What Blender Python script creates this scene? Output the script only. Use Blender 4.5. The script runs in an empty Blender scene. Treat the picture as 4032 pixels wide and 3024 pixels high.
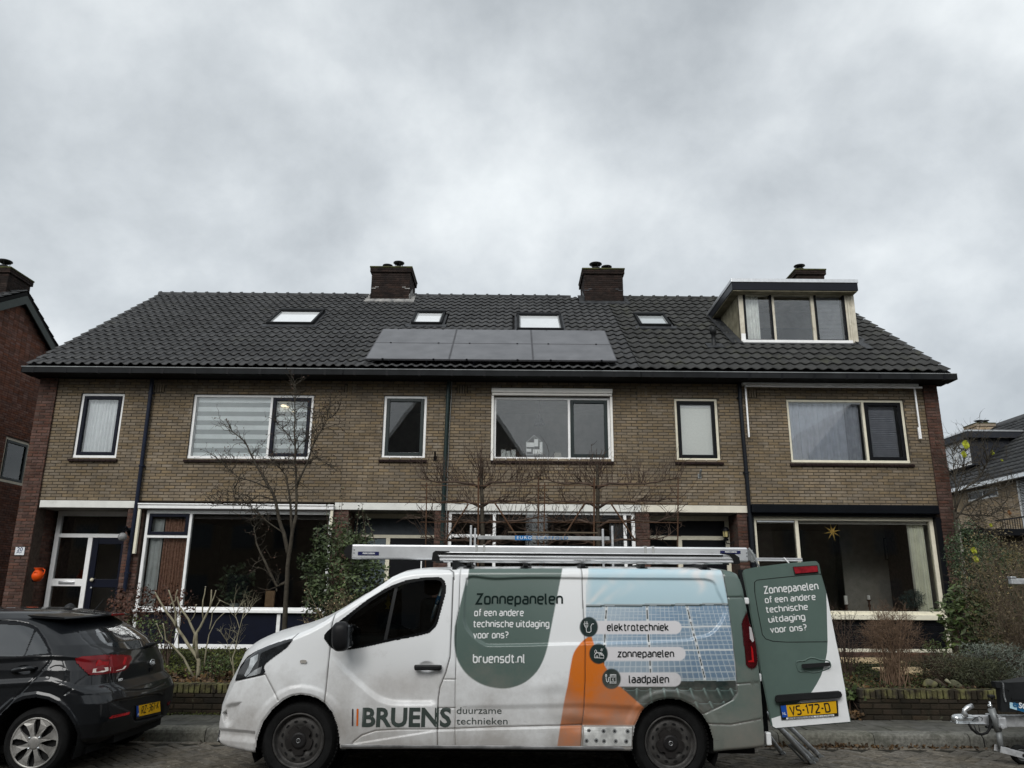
import bpy, bmesh, math, random
import numpy as np
from mathutils import Vector, Matrix
R = math.radians
sc = bpy.context.scene
COL = sc.collection
random.seed(7)

# ------------------------------------------------------------------ camera
CAM_H, PITCH, ROLL, FPX = 1.55, R(15.0), 0.008, 3030.0
cam_d = bpy.data.cameras.new('camera')
cam = bpy.data.objects.new('camera', cam_d); COL.objects.link(cam); sc.camera = cam
cam_d.sensor_width = 36.0; cam_d.lens = FPX/4032*36.0; cam_d.clip_end = 2000; cam_d.clip_start = .05
_f = Vector((0, math.cos(PITCH), math.sin(PITCH)))
_r0 = Vector((1, 0, 0)); _u0 = _r0.cross(_f)
CR = _r0*math.cos(ROLL) + _u0*math.sin(ROLL)
CU = _u0*math.cos(ROLL) - _r0*math.sin(ROLL)
cam.matrix_world = Matrix(((CR.x, CU.x, -_f.x, 0), (CR.y, CU.y, -_f.y, 0), (CR.z, CU.z, -_f.z, CAM_H), (0, 0, 0, 1)))

# ------------------------------------------------------------------ world and sun (overcast)
SUN_EL, SUN_AZ = R(36), R(196)      # azimuth measured clockwise from +Y: the bright part of the cloud is behind the viewer
w = bpy.data.worlds.new('World'); sc.world = w; w.use_nodes = True
nt = w.node_tree; nt.nodes.clear()
def wn(t, **k):
    n = nt.nodes.new(t)
    for a, b in k.items(): setattr(n, a, b)
    return n
out = wn('ShaderNodeOutputWorld'); bg = wn('ShaderNodeBackground'); nt.links.new(bg.outputs[0], out.inputs[0])
sky = wn('ShaderNodeTexSky', sky_type='NISHITA', sun_disc=False, sun_elevation=SUN_EL, sun_rotation=SUN_AZ)
tc = wn('ShaderNodeTexCoord')
# clouds laid out on a flat cloud layer: direction projected on a plane high above
sep = wn('ShaderNodeSeparateXYZ'); nt.links.new(tc.outputs['Generated'], sep.inputs[0])
zz = wn('ShaderNodeMath', operation='MAXIMUM'); nt.links.new(sep.outputs[2], zz.inputs[0]); zz.inputs[1].default_value = .0
za = wn('ShaderNodeMath', operation='ADD'); nt.links.new(zz.outputs[0], za.inputs[0]); za.inputs[1].default_value = 1.3
dv = wn('ShaderNodeVectorMath', operation='DIVIDE'); nt.links.new(tc.outputs['Generated'], dv.inputs[0])
cmb = wn('ShaderNodeCombineXYZ')
for i in range(3): nt.links.new(za.outputs[0], cmb.inputs[i])
nt.links.new(cmb.outputs[0], dv.inputs[1])
mp = wn('ShaderNodeMapping'); mp.inputs['Location'].default_value = (3.1, 1.35, 0); mp.inputs['Scale'].default_value = (2.4, 2.4, 2.4)
nt.links.new(dv.outputs[0], mp.inputs[0])
n1 = wn('ShaderNodeTexNoise'); n1.inputs['Scale'].default_value = 2.6; n1.inputs['Detail'].default_value = 12; n1.inputs['Roughness'].default_value = .56; n1.inputs['Distortion'].default_value = .1
n2 = wn('ShaderNodeTexNoise'); n2.inputs['Scale'].default_value = .9; n2.inputs['Detail'].default_value = 3; n2.inputs['Roughness'].default_value = .4
nt.links.new(mp.outputs[0], n1.inputs['Vector']); nt.links.new(mp.outputs[0], n2.inputs['Vector'])
mxn = wn('ShaderNodeMix', data_type='FLOAT'); mxn.inputs[0].default_value = .38
nt.links.new(n1.outputs[0], mxn.inputs[2]); nt.links.new(n2.outputs[0], mxn.inputs[3])
cr = wn('ShaderNodeValToRGB'); nt.links.new(mxn.outputs[0], cr.inputs[0])
e = cr.color_ramp.elements
e[0].position = .33; e[0].color = (3.0, 3.25, 3.45, 1)
e[1].position = .63; e[1].color = (6.7, 7.0, 7.1, 1)
m_ = e.new(.48); m_.color = (4.7, 5.0, 5.2, 1)
mx = wn('ShaderNodeMix', data_type='RGBA'); mx.inputs[0].default_value = .93
nt.links.new(sky.outputs[0], mx.inputs[6]); nt.links.new(cr.outputs[0], mx.inputs[7])
nt.links.new(mx.outputs[2], bg.inputs[0]); bg.inputs[1].default_value = .10

sd = bpy.data.lights.new('sun', 'SUN'); sd.energy = 1.5; sd.angle = R(35); sd.color = (1.0, .985, .96)
sun = bpy.data.objects.new('sun', sd); COL.objects.link(sun)
sun.rotation_euler = (math.pi/2 - SUN_EL, 0, math.pi - SUN_AZ); sun.location = (0, -10, 20)
sc.view_settings.view_transform = 'Standard'; sc.view_settings.look = 'None'
sc.view_settings.exposure = 0.55; sc.view_settings.gamma = 1.0; sc.view_settings.use_curve_mapping = False
sc.cycles.max_bounces = 8; sc.cycles.transparent_max_bounces = 24

# ------------------------------------------------------------------ helpers
def ray(px, py):
    d = _f + CR*((px-2016)/FPX) + CU*((1512-py)/FPX)
    return d/d.y
def P(px, py, D):
    """point of the place seen at photo pixel (px,py) at the horizontal distance D from the viewer"""
    d = ray(px, py); return Vector((d.x*D, D, CAM_H + d.z*D))
def PZ(px, py, z):
    d = ray(px, py); t = (z-CAM_H)/d.z; return Vector((d.x*t, t, z))
def PX(px, py, x):
    d = ray(px, py); t = x/d.x; return Vector((x, t, CAM_H + d.z*t))
def plane_hit(px, py, o, n):
    d = ray(px, py); c = Vector((0, 0, CAM_H)); t = (Vector(o)-c).dot(n)/d.dot(n); return c + d*t

def tag(o, label=None, cat=None, group=None, kind=None):
    if label: o['label'] = label
    if cat: o['category'] = cat
    if group: o['group'] = group
    if kind: o['kind'] = kind
    return o
def thing(name, label, cat, loc=(0, 0, 0), rz=0, group=None):
    o = bpy.data.objects.new(name, None); COL.objects.link(o); o.empty_display_size = .2
    o.location = loc; o.rotation_euler = (0, 0, rz)
    return tag(o, label, cat, group)
def link(name, me, parent=None, keep=True):
    o = bpy.data.objects.new(name, me); COL.objects.link(o)
    if parent is not None:
        o.parent = parent
        if keep: o.matrix_parent_inverse = wm(parent).inverted()
    return o
def wm(o):
    m = Matrix.LocRotScale(o.location, o.rotation_euler, o.scale)
    if o.parent is not None: return wm(o.parent) @ o.matrix_parent_inverse @ m
    return m

class MB:
    """collects shapes (world or local coordinates) into one mesh"""
    def __init__(s): s.v = []; s.f = []; s.m = []; s.mats = []; s.smooth = False; s.mi = 0
    def use(s, m):
        if m not in s.mats: s.mats.append(m)
        s.mi = s.mats.index(m); return s
    def add(s, vs, fs):
        b = len(s.v); s.v.extend([tuple(v) for v in vs]); s.f.extend([tuple(b+i for i in f) for f in fs]); s.m.extend([s.mi]*len(fs))
        return s
    def box(s, x0, x1, y0, y1, z0, z1, M=None):
        vs = [Vector(p) for p in ((x0,y0,z0),(x1,y0,z0),(x1,y1,z0),(x0,y1,z0),(x0,y0,z1),(x1,y0,z1),(x1,y1,z1),(x0,y1,z1))]
        if M is not None: vs = [M @ p for p in vs]
        return s.add(vs, [(0,3,2,1),(4,5,6,7),(0,1,5,4),(1,2,6,5),(2,3,7,6),(3,0,4,7)])
    def hexa(s, lo, hi):
        """4 bottom points, 4 top points"""
        return s.add(list(lo)+list(hi), [(0,3,2,1),(4,5,6,7),(0,1,5,4),(1,2,6,5),(2,3,7,6),(3,0,4,7)])
    def bbox(s, x0, x1, y0, y1, z0, z1, b=.006, M=None):
        """box with chamfered edges"""
        bm = bmesh.new(); bmesh.ops.create_cube(bm, size=1)
        for v in bm.verts: v.co = Vector(((x0+x1)/2+v.co.x*(x1-x0), (y0+y1)/2+v.co.y*(y1-y0), (z0+z1)/2+v.co.z*(z1-z0)))
        bmesh.ops.bevel(bm, geom=list(bm.edges), offset=b, segments=2, affect='EDGES', profile=.5)
        return s.bm(bm, M)
    def bm(s, bm, M=None):
        bm.verts.ensure_lookup_table(); bm.verts.index_update()
        vs = [(M @ v.co if M is not None else v.co.copy()) for v in bm.verts]; fs = [[v.index for v in f.verts] for f in bm.faces]
        bm.free(); return s.add(vs, fs)
    def tube(s, pts, rad, n=8, cap=True):
        pts = [Vector(p) for p in pts]; N = len(pts)
        if not hasattr(rad, '__len__'): rad = [rad]*N
        b = len(s.v); up = None; rings = []
        for i, p in enumerate(pts):
            t = (pts[min(i+1, N-1)]-pts[max(i-1, 0)])
            if t.length < 1e-9: t = Vector((0, 0, 1))
            t.normalize()
            if up is None:
                up = t.orthogonal().normalized()
            else:
                up = (up - t*up.dot(t))
                up = up.normalized() if up.length > 1e-6 else t.orthogonal().normalized()
            sd_ = t.cross(up)
            rings.append([p + (up*math.cos(2*math.pi*k/n) + sd_*math.sin(2*math.pi*k/n))*rad[i] for k in range(n)])
        vs = [q for r_ in rings for q in r_]; fs = []
        for i in range(N-1):
            for k in range(n):
                fs.append((i*n+k, i*n+(k+1) % n, (i+1)*n+(k+1) % n, (i+1)*n+k))
        if cap: fs.append(tuple(range(n-1, -1, -1))); fs.append(tuple((N-1)*n+k for k in range(n)))
        return s.add(vs, fs)
    def lathe(s, prof, c=(0, 0, 0), axis='z', n=24, M=None, a0=0, a1=2*math.pi):
        """prof: list of (r, h)"""
        full = abs(a1-a0-2*math.pi) < 1e-6; vs = []; m = n if full else n+1
        for r_, h in prof:
            for k in range(m):
                a = a0+(a1-a0)*k/n; x, y = r_*math.cos(a), r_*math.sin(a)
                p = Vector((x, y, h)) if axis == 'z' else (Vector((x, h, y)) if axis == 'y' else Vector((h, x, y)))
                p = p + Vector(c); vs.append(M @ p if M is not None else p)
        fs = []
        for i in range(len(prof)-1):
            for k in range(n if full else n):
                k2 = (k+1) % m
                fs.append((i*m+k, i*m+k2, (i+1)*m+k2, (i+1)*m+k))
        return s.add(vs, fs)
    def prism(s, poly, y0, y1, M=None):
        """poly in (x,z), extruded from y0 to y1"""
        n = len(poly); vs = [Vector((x, y0, z)) for x, z in poly]+[Vector((x, y1, z)) for x, z in poly]
        if M is not None: vs = [M @ v for v in vs]
        return s.add(vs, [tuple(range(n)), tuple(range(2*n-1, n-1, -1))]+[(i, n+i, n+(i+1) % n, (i+1) % n) for i in range(n)])
    def build(s, name, mat=None, parent=None, smooth=None, kind=None, label=None):
        me = bpy.data.meshes.new(name); me.from_pydata(s.v, [], s.f)
        if s.mats:
            for m in s.mats: me.materials.append(m)
            me.polygons.foreach_set('material_index', s.m)
        elif mat is not None: me.materials.append(mat)
        if (s.smooth if smooth is None else smooth): me.polygons.foreach_set('use_smooth', [True]*len(s.f))
        me.update()
        bm = bmesh.new(); bm.from_mesh(me); bmesh.ops.recalc_face_normals(bm, faces=bm.faces); bm.to_mesh(me); bm.free()
        o = link(name, me, parent)
        if kind: o['kind'] = kind
        if label: o['label'] = label
        return o
def autosmooth(o, ang=35):
    me = o.data
    me.polygons.foreach_set('use_smooth', [True]*len(me.polygons))
    me.set_sharp_from_angle(angle=R(ang)); return o

# ------------------------------------------------------------------ materials
MATS = {}
def mat(name, col, rough=.6, metal=0, spec=.2, var=.12, scale=6, bump=0, bscale=None, col2=None, attr=None, objrand=0, coat=0, dirt=None, coords='Object', detail=5, emit=None):
    """procedural material: colour with mottling and fine relief"""
    if name in MATS: return MATS[name]
    m = bpy.data.materials.new(name); m.use_nodes = True; t = m.node_tree; t.nodes.clear()
    N = lambda ty, **k: _n(t, ty, k)
    o = N('ShaderNodeOutputMaterial'); b = N('ShaderNodeBsdfPrincipled'); t.links.new(b.outputs[0], o.inputs[0])
    tc = N('ShaderNodeTexCoord'); nz = N('ShaderNodeTexNoise'); nz.inputs['Scale'].default_value = scale; nz.inputs['Detail'].default_value = detail; nz.inputs['Roughness'].default_value = .6
    src = tc.outputs['Object']
    if coords == 'World':
        g = N('ShaderNodeNewGeometry'); src = g.outputs['Position']
    t.links.new(src, nz.inputs['Vector'])
    c = [*col, 1]; c2 = [*(col2 if col2 else [x*(1-var) for x in col]), 1]
    if not col2: c = [min(1, x*(1+var)) for x in col]+[1]
    ramp = N('ShaderNodeValToRGB'); ramp.color_ramp.elements[0].position = .35; ramp.color_ramp.elements[1].position = .65
    ramp.color_ramp.elements[0].color = c2; ramp.color_ramp.elements[1].color = c
    t.links.new(nz.outputs[0], ramp.inputs[0]); colout = ramp.outputs[0]
    if attr or objrand:
        if attr == 'tint':
            a = N('ShaderNodeAttribute', attribute_name='tint'); fac = a.outputs['Fac']
        else:
            oi = N('ShaderNodeObjectInfo'); fac = oi.outputs['Random']
        colout = (fac, colout)
    b.inputs['Roughness'].default_value = rough; b.inputs['Metallic'].default_value = metal; b.inputs['Specular IOR Level'].default_value = spec
    if coat: b.inputs['Coat Weight'].default_value = coat; b.inputs['Coat Roughness'].default_value = .04
    m['_'] = 0
    if isinstance(colout, tuple):
        fac, base = colout
        hs = N('ShaderNodeHueSaturation'); mr = N('ShaderNodeMapRange'); mr.inputs[3].default_value = 1-(objrand or .25); mr.inputs[4].default_value = 1+(objrand or .25)
        t.links.new(fac, mr.inputs[0]); g_ = N('ShaderNodeNewGeometry'); wn_ = N('ShaderNodeTexNoise'); wn_.inputs['Scale'].default_value = .7; wn_.inputs['Detail'].default_value = 6; wn_.inputs['Roughness'].default_value = .6; t.links.new(g_.outputs['Position'], wn_.inputs['Vector']); wr = N('ShaderNodeMapRange'); wr.inputs[1].default_value = .3; wr.inputs[2].default_value = .7; wr.inputs[3].default_value = .74; wr.inputs[4].default_value = 1.18; t.links.new(wn_.outputs[0], wr.inputs[0]); wm_ = N('ShaderNodeMath', operation='MULTIPLY'); t.links.new(mr.outputs[0], wm_.inputs[0]); t.links.new(wr.outputs[0], wm_.inputs[1]); t.links.new(wm_.outputs[0], hs.inputs['Value'])
        mul = N('ShaderNodeMath', operation='MULTIPLY'); mul.inputs[1].default_value = 7.31; t.links.new(fac, mul.inputs[0])
        fr = N('ShaderNodeMath', operation='FRACT'); t.links.new(mul.outputs[0], fr.inputs[0])
        m2 = N('ShaderNodeMapRange'); m2.inputs[3].default_value = .8; m2.inputs[4].default_value = 1.15; t.links.new(fr.outputs[0], m2.inputs[0]); t.links.new(m2.outputs[0], hs.inputs['Saturation'])
        t.links.new(base, hs.inputs['Color']); colout = hs.outputs[0]
    if dirt:   # (colour, scale, threshold low, high)
        dc, ds, d0, d1 = dirt
        g = N('ShaderNodeNewGeometry'); dn = N('ShaderNodeTexNoise'); dn.inputs['Scale'].default_value = ds; dn.inputs['Detail'].default_value = 8; dn.inputs['Roughness'].default_value = .68
        t.links.new(g.outputs['Position'], dn.inputs['Vector'])
        r_ = N('ShaderNodeMapRange'); r_.inputs[1].default_value = d0; r_.inputs[2].default_value = d1; t.links.new(dn.outputs[0], r_.inputs[0])
        mxx = N('ShaderNodeMix', data_type='RGBA'); t.links.new(r_.outputs[0], mxx.inputs[0]); t.links.new(colout, mxx.inputs[6]); mxx.inputs[7].default_value = [*dc, 1]; colout = mxx.outputs[2]
    t.links.new(colout, b.inputs['Base Color'])
    if bump:
        bn = N('ShaderNodeTexNoise'); bn.inputs['Scale'].default_value = bscale or scale*6; bn.inputs['Detail'].default_value = 6; t.links.new(src, bn.inputs['Vector'])
        bp = N('ShaderNodeBump'); bp.inputs['Strength'].default_value = 1.0; bp.inputs['Distance'].default_value = bump
        t.links.new(bn.outputs[0], bp.inputs['Height']); t.links.new(bp.outputs[0], b.inputs['Normal'])
    if emit: b.inputs['Emission Color'].default_value = [*emit[0], 1]; b.inputs['Emission Strength'].default_value = emit[1]
    MATS[name] = m; return m
def _n(t, ty, k):
    n = t.nodes.new(ty)
    for a, b in k.items(): setattr(n, a, b)
    return n
def glass_mat(name, tint=(.75, .8, .8), refl=1.0, rough=.0, ior=1.6):
    m = bpy.data.materials.new(name); m.use_nodes = True; t = m.node_tree; t.nodes.clear()
    o = _n(t, 'ShaderNodeOutputMaterial', {}); tr = _n(t, 'ShaderNodeBsdfTransparent', {}); gl = _n(t, 'ShaderNodeBsdfGlossy', {}); mx = _n(t, 'ShaderNodeMixShader', {}); fr = _n(t, 'ShaderNodeFresnel', {})
    fr.inputs[0].default_value = ior; tr.inputs[0].default_value = [*tint, 1]; gl.inputs['Roughness'].default_value = rough; gl.inputs[0].default_value = (refl, refl, refl, 1)
    nz = _n(t, 'ShaderNodeTexNoise', {}); nz.inputs['Scale'].default_value = 1.3; g = _n(t, 'ShaderNodeNewGeometry', {}); t.links.new(g.outputs['Position'], nz.inputs['Vector'])
    bp = _n(t, 'ShaderNodeBump', {}); bp.inputs['Distance'].default_value = .0007; t.links.new(nz.outputs[0], bp.inputs['Height']); t.links.new(bp.outputs[0], gl.inputs['Normal'])
    t.links.new(fr.outputs[0], mx.inputs[0]); t.links.new(tr.outputs[0], mx.inputs[1]); t.links.new(gl.outputs[0], mx.inputs[2]); t.links.new(mx.outputs[0], o.inputs[0])
    return m
GLASS = glass_mat('window_glass', (.98, .99, .99), ior=1.7)
CARGLASS = glass_mat('tinted_car_glass', (.28, .31, .31), ior=1.6)
M_WHITE = mat('white_paint', (.80, .80, .79), .42, var=.05, scale=9, bump=.0006, dirt=((.42, .42, .38), 3.5, .62, .9))
M_CREAM = mat('cream_paint', (.70, .66, .53), .45, var=.06, scale=9, bump=.0006, dirt=((.38, .35, .26), 4, .6, .9))
M_NAVY = mat('navy_paint', (.0025, .004, .012), .45, var=.15, spec=.15)
M_DGREEN = mat('dark_green_paint', (.007, .015, .015), .4, var=.15, spec=.3)
M_BLACK = mat('black_paint', (.003, .0035, .005), .45, var=.2, spec=.15)
M_ZINC = mat('grey_zinc', (.24, .25, .25), .45, metal=.3, var=.25, scale=3, bump=.001)
M_DZINC = mat('dark_zinc', (.010, .011, .012), .7, metal=0, spec=.15, var=.3, scale=3)
M_SOFFIT = mat('dark_soffit', (.008, .008, .008), .9, spec=.2)
M_ALU = mat('aluminium', (.62, .63, .64), .32, metal=.85, var=.08, scale=12, bump=.0003)
M_LEAD = mat('lead_flashing', (.045, .047, .05), .55, metal=.25, var=.35, scale=7, bump=.004, bscale=12)
M_RUBBER = mat('black_rubber', (.006, .006, .006), .7, var=.2, spec=.25)
M_PLASTIC = mat('dark_plastic', (.009, .0095, .010), .5, var=.2, spec=.3)
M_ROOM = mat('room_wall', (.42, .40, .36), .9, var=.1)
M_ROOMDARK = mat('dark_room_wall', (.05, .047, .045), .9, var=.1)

def brick_arrays(w_, h_, d=.02, c=.005):
    x, z = w_/2, h_/2
    v = [(-x,d,-z),(x,d,-z),(x,d,z),(-x,d,z), (-x,c,-z),(x,c,-z),(x,c,z),(-x,c,z), (-x+c,0,-z+c),(x-c,0,-z+c),(x-c,0,z-c),(-x+c,0,z-c)]
    f = [(0,1,5,4),(1,2,6,5),(2,3,7,6),(3,0,4,7),(4,5,9,8),(5,6,10,9),(6,7,11,10),(7,4,8,11),(8,9,10,11)]
    return v, f
def stuff_mesh(name, items, mat_, parent=None, kind=True):
    """items: list of (verts, faces, Matrix, tint); joined, each piece with its own tint"""
    V = []; F = []; T = []; b = 0
    for v, f, M, t in items:
        A = np.array(M)[:3]; vv = np.array(v) @ A[:, :3].T + A[:, 3]
        V.append(vv); F.extend([tuple(b+i for i in q) for q in f]); T.extend([t]*len(v)); b += len(v)
    if not V: return None
    me = bpy.data.meshes.new(name); me.from_pydata(np.concatenate(V).tolist(), [], F); me.materials.append(mat_)
    at = me.attributes.new('tint', 'FLOAT', 'POINT'); at.data.foreach_set('value', np.array(T, dtype=np.float32))
    me.update(); o = link(name, me, parent)
    if kind: o['kind'] = 'stuff'
    return o

# ================================================================== the terrace
YF = 16.14                                     # front brick face
M_YB = mat('yellow_brick', (.210, .163, .108), .88, var=.0, col2=(.150, .118, .080), scale=5, bump=.003, bscale=60, objrand=.12, dirt=((.34, .30, .24), 1.7, .60, .82))
M_YBS = mat('yellow_brick_field', (.210, .163, .108), .88, var=.0, col2=(.150, .118, .080), scale=5, bump=.003, bscale=60, attr='tint', objrand=.12, dirt=((.34, .30, .24), 1.7, .60, .82))
M_RB = mat('red_brick', (.115, .060, .045), .88, var=0, col2=(.07, .038, .03), scale=7, bump=.003, bscale=60, objrand=.3, dirt=((.17, .13, .11), 2.5, .62, .85), coords='World')
M_RBS = mat('red_brick_field', (.115, .060, .045), .88, var=0, col2=(.07, .038, .03), scale=7, bump=.003, bscale=60, attr='tint', objrand=.3, dirt=((.17, .13, .11), 2.5, .62, .85), coords='World')
M_CB = mat('sooty_brick', (.032, .020, .016), .9, var=0, col2=(.014, .010, .009), scale=5, bump=.004, bscale=50, objrand=.35, coords='World')
M_CBS = mat('sooty_brick_field', (.032, .020, .016), .9, var=0, col2=(.014, .010, .009), scale=5, bump=.004, bscale=50, attr='tint', objrand=.35, coords='World')
M_MORT = mat('mortar', (.076, .064, .049), .95, var=.25, scale=14, bump=.003, coords='World')
M_RMORT = mat('red_wall_mortar', (.075, .055, .044), .95, var=.25, scale=14, bump=.003, coords='World')
M_CMORT = mat('sooty_mortar', (.022, .017, .014), .95, var=.2, scale=14)
M_TILE = mat('roof_tile', (.048, .049, .0505), .55, var=0, col2=(.031, .032, .033), scale=4, bump=.0015, bscale=60, objrand=.2, dirt=((.072, .074, .066), 1.6, .55, .85), spec=.3)
M_TILES = mat('roof_tile_field', (.048, .049, .0505), .55, var=0, col2=(.031, .032, .033), scale=4, bump=.0015, bscale=60, attr='tint', objrand=.2, dirt=((.072, .074, .066), 1.6, .55, .85), spec=.3)
M_TILE3 = mat('mossy_roof_tile', (.045, .0455, .044), .55, var=0, col2=(.029, .0295, .028), scale=4, bump=.0015, bscale=60, objrand=.24, dirt=((.066, .068, .045), 1.8, .54, .8))
M_TILE3S = mat('mossy_roof_tile_field', (.045, .0455, .044), .55, var=0, col2=(.029, .0295, .028), scale=4, bump=.0015, bscale=60, attr='tint', objrand=.24, dirt=((.066, .068, .045), 1.8, .54, .8))
BRL, BRH = .2235, .0640

def wall(parent, M, u0, u1, z0, z1, holes, mb, mbs, mm, limit=0, thick=.1, phase=0., brl=BRL, brh=BRH, zref=0., name='brick', wallname='wall', chips=0):
    """brick wall in its own plane (x along, -y outwards, z up), placed by M. Mortar sheet with openings plus real bricks"""
    if wallname:
        xs = sorted(set([u0, u1]+[max(u0, min(u1, h[i])) for h in holes for i in (0, 1)])); zs = sorted(set([z0, z1]+[max(z0, min(z1, h[i])) for h in holes for i in (2, 3)]))
        b = MB()
        for zi in range(len(zs)-1):
            xi = 0
            while xi < len(xs)-1:
                cx, cz = (xs[xi]+xs[xi+1])/2, (zs[zi]+zs[zi+1])/2
                if any(h[0] < cx < h[1] and h[2] < cz < h[3] for h in holes): xi += 1; continue
                xj = xi+1
                while xj < len(xs)-1 and not any(h[0] < (xs[xj]+xs[xj+1])/2 < h[1] and h[2] < cz < h[3] for h in holes): xj += 1
                b.box(xs[xi], xs[xj], .010, thick, zs[zi], zs[zi+1], M); xi = xj
        b.build(wallname, mm, parent)
    items = []; j0 = math.floor((z0-zref)/brh)
    rnd = random.Random(int(abs(u0)*100+z0*10))
    for j in range(j0, int((z1-zref)/brh)+1):
        za = zref+j*brh+.005; zb = za+brh-.0125
        if zb-z0 < .02 or z1-za < .02: continue
        za, zb = max(za, z0), min(zb, z1)
        off = phase+(brl/2 if j % 2 else 0)+rnd.uniform(-.006, .006)
        i = math.floor((u0-off)/brl)
        while off+i*brl < u1:
            a = off+i*brl+.006; c = a+brl-.015; i += 1
            segs = [(max(a, u0), min(c, u1))]
            for h in holes:
                if h[2] < (za+zb)/2 < h[3]:
                    ns = []
                    for s0, s1 in segs:
                        if s1 <= h[0] or s0 >= h[1]: ns.append((s0, s1)); continue
                        if s0 < h[0]: ns.append((s0, h[0]-.004))
                        if s1 > h[1]: ns.append((h[1]+.004, s1))
                    segs = ns
            for s0, s1 in segs:
                if s1-s0 < .025: continue
                full = abs((s1-s0)-(brl-.015)) < .001 and abs(zb-za-(brh-.0125)) < .001
                wv = round(s1-s0, 4); hv = round(zb-za, 4)
                v, f = brick_arrays(wv, hv, c=.004)
                L = M @ Matrix.Translation(((s0+s1)/2+rnd.uniform(-.0015, .0015), rnd.uniform(-.003, .002), (za+zb)/2+rnd.uniform(-.0015, .0015))) @ Matrix.Rotation(rnd.uniform(-.006, .006), 4, 'Y')
                items.append(((wv, hv), v, f, L, full))
    key = lambda it: ((it[3].translation-Vector((0, 0, CAM_H))).length + (0 if it[4] else 50))
    return pieces(name, [it for it in items], mb, mbs, parent, limit, key=key) if items else None
def pieces(name, items, mat_obj, mat_stuff, parent, limit=300, key=None, smooth=False, stuffname=None):
    if key is None: key = lambda it: (it[3].translation - Vector((0, 0, CAM_H))).length
    ids = sorted(range(len(items)), key=lambda i: key(items[i])); cache = {}; rest = []; out_ = []
    pinv = wm(parent).inverted() if parent is not None else None
    for n_, i in enumerate(ids):
        it = items[i]; sid, v, f, M = it[:4]
        if n_ < limit:
            if sid not in cache:
                me = bpy.data.meshes.new(name); me.from_pydata([tuple(q) for q in v], [], f); me.materials.append(mat_obj)
                if smooth: me.polygons.foreach_set('use_smooth', [True]*len(f))
                me.update(); cache[sid] = me
            o = bpy.data.objects.new(name, cache[sid]); COL.objects.link(o)
            o.matrix_basis = M; o.parent = parent
            if pinv is not None: o.matrix_parent_inverse = pinv
            out_.append(o)
        else: rest.append((v, f, M, random.random()))
    if rest:
        o = stuff_mesh(stuffname or (name+'_field'), rest, mat_stuff, parent)
        if smooth: o.data.polygons.foreach_set('use_smooth', [True]*len(o.data.polygons))
    return out_

I4 = Matrix.Identity(4)
MF = Matrix.Translation((0, YF, 0))
def rp(tl, tr, bl, br, D):
    p = [P(*q, D) for q in (tl, tr, bl, br)]
    return (p[0].x+p[2].x)/2, (p[1].x+p[3].x)/2, (p[2].z+p[3].z)/2, (p[0].z+p[1].z)/2     # x0,x1,z0,z1

XL, XR = P(235, 1475, YF).x, P(3625, 1480, YF).x
B1, B2 = P(1338, 2000, YF).x, P(2525, 2000, YF).x
ZG = .34                                         # ground level at the houses
ZBT, ZBB = P(1600, 1981, YF).z, P(1600, 2009, YF).z
EY = 15.74; EZ = P(2016, 1452, EY).z; RY = 21.1; RZ = P(2016, 1172, RY).z
SL = math.atan2(RZ-EZ, RY-EY); SLEN = math.hypot(RZ-EZ, RY-EY)
ZTOP = EZ - .02
def roofM(x, s, h=0):
    """frame on the roof: x along the eave, y up the slope, z off the slope"""
    return Matrix.Translation((x, EY+s*math.cos(SL)-h*math.sin(SL), EZ+s*math.sin(SL)+h*math.cos(SL))) @ Matrix.Rotation(SL, 4, 'X')
RN = Vector((0, -math.sin(SL), math.cos(SL)))
def roof_hit(px, py, h=0):
    p = plane_hit(px, py, Vector((0, EY, EZ))+RN*h, RN); return p.x, (p.y-EY+h*math.sin(SL))/math.cos(SL)
RXL = P(108, 1428, EY).x; RXR = roof_hit(3733, 1462)[0]
print('facade', XL, XR, B1, B2, 'beam', ZBT, ZBB, 'eave', EZ, 'ridge', RZ, 'slope', math.degrees(SL), SLEN, 'roof x', RXL, RXR, roof_hit(634, 1160), P(634, 1160, RY))

H1 = thing('terraced_house', 'left house of the terrace with navy front door and striped upstairs blind', 'house', (XL, YF, ZG), 0, 'houses of the brick terrace')
H2 = thing('terraced_house', 'middle house of the terrace with dark green sashes, under the solar panels', 'house', (B1, YF, ZG), 0, 'houses of the brick terrace')
H3 = thing('terraced_house', 'right house of the terrace with the roof dormer and black roller shutter box', 'house', (B2, YF, ZG), 0, 'houses of the brick terrace')
HS = [H1, H2, H3]; HX = [(XL, B1), (B1, B2), (B2, XR)]

# ---- upper windows (photo pixels of the outer frame corners)
W1 = rp((321,1547),(490,1548),(283,1801),(457,1803), YF)
W2 = rp((763,1551),(1235,1555),(735,1805),(1219,1807), YF)
W3 = rp((1513,1557),(1681,1558),(1501,1804),(1673,1805), YF)
W4 = rp((1945,1562),(2402,1563),(1940,1808),(2407,1812), YF)
W5 = rp((2655,1567),(2824,1568),(2665,1813),(2838,1814), YF)
W6 = rp((3096,1570),(3558,1574),(3117,1820),(3586,1823), YF)
UP = [[W1, W2], [W3, W4], [W5, W6]]
vents = []
for (px, py, hh) in ((628, 1528, 0), (1377, 1533, 1), (1820, 1533, 1), (2529, 1543, 1), (2958, 1550, 2)):
    c = P(px, py, YF); vents.append((c.x-.115, c.x+.115, c.z-.095, c.z+.095, hh))
for k, (h, (xa, xb)) in enumerate(zip(HS, HX)):
    holes = [q for q in UP[k]] + [v[:4] for v in vents if v[4] == (k if k != 0 else 0) and xa < v[0] < xb] + [v[:4] for v in vents if xa < v[0] < xb]
    wall(h, MF, xa, xb, ZBT, ZTOP+.1, holes, M_YB, M_YBS, M_MORT, 300, zref=.03)
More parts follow.
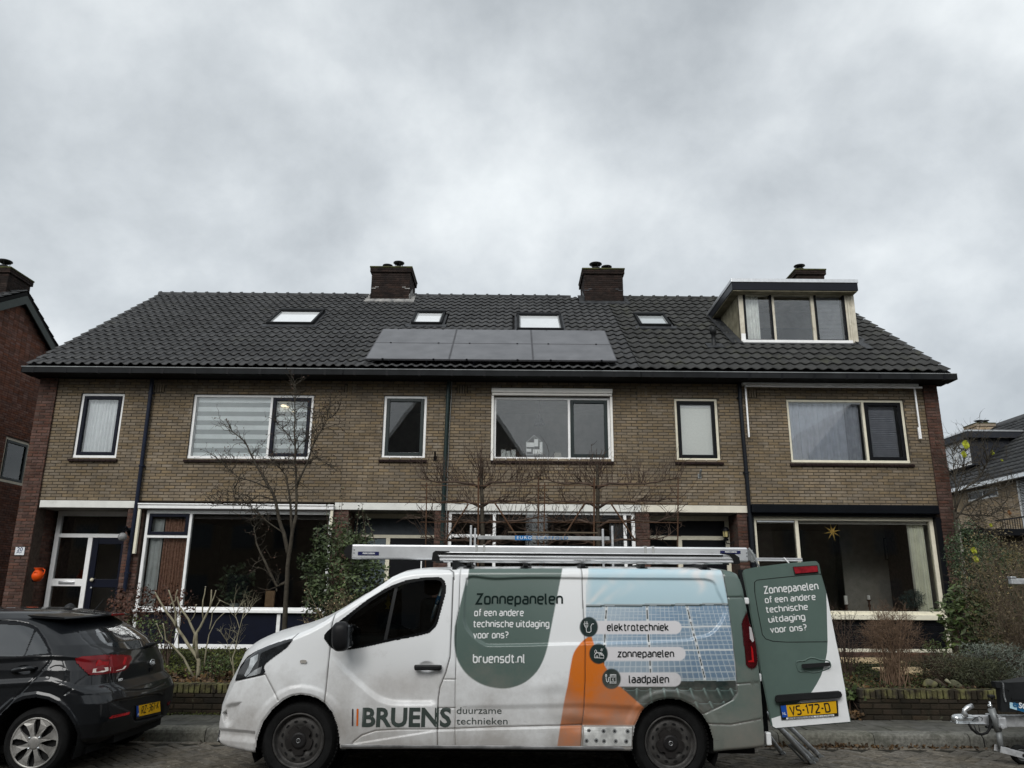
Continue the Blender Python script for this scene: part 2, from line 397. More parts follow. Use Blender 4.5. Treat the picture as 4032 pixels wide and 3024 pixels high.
for v in vents:                                     # upright brick vents: slots between headers set on end
    hh = H1 if v[0] < B1 else (H2 if v[0] < B2 else H3)
    MB().box(v[0], v[1], YF+.05, YF+.1, v[2], v[3]).build('vent_recess', M_SOFFIT, hh)
    for i in range(4):
        a = v[0]+.012+i*.055
        MB().bbox(a, a+.040, YF-.002, YF+.05, v[2]+.008, v[3]-.006, .004).build('vent_brick', M_YB, hh)

# ---- windows
def curtain(parent, x0, x1, z0, z1, y, m, folds=9, amp=.03, name='curtain', flare=0, nx=None):
    b = MB(); n = nx or folds*8; rows = 6; vs = []
    rr = random.Random(int(x0*50)); ph = [rr.uniform(-.6, .6) for _ in range(folds+1)]
    for j in range(rows+1):
        t = j/rows
        for i in range(n+1):
            u = i/n; a = u*folds*2*math.pi+ph[int(u*folds)]*.6
            xx = x0+(x1-x0)*(u*(1+flare*(1-t))); vs.append((xx, y+amp*math.cos(a)*(.6+.4*(1-t))+amp*.3*math.sin(2.3*a), z0+(z1-z0)*t))
    fs = [(j*(n+1)+i, j*(n+1)+i+1, (j+1)*(n+1)+i+1, (j+1)*(n+1)+i) for j in range(rows) for i in range(n)]
    b.add(vs, fs); return b.build(name, m, parent, smooth=True)
def window(house, r, fm, y=YF+.045, fw=.055, mull=(), sashes=(), sm=None, sw=.075, depth=.09, glass=GLASS, transoms=(), name='window'):
    """frame mesh (part of the house) with panes and opening sashes as its own pieces. mull: x positions; sashes: (x0,x1,z0,z1)"""
    x0, x1, z0, z1 = r; b = MB()
    b.bbox(x0, x0+fw, y, y+depth, z0+fw, z1-fw, .004); b.bbox(x1-fw, x1, y, y+depth, z0+fw, z1-fw, .004)
    b.bbox(x0, x1, y, y+depth, z1-fw, z1, .004); b.bbox(x0, x1, y-.012, y+depth, z0, z0+fw, .004)
    for x in mull: b.bbox(x-fw*.45, x+fw*.45, y+.002, y+depth, z0+fw, z1-fw, .004)
    for (a, c, z) in transoms: b.bbox(a, c, y+.001, y+depth, z-fw*.45, z+fw*.45, .004)
    o = b.build(name, fm, house)
    g = MB(); ed = [x0+fw]+[x for x in mull]+[x1-fw]
    zt = sorted([z for (_, _, z) in transoms])
    for i in range(len(ed)-1):
        a, c = ed[i], ed[i+1]; zz_ = [z0+fw]+[z for (p, q, z) in transoms if p < (a+c)/2 < q]+[z1-fw]
        for j in range(len(zz_)-1):
            za, zb = zz_[j], zz_[j+1]
            ins = [s for s in sashes if s[0]-.02 <= (a+c)/2 <= s[1]+.02 and (len(s) < 4 or s[2] <= (za+zb)/2 <= s[3])]
            mar = fw*.45 if i > 0 else 0; mar2 = fw*.45 if i < len(ed)-2 else 0
            aa, cc = a+mar, c-mar2; z_a = za+(fw*.45 if j else 0); z_b = zb-(fw*.45 if j < len(zz_)-2 else 0)
            if ins:
                s_ = MB(); yy = y-.018
                s_.bbox(aa+.004, aa+sw, yy, y+.05, z_a+.004, z_b-.004, .006); s_.bbox(cc-sw, cc-.004, yy, y+.05, z_a+.004, z_b-.004, .006)
                s_.bbox(aa+sw, cc-sw, yy, y+.05, z_b-sw, z_b-.004, .006); s_.bbox(aa+sw, cc-sw, yy, y+.05, z_a+.004, z_a+sw, .006)
                s_.build('sash', sm or fm, o)
                MB().box(aa+sw, cc-sw, y+.018, y+.024, z_a+sw, z_b-sw).build('pane', glass, o)
            else:
                MB().box(aa, cc, y+.03, y+.036, z_a, z_b).build('pane', glass, o)
    return o
M_SILLT = mat('glazed_sill_tile', (.018, .010, .009), .4, var=.3, scale=8)
def sill(house, x0, x1, z, m=M_SILLT):
    n = max(2, round((x1-x0+.1)/.11)); w_ = (x1-x0+.1)/n
    for i in range(n):
        a = x0-.05+i*w_
        b = MB(); b.hexa([(a+.004, YF-.05, z-.085), (a+w_-.004, YF-.05, z-.085), (a+w_-.004, YF+.06, z-.085), (a+.004, YF+.06, z-.085)],
                         [(a+.004, YF-.055, z-.045), (a+w_-.004, YF-.055, z-.045), (a+w_-.004, YF+.06, z-.004), (a+.004, YF+.06, z-.004)])
        b.build('sill_tile', m, house)
C_WHITE = mat('white_curtain', (.90, .92, .93), .9, var=.05); C_BLUE = mat('blue_grey_curtain', (.50, .53, .60), .9, var=.08)
C_BLIND = mat('plain_roller_blind', (.88, .88, .82), .9, var=.04, scale=30); C_STRIPE = mat('sheer_blind_stripe', (.34, .37, .37), .9, var=.05); C_LIGHT = mat('blind_stripe', (.82, .87, .87), .9, var=.05)

def room(house, x0, x1, z0, z1, d=4.2, m=M_ROOM, name='room'):
    y0, y1 = YF+.16, YF+d; b = MB(); t = .02
    b.box(x0, x1, y1, y1+t, z0, z1); b.box(x0, x0+t, y0, y1, z0, z1); b.box(x1-t, x1, y0, y1, z0, z1)
    b.box(x0, x1, y0, y1, z0-t, z0); b.box(x0, x1, y0, y1, z1, z1+t)
    return b.build(name, m, house)
ZF1 = ZBT+.12
# W1
w_ = window(H1, W1, M_WHITE, sashes=[(W1[0], W1[1])], sm=M_NAVY); sill(H1, W1[0], W1[1], W1[2])
curtain(w_, W1[0]+.12, W1[1]-.12, W1[2]+.1, W1[3]-.1, YF+.17, C_WHITE, 9, .04)
# W2 with zebra blind
mx2 = P(1059, 1680, YF).x
w_ = window(H1, W2, M_WHITE, mull=[mx2], sashes=[(mx2+.05, W2[1])], sm=M_NAVY); sill(H1, W2[0], W2[1], W2[2])
zb = MB()
for (xa, xb) in ((W2[0]+.06, mx2-.03), (mx2+.10, W2[1]-.11)):
    n = 13
    for j in range(n):
        zb.use(C_LIGHT if j % 2 == 0 else C_STRIPE)
        z = W2[2]+.05+(W2[3]-W2[2]-.1)*j/n; zb.box(xa, xb, YF+.150, YF+.152+.002*(j % 2), z, z+(W2[3]-W2[2]-.1)/n-.0005)
zb.build('striped_blind', None, w_)
MB().box(W2[0]+.06, W2[1]-.06, YF+.165, YF+.168, W2[2]+.05, W2[3]-.05).build('blind_lining', mat('blind_lining', (.33, .35, .36), .9), w_)
# W3, W4
w_ = window(H2, W3, M_WHITE, sashes=[(W3[0], W3[1])], sm=M_DGREEN); sill(H2, W3[0], W3[1], W3[2])
mx4 = P(2242, 1690, YF).x
w4 = window(H2, W4, M_WHITE, mull=[mx4], sashes=[(mx4+.05, W4[1])], sm=M_DGREEN); sill(H2, W4[0], W4[1], W4[2])
c0, c1 = P(1936, 1527, YF-.1), P(2412, 1552, YF-.1)
b = MB(); b.bbox(c0.x, c1.x, YF-.10, YF+.02, c1.z+.02, c0.z, .008); b.bbox(c0.x+.01, c1.x-.01, YF-.075, YF+.02, c1.z-.03, c1.z+.015, .006)
b.bbox(c0.x, c0.x+.05, YF-.04, YF-.001, W4[2]-.03, c1.z-.03, .004); b.bbox(c1.x-.05, c1.x, YF-.04, YF-.001, W4[2]-.03, c1.z-.03, .004)
b.build('screen_cassette', mat('cream_white_metal', (.78, .76, .71), .4, var=.04, dirt=((.4, .38, .33), 5, .62, .95)), H2)
# W5 plain blind
w_ = window(H3, W5, M_CREAM, sashes=[(W5[0], W5[1])], sm=M_BLACK); sill(H3, W5[0], W5[1], W5[2])
MB().box(W5[0]+.1, W5[1]-.1, YF+.13, YF+.134, W5[2]+.1, W5[3]-.19).build('roller_blind', C_BLIND, w_)
MB().bbox(W5[0]+.13, W5[1]-.13, YF+.10, YF+.134, W5[3]-.19, W5[3]-.15, .006).build('blind_rail', M_WHITE, w_)
# W6
mx6 = P(3412, 1700, YF).x
w_ = window(H3, W6, M_CREAM, mull=[mx6], sashes=[(mx6+.05, W6[1])], sm=M_BLACK); sill(H3, W6[0], W6[1], W6[2])
curtain(w_, W6[0]+.07, mx6-.35, W6[2]+.06, W6[3]-.06, YF+.2, C_BLUE, 9, .03)
curtain(w_, mx6-.36, mx6-.03, W6[2]+.06, W6[3]-.06, YF+.22, mat('grey_curtain', (.36, .38, .43), .9), 3, .03)
ins = MB()
for j in range(26):
    z = W6[2]+.12+j*.041; ins.box(mx6+.14, W6[1]-.15, YF+.16, YF+.185, z, z+.026)
ins.box(mx6+.14, W6[1]-.15, YF+.19, YF+.2, W6[2]+.12, W6[3]-.12); ins.build('venetian_blind', mat('dark_blind', (.30, .31, .35), .8), w_)
for k, h in enumerate(HS):
    room(h, HX[k][0]+.15, HX[k][1]-.15, ZF1, ZTOP-.05, 3.6, M_ROOM)
# shell: party walls, back wall, floor over the ground storey
for k, h in enumerate(HS):
    xa, xb = HX[k]; b = MB()
    yb = 2*RY-EY-.4
    b.box(xa, xb, yb-.2, yb, 0, ZTOP); b.box(xa+.03, xa+.13, YF+.95, yb-.2, 0, ZTOP); b.box(xb-.13, xb-.03, YF+.95, yb-.2, 0, ZTOP)
    b.box(xa+.131, xb-.131, YF+.11, yb-.2, ZBT-.10, ZBT+.1)
    b.build('shell', M_RMORT, h)

# ================================================================== roof
def tile_arrays(w_, l_, kind):
    n = 9 if kind != 'wave' else 9; pts = []
    for i in range(n):
        u = i/(n-1)
        if kind == 'wave': h = .020*(1+math.cos(2*math.pi*(u-.0)))*1.0
        elif kind == 'wave2': h = .019*(1+math.cos(2*math.pi*(u-.75)))**1.15*.9
        else:
            h = [.020, .004, .0, .0, .004, .024, .044, .044, .020][i]
        pts.append((u*w_*1.02, h))
    b0, b1 = .043, .004     # the lower end lies on the tile below
    v = [(x, -.012, h+b0) for x, h in pts]+[(x, l_, h+b1) for x, h in pts]+[(x, -.012, h+b0-.016) for x, h in pts]
    f = [(i, i+1, n+i+1, n+i) for i in range(n-1)]+[(i+1, i, 2*n+i, 2*n+i+1) for i in range(n-1)]
    f += [(0, n, 2*n), (n-1, 3*n-1, 2*n-1)]
    return v, f
SKYL = {}
def quad_roof(tl, tr, br, bl, h=0):
    q = [roof_hit(*p, h) for p in (tl, tr, br, bl)]
    return (q[0][0]+q[3][0])/2, (q[1][0]+q[2][0])/2, (q[3][1]+q[2][1])/2, (q[0][1]+q[1][1])/2
SK = [quad_roof((1104,1221),(1280,1222),(1231,1273),(1050,1271), .1), quad_roof((1640,1226),(1753,1228),(1741,1273),(1617,1271), .1),
      quad_roof((2036,1237),(2204,1237),(2222,1296),(2036,1295), .1), quad_roof((2497,1237),(2615,1237),(2642,1279),(2518,1279), .1)]
SKH = [H1, H2, H2, H3]
SOL = quad_roof((1509,1296),(2382,1305),(2432,1425),(1439,1414), .16)
print('skylights', SK, 'solar', SOL)
CH = []   # chimneys: x0,x1,front s, top z
for (a, b_, top, topy) in (((1456,1190),(1612,1187),(1458,1052),0), ((2302,1197),(2455,1196),(2294,1059),0)):
    p, q = roof_hit(*a), roof_hit(*b_); s = (p[1]+q[1])/2; y = EY+s*math.cos(SL); CH.append((p[0], q[0], s, P(top[0], top[1], y).z))
print('chimneys', CH)
# dormer front plane on the roof
_, DS = roof_hit(2930, 1352); DY = EY+DS*math.cos(SL)
DX0, DX1 = P(2919, 1350, DY).x, P(3367, 1352, DY).x
DZ0, DZ1 = P(2930, 1352, DY).z, P(2930, 1150, DY).z
DZT = P(2884, 1101, DY-.32).z
print('dormer', DX0, DX1, DY, DZ0, DZ1, DZT)
DS_END = (DZT+.02-EZ)/math.sin(SL)
skips = [[], [], []]
for s, hh in zip(SK, SKH): skips[HS.index(hh)].append((s[0]-.02, s[1]+.02, s[2]-.03, s[3]+.03))
for c in CH:
    for k in range(3): skips[k].append((c[0]-.1, c[1]+.1, c[2]-.02, 99))
skips[2].append((DX0-.05, DX1+.05, DS+.05, DS_END+.3)); 
for k in range(3): skips[k].append((SOL[0]+.35, SOL[1]-.35, SOL[2]+.45, SOL[3]-.35))
HXR = [(RXL, B1), (B1, B2), (B2, RXR)]
specs = [(.2075, 18, 'roll', M_TILE, M_TILES), (.2075, 18, 'wave2', M_TILE, M_TILES), (.2355, 17, 'wave', M_TILE3, M_TILE3S)]
for k, h in enumerate(HS):
    xa, xb = HXR[k]; tw, rows, kind, m1, m2 = specs[k]
    n = round((xb-xa)/tw); tw = (xb-xa)/n; rl = SLEN/rows
    v, f = tile_arrays(tw, rl+.02, kind); items = []
    rnd = random.Random(k+5)
    for j in range(rows):
        for i in range(n):
            x = xa+i*tw; s = j*rl
            if any(q[0] < x+tw/2 < q[1] and q[2] < s+rl*.55 < q[3] for q in skips[k]): continue
            items.append((0, v, f, roofM(x+rnd.uniform(-.002, .002), s+rnd.uniform(-.005, .005), rnd.uniform(-.002, .003)) @ Matrix.Rotation(rnd.uniform(-.004, .004), 4, 'Z')))
    pieces('roof_tile', items, m1, m2, h, 300, smooth=True)
    # deck below the tiles, gable verges and back slope
    b = MB(); M = roofM(0, 0); M2 = Matrix.Translation((0, 2*RY, 0)) @ Matrix.Diagonal((1, -1, 1, 1))
    b.box(xa+.02, xb-.02, .02, SLEN, -.06, -.012, M); b.box(xa+.02, xb-.02, 0, SLEN, -.06, .03, M2 @ M)
    b.build('roof_deck', M_SOFFIT, h)
    n = round((xb-xa)/.345); rw = (xb-xa)/n
    for i in range(n):
        x = xa+i*rw
        if any(c[0]-.3 < x+rw/2 < c[1]+.05 for c in CH): continue
        if k == 2 and x+rw*.6 > XR+9: continue
        b = MB(); b.lathe([(.108, -.01), (.118, .05), (.090, .065), (.085, rw+.03)], (x, 0, 0), 'x', 12, a0=-.25, a1=math.pi+.25)
        o = b.build('ridge_tile', m1, None, smooth=True)
        o.data.transform(Matrix.Translation((0, RY, RZ-.005)) @ Matrix.Rotation(0, 4, 'X')); 
        o.parent = h; o.matrix_parent_inverse = wm(h).inverted()
# barge boards at the two ends
for hh, x0, x1 in ((H1, RXL-.015, RXL+.02), (H3, RXR-.02, RXR+.015)):
    b = MB(); b.box(x0, x1, -.02, SLEN+.05, -.16, .0, roofM(0, 0)); b.build('barge_board', M_SOFFIT, hh)

# ---- skylights
def skylight(hh, r, gm, label=None):
    x0, x1, s0, s1 = r; M = roofM(0, 0); b = MB(); fw = .058
    b.bbox(x0, x0+fw, s0, s1, .02, .135, .01, M); b.bbox(x1-fw, x1, s0, s1, .02, .135, .01, M)
    b.bbox(x0, x1, s0-.01, s0+fw, .02, .125, .01, M); b.bbox(x0-.015, x1+.015, s1-.13, s1, .02, .155, .015, M)
    o = b.build('skylight', M_DZINC, hh)
    f = MB(); f.box(x0+fw, x1-fw, s0+fw, s0+fw+.03, .085, .1, M); f.box(x0+fw, x0+fw+.03, s0+fw, s1-.13, .085, .1, M); f.box(x1-fw-.03, x1-fw, s0+fw, s1-.13, .085, .1, M)
    f.build('glazing_bead', M_ZINC, o)
    p = MB(); p.box(x0+fw, x1-fw, s0+fw, s1-.12, .075, .083, M); p.build('pane', gm, o)
    fl = MB(); rr = random.Random(3); n = 16
    for i in range(n):
        a = x0-.12+(x1-x0+.24)*i/n; c = x0-.12+(x1-x0+.24)*(i+1)/n
        h0, h1 = .055+rr.uniform(0, .012), .055+rr.uniform(0, .012); fl.hexa([M @ Vector(q) for q in ((a, s0-.19+rr.uniform(-.01, .01), .02), (c, s0-.19+rr.uniform(-.01, .01), .02), (c, s0, .02), (a, s0, .02))], [M @ Vector(q) for q in ((a, s0-.19, h0), (c, s0-.19, h1), (c, s0, .07), (a, s0, .07))])
    fl.box(x0-.06, x0, s0, s1+.04, .0, .05, M); fl.box(x1, x1+.06, s0, s1+.04, .0, .05, M)
    fl.build('flashing', M_LEAD, hh)
def skyglass(name, c, rough=.03):
    m = mat(name, c, rough, metal=0, spec=1.0, var=.04, scale=2, coat=1.0); return m
SKG = skyglass('skylight_glass_over_white_blind', (.78, .80, .80)); SKG2 = skyglass('skylight_glass_grey', (.45, .48, .48))
for r, hh, g in zip(SK, SKH, (SKG, SKG, SKG, SKG2)): skylight(hh, r, g)

# ---- solar panels: six, each a thing resting on rails
M_CELL = bpy.data.materials.new('solar_cells'); M_CELL.use_nodes = True
t = M_CELL.node_tree; bs = t.nodes['Principled BSDF']; tcn = t.nodes.new('ShaderNodeTexCoord'); 
wv = t.nodes.new('ShaderNodeTexWave'); wv.inputs['Scale'].default_value = 9; wv.inputs['Distortion'].default_value = 0; t.links.new(tcn.outputs['Object'], wv.inputs['Vector'])
nzz = t.nodes.new('ShaderNodeTexNoise'); nzz.inputs['Scale'].default_value = 3; nzz.inputs['Detail'].default_value = 8; t.links.new(tcn.outputs['Object'], nzz.inputs['Vector'])
rr_ = t.nodes.new('ShaderNodeValToRGB'); rr_.color_ramp.elements[0].color = (.075, .075, .080, 1); rr_.color_ramp.elements[1].color = (.125, .125, .132, 1); rr_.color_ramp.elements[0].position = .3; rr_.color_ramp.elements[1].position = .75
t.links.new(nzz.outputs[0], rr_.inputs[0]); mxw = t.nodes.new('ShaderNodeMix'); mxw.data_type = 'RGBA'; mxw.inputs[0].default_value = .06
t.links.new(rr_.outputs[0], mxw.inputs[6]); mxw.inputs[7].default_value = (.07, .07, .075, 1); t.links.new(mxw.outputs[2], bs.inputs['Base Color']); bs.inputs['Roughness'].default_value = .3; bs.inputs['Specular IOR Level'].default_value = .55
sx = [SOL[0]+(SOL[1]-SOL[0])*i/3 for i in range(4)]; ss = [SOL[2], (SOL[2]+SOL[3])/2, SOL[3]]
pos = [['bottom left', 'bottom middle', 'bottom right'], ['top left', 'top middle', 'top right']]
lab = {(0, 0): 'lower row solar panel at the end towards the left chimney', (0, 1): 'lower row solar panel in the middle above the gutter', (0, 2): 'lower row solar panel nearest the dormer',
       (1, 0): 'upper row solar panel just below the small skylight by the left chimney', (1, 1): 'upper row solar panel in the middle, between its two neighbours', (1, 2): 'upper row solar panel at the end towards the dormer, below a skylight'}
for j in range(2):
    for i in range(3):
        M = roofM(sx[i], ss[j], .145)
        r = thing('solar_panel', lab[(j, i)], 'solar panel', M.translation, 0, 'black solar panels on the roof'); w2, l2 = sx[i+1]-sx[i]-.006, ss[j+1]-ss[j]-.010
        b = MB(); b.box(0, w2, 0, .03, 0, .035, M); b.box(0, w2, l2-.03, l2, 0, .035, M); b.box(0, .03, .03, l2-.03, 0, .035, M); b.box(w2-.03, w2, .03, l2-.03, 0, .035, M); b.box(.03, w2-.03, .03, l2-.03, .0, .012, M)
        b.build('frame', mat('black_anodised_frame', (.07, .07, .075), .4), r)
        o = MB().box(.022, w2-.022, .022, l2-.022, .012, .036, M).build('cell_sheet', M_CELL, r)
        b = MB()
        for a in (.35, w2-.35): b.box(a, a+.04, -.012, .01, .02, .05, M); b.box(a, a+.04, l2-.01, l2+.006, .02, .05, M)
        b.build('clamp', M_BLACK, r); b = MB()
        for a in (.5, w2-.5): b.box(a, a+.04, -.02, l2+.02, -.09, -.0, M)
        b.build('mounting_rail', M_BLACK, r)

# ---- chimneys
def chimney(hh, x0, x1, y0, y1, zb, zt, limit=110, sides=(1,), flash=True, mort_repair=True):
    root = bpy.data.objects.new('chimney', None); COL.objects.link(root); root.location = (x0, y0, zb); root.parent = hh; root.matrix_parent_inverse = wm(hh).inverted()
    capz = zt-.16
    MB().box(x0+.007, x1-.007, y0+.007, y1, zb, capz).build('chimney_core', M_CMORT, root)
    wall(root, Matrix.Translation((0, y0, 0)), x0, x1, zb, capz, [], M_CB, M_CBS, M_CMORT, limit, wallname=None, zref=zt)
    wall(root, Matrix.Translation((x1, 0, 0)) @ Matrix.Rotation(math.pi/2, 4, 'Z'), y0, y1, zb, capz, [], M_CB, M_CBS, M_CMORT, 0, wallname=None, zref=zt, phase=.1)
    wall(root, Matrix.Translation((x0, 0, 0)) @ Matrix.Rotation(-math.pi/2, 4, 'Z'), -y1, -y0, zb, capz, [], M_CB, M_CBS, M_CMORT, 0, wallname=None, zref=zt, phase=.1)
    # corbelled head, two courses and a slab
    e_ = .045; n = max(3, round((x1-x0+2*e_)/.2235))
    MB().box(x0-e_+.01, x1+e_-.01, y0-e_+.01, y1+e_, capz, zt-.03).build('chimney_head', M_CMORT, root)
    wall(root, Matrix.Translation((0, y0-e_, 0)), x0-e_, x1+e_, capz, zt-.03, [], M_CB, M_CBS, M_CMORT, 14, wallname=None, zref=capz)
    wall(root, Matrix.Translation((x1+e_, 0, 0)) @ Matrix.Rotation(math.pi/2, 4, 'Z'), y0-e_, y1+e_, capz, zt-.03, [], M_CB, M_CBS, M_CMORT, 0, wallname=None, zref=capz)
    wall(root, Matrix.Translation((x0-e_, 0, 0)) @ Matrix.Rotation(-math.pi/2, 4, 'Z'), -y1-e_, -y0+e_, capz, zt-.03, [], M_CB, M_CBS, M_CMORT, 0, wallname=None, zref=capz)
    MB().bbox(x0-.06, x1+.06, y0-.06, y1+.06, zt-.03, zt+.02, .012).build('cap_slab', mat('mossy_cap', (.035, .033, .024), .95, var=0, col2=(.075, .08, .028), scale=9, bump=.008, bscale=25), root)
    if flash:
        z = zb; b = MB(); rr = random.Random(int(x0*10)); fm = M_LEAD2 if mort_repair else M_LEAD
        n = 10; s0 = (y0-EY)/math.cos(SL)
        for i in range(n):
            a = x0-.16+(x1-x0+.32)*i/n; c = x0-.16+(x1-x0+.32)*(i+1)/n; e0, e1 = rr.uniform(-.03, .02), rr.uniform(-.03, .02)
            M = roofM(0, s0)
            b.hexa([M @ Vector(q) for q in ((a, -.16+e0, .02), (c, -.16+e1, .02), (c, .06, .02), (a, .06, .02))], [M @ Vector(q) for q in ((a, -.16+e0, .055), (c, -.16+e1, .06), (c, .03, .085), (a, .03, .08))])
        for sgn, xx in ((-1, x0), (1, x1)):
            for i in range(5):
                s = s0+i*.16; M = roofM(xx, s)
                b.box(min(0, sgn*.14), max(0, sgn*.14), 0, .15, .03, .06+.006*(i % 2), M)
                b.box(min(0, sgn*.012), max(0, sgn*.012), 0, .15, .03, .2, M)
        b.build('lead_apron', fm, root)
        b = MB()
        for (a, c, dz) in ((x0-.004, x0+.14, .42), (x0+.12, x0+.22, .46), (x1-.14, x1+.004, .42), (x1-.22, x1-.12, .46)):
            b.box(a, c, y0-.008, y0+.004, zb+dz, zb+dz+.022)
        b.build('lead_step', fm, root)
    return root
M_LEAD2 = mat('pale_mortar_flashing', (.36, .35, .33), .85, var=0, col2=(.14, .14, .14), scale=6, bump=.006, bscale=14)
def cowl(hh, px, py, y, z, r):
    b = MB(); q = P(px, py, y); x, h = q.x, q.z-z; b.tube([(x, y, z), (x, y, z+h*.45)], r*.55, 16); b.lathe([(r*.62, z+h*.4), (r*.75, z+h*.5), (r*.62, z+h*.55)], (x, y, 0), n=16)
    for k in range(4):
        a = k*math.pi/2+.4; b.tube([(x+.5*r*math.cos(a), y+.5*r*math.sin(a), z+h*.4), (x+.85*r*math.cos(a), y+.85*r*math.sin(a), z+h*.9)], .008, 5)
    b.lathe([(0, z+h*1.0), (r*.6, z+h*.99), (r, z+h*.92), (r*1.02, z+h*.86), (r*.55, z+h*.72), (0, z+h*.66)], (x, y, 0), n=20)
    o = b.build('chimney_cowl', M_PLASTIC, hh, smooth=True); return o
c = CH[0]; y0 = EY+c[2]*math.cos(SL); zb = EZ+c[2]*math.sin(SL)
r1 = chimney(H1, c[0], c[1], y0, y0+1.15, zb-.02, c[3])
cowl(r1, 1571, 1031, y0+.45, c[3]+.02, .16); cowl(r1, 1527, 1043, y0+.5, c[3]+.02, .15)
c = CH[1]; y0 = EY+c[2]*math.cos(SL); zb = EZ+c[2]*math.sin(SL)
r2 = chimney(H2, c[0], c[1], y0, y0+1.15, zb-.02, c[3], mort_repair=False)
cowl(r2, 2345, 1036, y0+.4, c[3]+.02, .185); cowl(r2, 2388, 1048, y0+.4, c[3]+.02, .155)
y0 = RY-.35; q0, q1 = P(3135, 1062, y0), P(3243, 1062, y0)
r3 = chimney(H3, q0.x, q1.x, y0, y0+1.1, RZ-.4, q0.z, limit=20, flash=False)
cowl(r3, 3147, 1044, y0+.3, q0.z+.02, .16)

# ---- dormer on H3
root = bpy.data.objects.new('dormer', None); COL.objects.link(root); root.location = (DX0, DY, DZ0); root.parent = H3; root.matrix_parent_inverse = wm(H3).inverted()
M_BOARD = mat('weathered_cream_board', (.27, .245, .175), .75, var=0, col2=(.14, .125, .08), scale=3.5, bump=.002, bscale=30, dirt=((.085, .08, .045), 2.0, .55, .75))
M_OLDCR = mat('peeling_cream_frame', (.62, .58, .48), .6, var=0, col2=(.48, .44, .35), scale=5, bump=.001, dirt=((.25, .22, .15), 3.4, .58, .8))
zsf = DZ1+.0
yb = EY+(DZT-.25-EZ)/math.tan(SL)
b = MB()
for (xa, xb) in ((DX0, DX0+.06), (DX1-.06, DX1)):
    b.prism([(DY+.02, DZ0), (yb+.3, DZ0), (yb+.3, DZT-.2), (DY+.02, DZT-.2)], xa, xb, Matrix(((0, 1, 0, 0), (1, 0, 0, 0), (0, 0, 1, 0), (0, 0, 0, 1))))
b.build('dormer_cheek', M_BOARD, root)
ox0, ox1 = P(2881, 1095, DY-.32).x, P(3375, 1095, DY-.32).x
yend = EY+(DZT-.1-EZ)/math.tan(SL)+.15
zf0 = P(2885, 1139, DY-.32).z; zf1 = DZT
b = MB(); b.box(ox0, ox1, DY-.30, yend, zf0, zf1-.05); b.build('dormer_fascia', mat('glossy_dark_fascia', (.007, .008, .012), .3, var=.2, scale=2), root)
b = MB(); b.bbox(ox0-.015, ox1+.015, DY-.32, DY-.27, zf1-.055, zf1+.035, .006); b.bbox(ox0-.015, ox0+.04, DY-.27, yend, zf1-.055, zf1+.03, .006); b.bbox(ox1-.04, ox1+.015, DY-.27, yend, zf1-.055, zf1+.03, .006)
b.build('roof_trim', M_ALU, root)
MB().box(ox0+.02, ox1-.02, DY-.28, yend, zf0-.025, zf0-.002).build('dormer_soffit', M_BOARD, root)
fx = [P(x, 1250, DY).x for x in (2929, 3042, 3209, 3330)]
# frame: posts, sill, head
z0, z1 = P(3000, 1350, DY).z, P(3000, 1148, DY).z
b = MB()
b.bbox(DX0+.0, fx[0], DY-.03, DY+.08, z0+.0, zf0-.03, .006)
b.bbox(fx[0], DX1, DY-.03, DY+.08, z1, zf0-.03, .006)
b.build('dormer_frame', M_OLDCR, root)
b = MB(); b.bbox(DX0+.02, DX1-.08, DY-.09, DY+.06, z0-.02, z0+.05, .006); b.build('window_sill', M_WHITE, root)
for i, (a, c) in enumerate(((fx[0], fx[1]), (fx[1], fx[2]), (fx[2], fx[3]))):
    w_ = MB()
    if i != 1:
        s_ = .055; w_.bbox(a, a+s_, DY-.035, DY+.05, z0+.03, z1, .006); w_.bbox(c-s_, c, DY-.035, DY+.05, z0+.03, z1, .006); w_.bbox(a+s_, c-s_, DY-.035, DY+.05, z1-s_, z1, .006); w_.bbox(a+s_, c-s_, DY-.035, DY+.05, z0+.03, z0+.03+s_, .006)
        w_.build('dormer_window', M_BLACK, root); MB().box(a+s_, c-s_, DY, DY+.006, z0+.03+s_, z1-s_).build('pane', GLASS, root)
    else:
        s_ = .06; w_.bbox(a, a+s_, DY-.02, DY+.05, z0+.03, z1, .006); w_.bbox(c-s_*1.3, c, DY-.02, DY+.05, z0+.03, z1, .006); w_.bbox(a+s_, c-s_, DY-.02, DY+.05, z1-.03, z1, .004)
        w_.build('dormer_window', M_OLDCR, root); MB().box(a+s_, c-s_, DY+.01, DY+.016, z0+.03, z1-.03).build('pane', GLASS, root)
b = MB()
for i in range(4): b.bbox(fx[3]+i*.055+.003, fx[3]+(i+1)*.055-.002, DY-.035-.006*(i % 2), DY+.05, z0, z1, .006)
b.bbox(fx[3]+.22, DX1+.0, DY-.045, DY+.05, z0-.02, z1, .006); b.build('corner_post', M_OLDCR, root)
b = MB(); b.box(fx[0]+.0, fx[0]-.10, DY-.033, DY-.029, z0, z0+.22); b.build('bare_primer_patch', M_WHITE, root)
curtain(root, fx[0]+.06, fx[0]+.42, z0+.1, z1-.1, DY+.12, mat('crumpled_white_curtain', (.9, .91, .87), .9, var=.1, scale=9, bump=.01, bscale=14), 5, .035)
b = MB(); b.box(DX0+.06, DX1-.06, DY+1.2, DY+1.22, z0, z1+.1); b.box(DX0+.06, DX1-.06, DY+.1, DY+1.2, z0-.02, z0); b.build('attic_room', mat('attic_wall', (.26, .25, .23), .9), root)
for j in range(1):
    bl = MB()
    for q in range(32): bl.box(fx[2]+.1, fx[3]-.09, DY+.07, DY+.09, z0+.1+q*.034, z0+.1+q*.034+.02)
    bl.build('attic_blind', mat('grey_blind', (.30, .31, .33), .8), root)
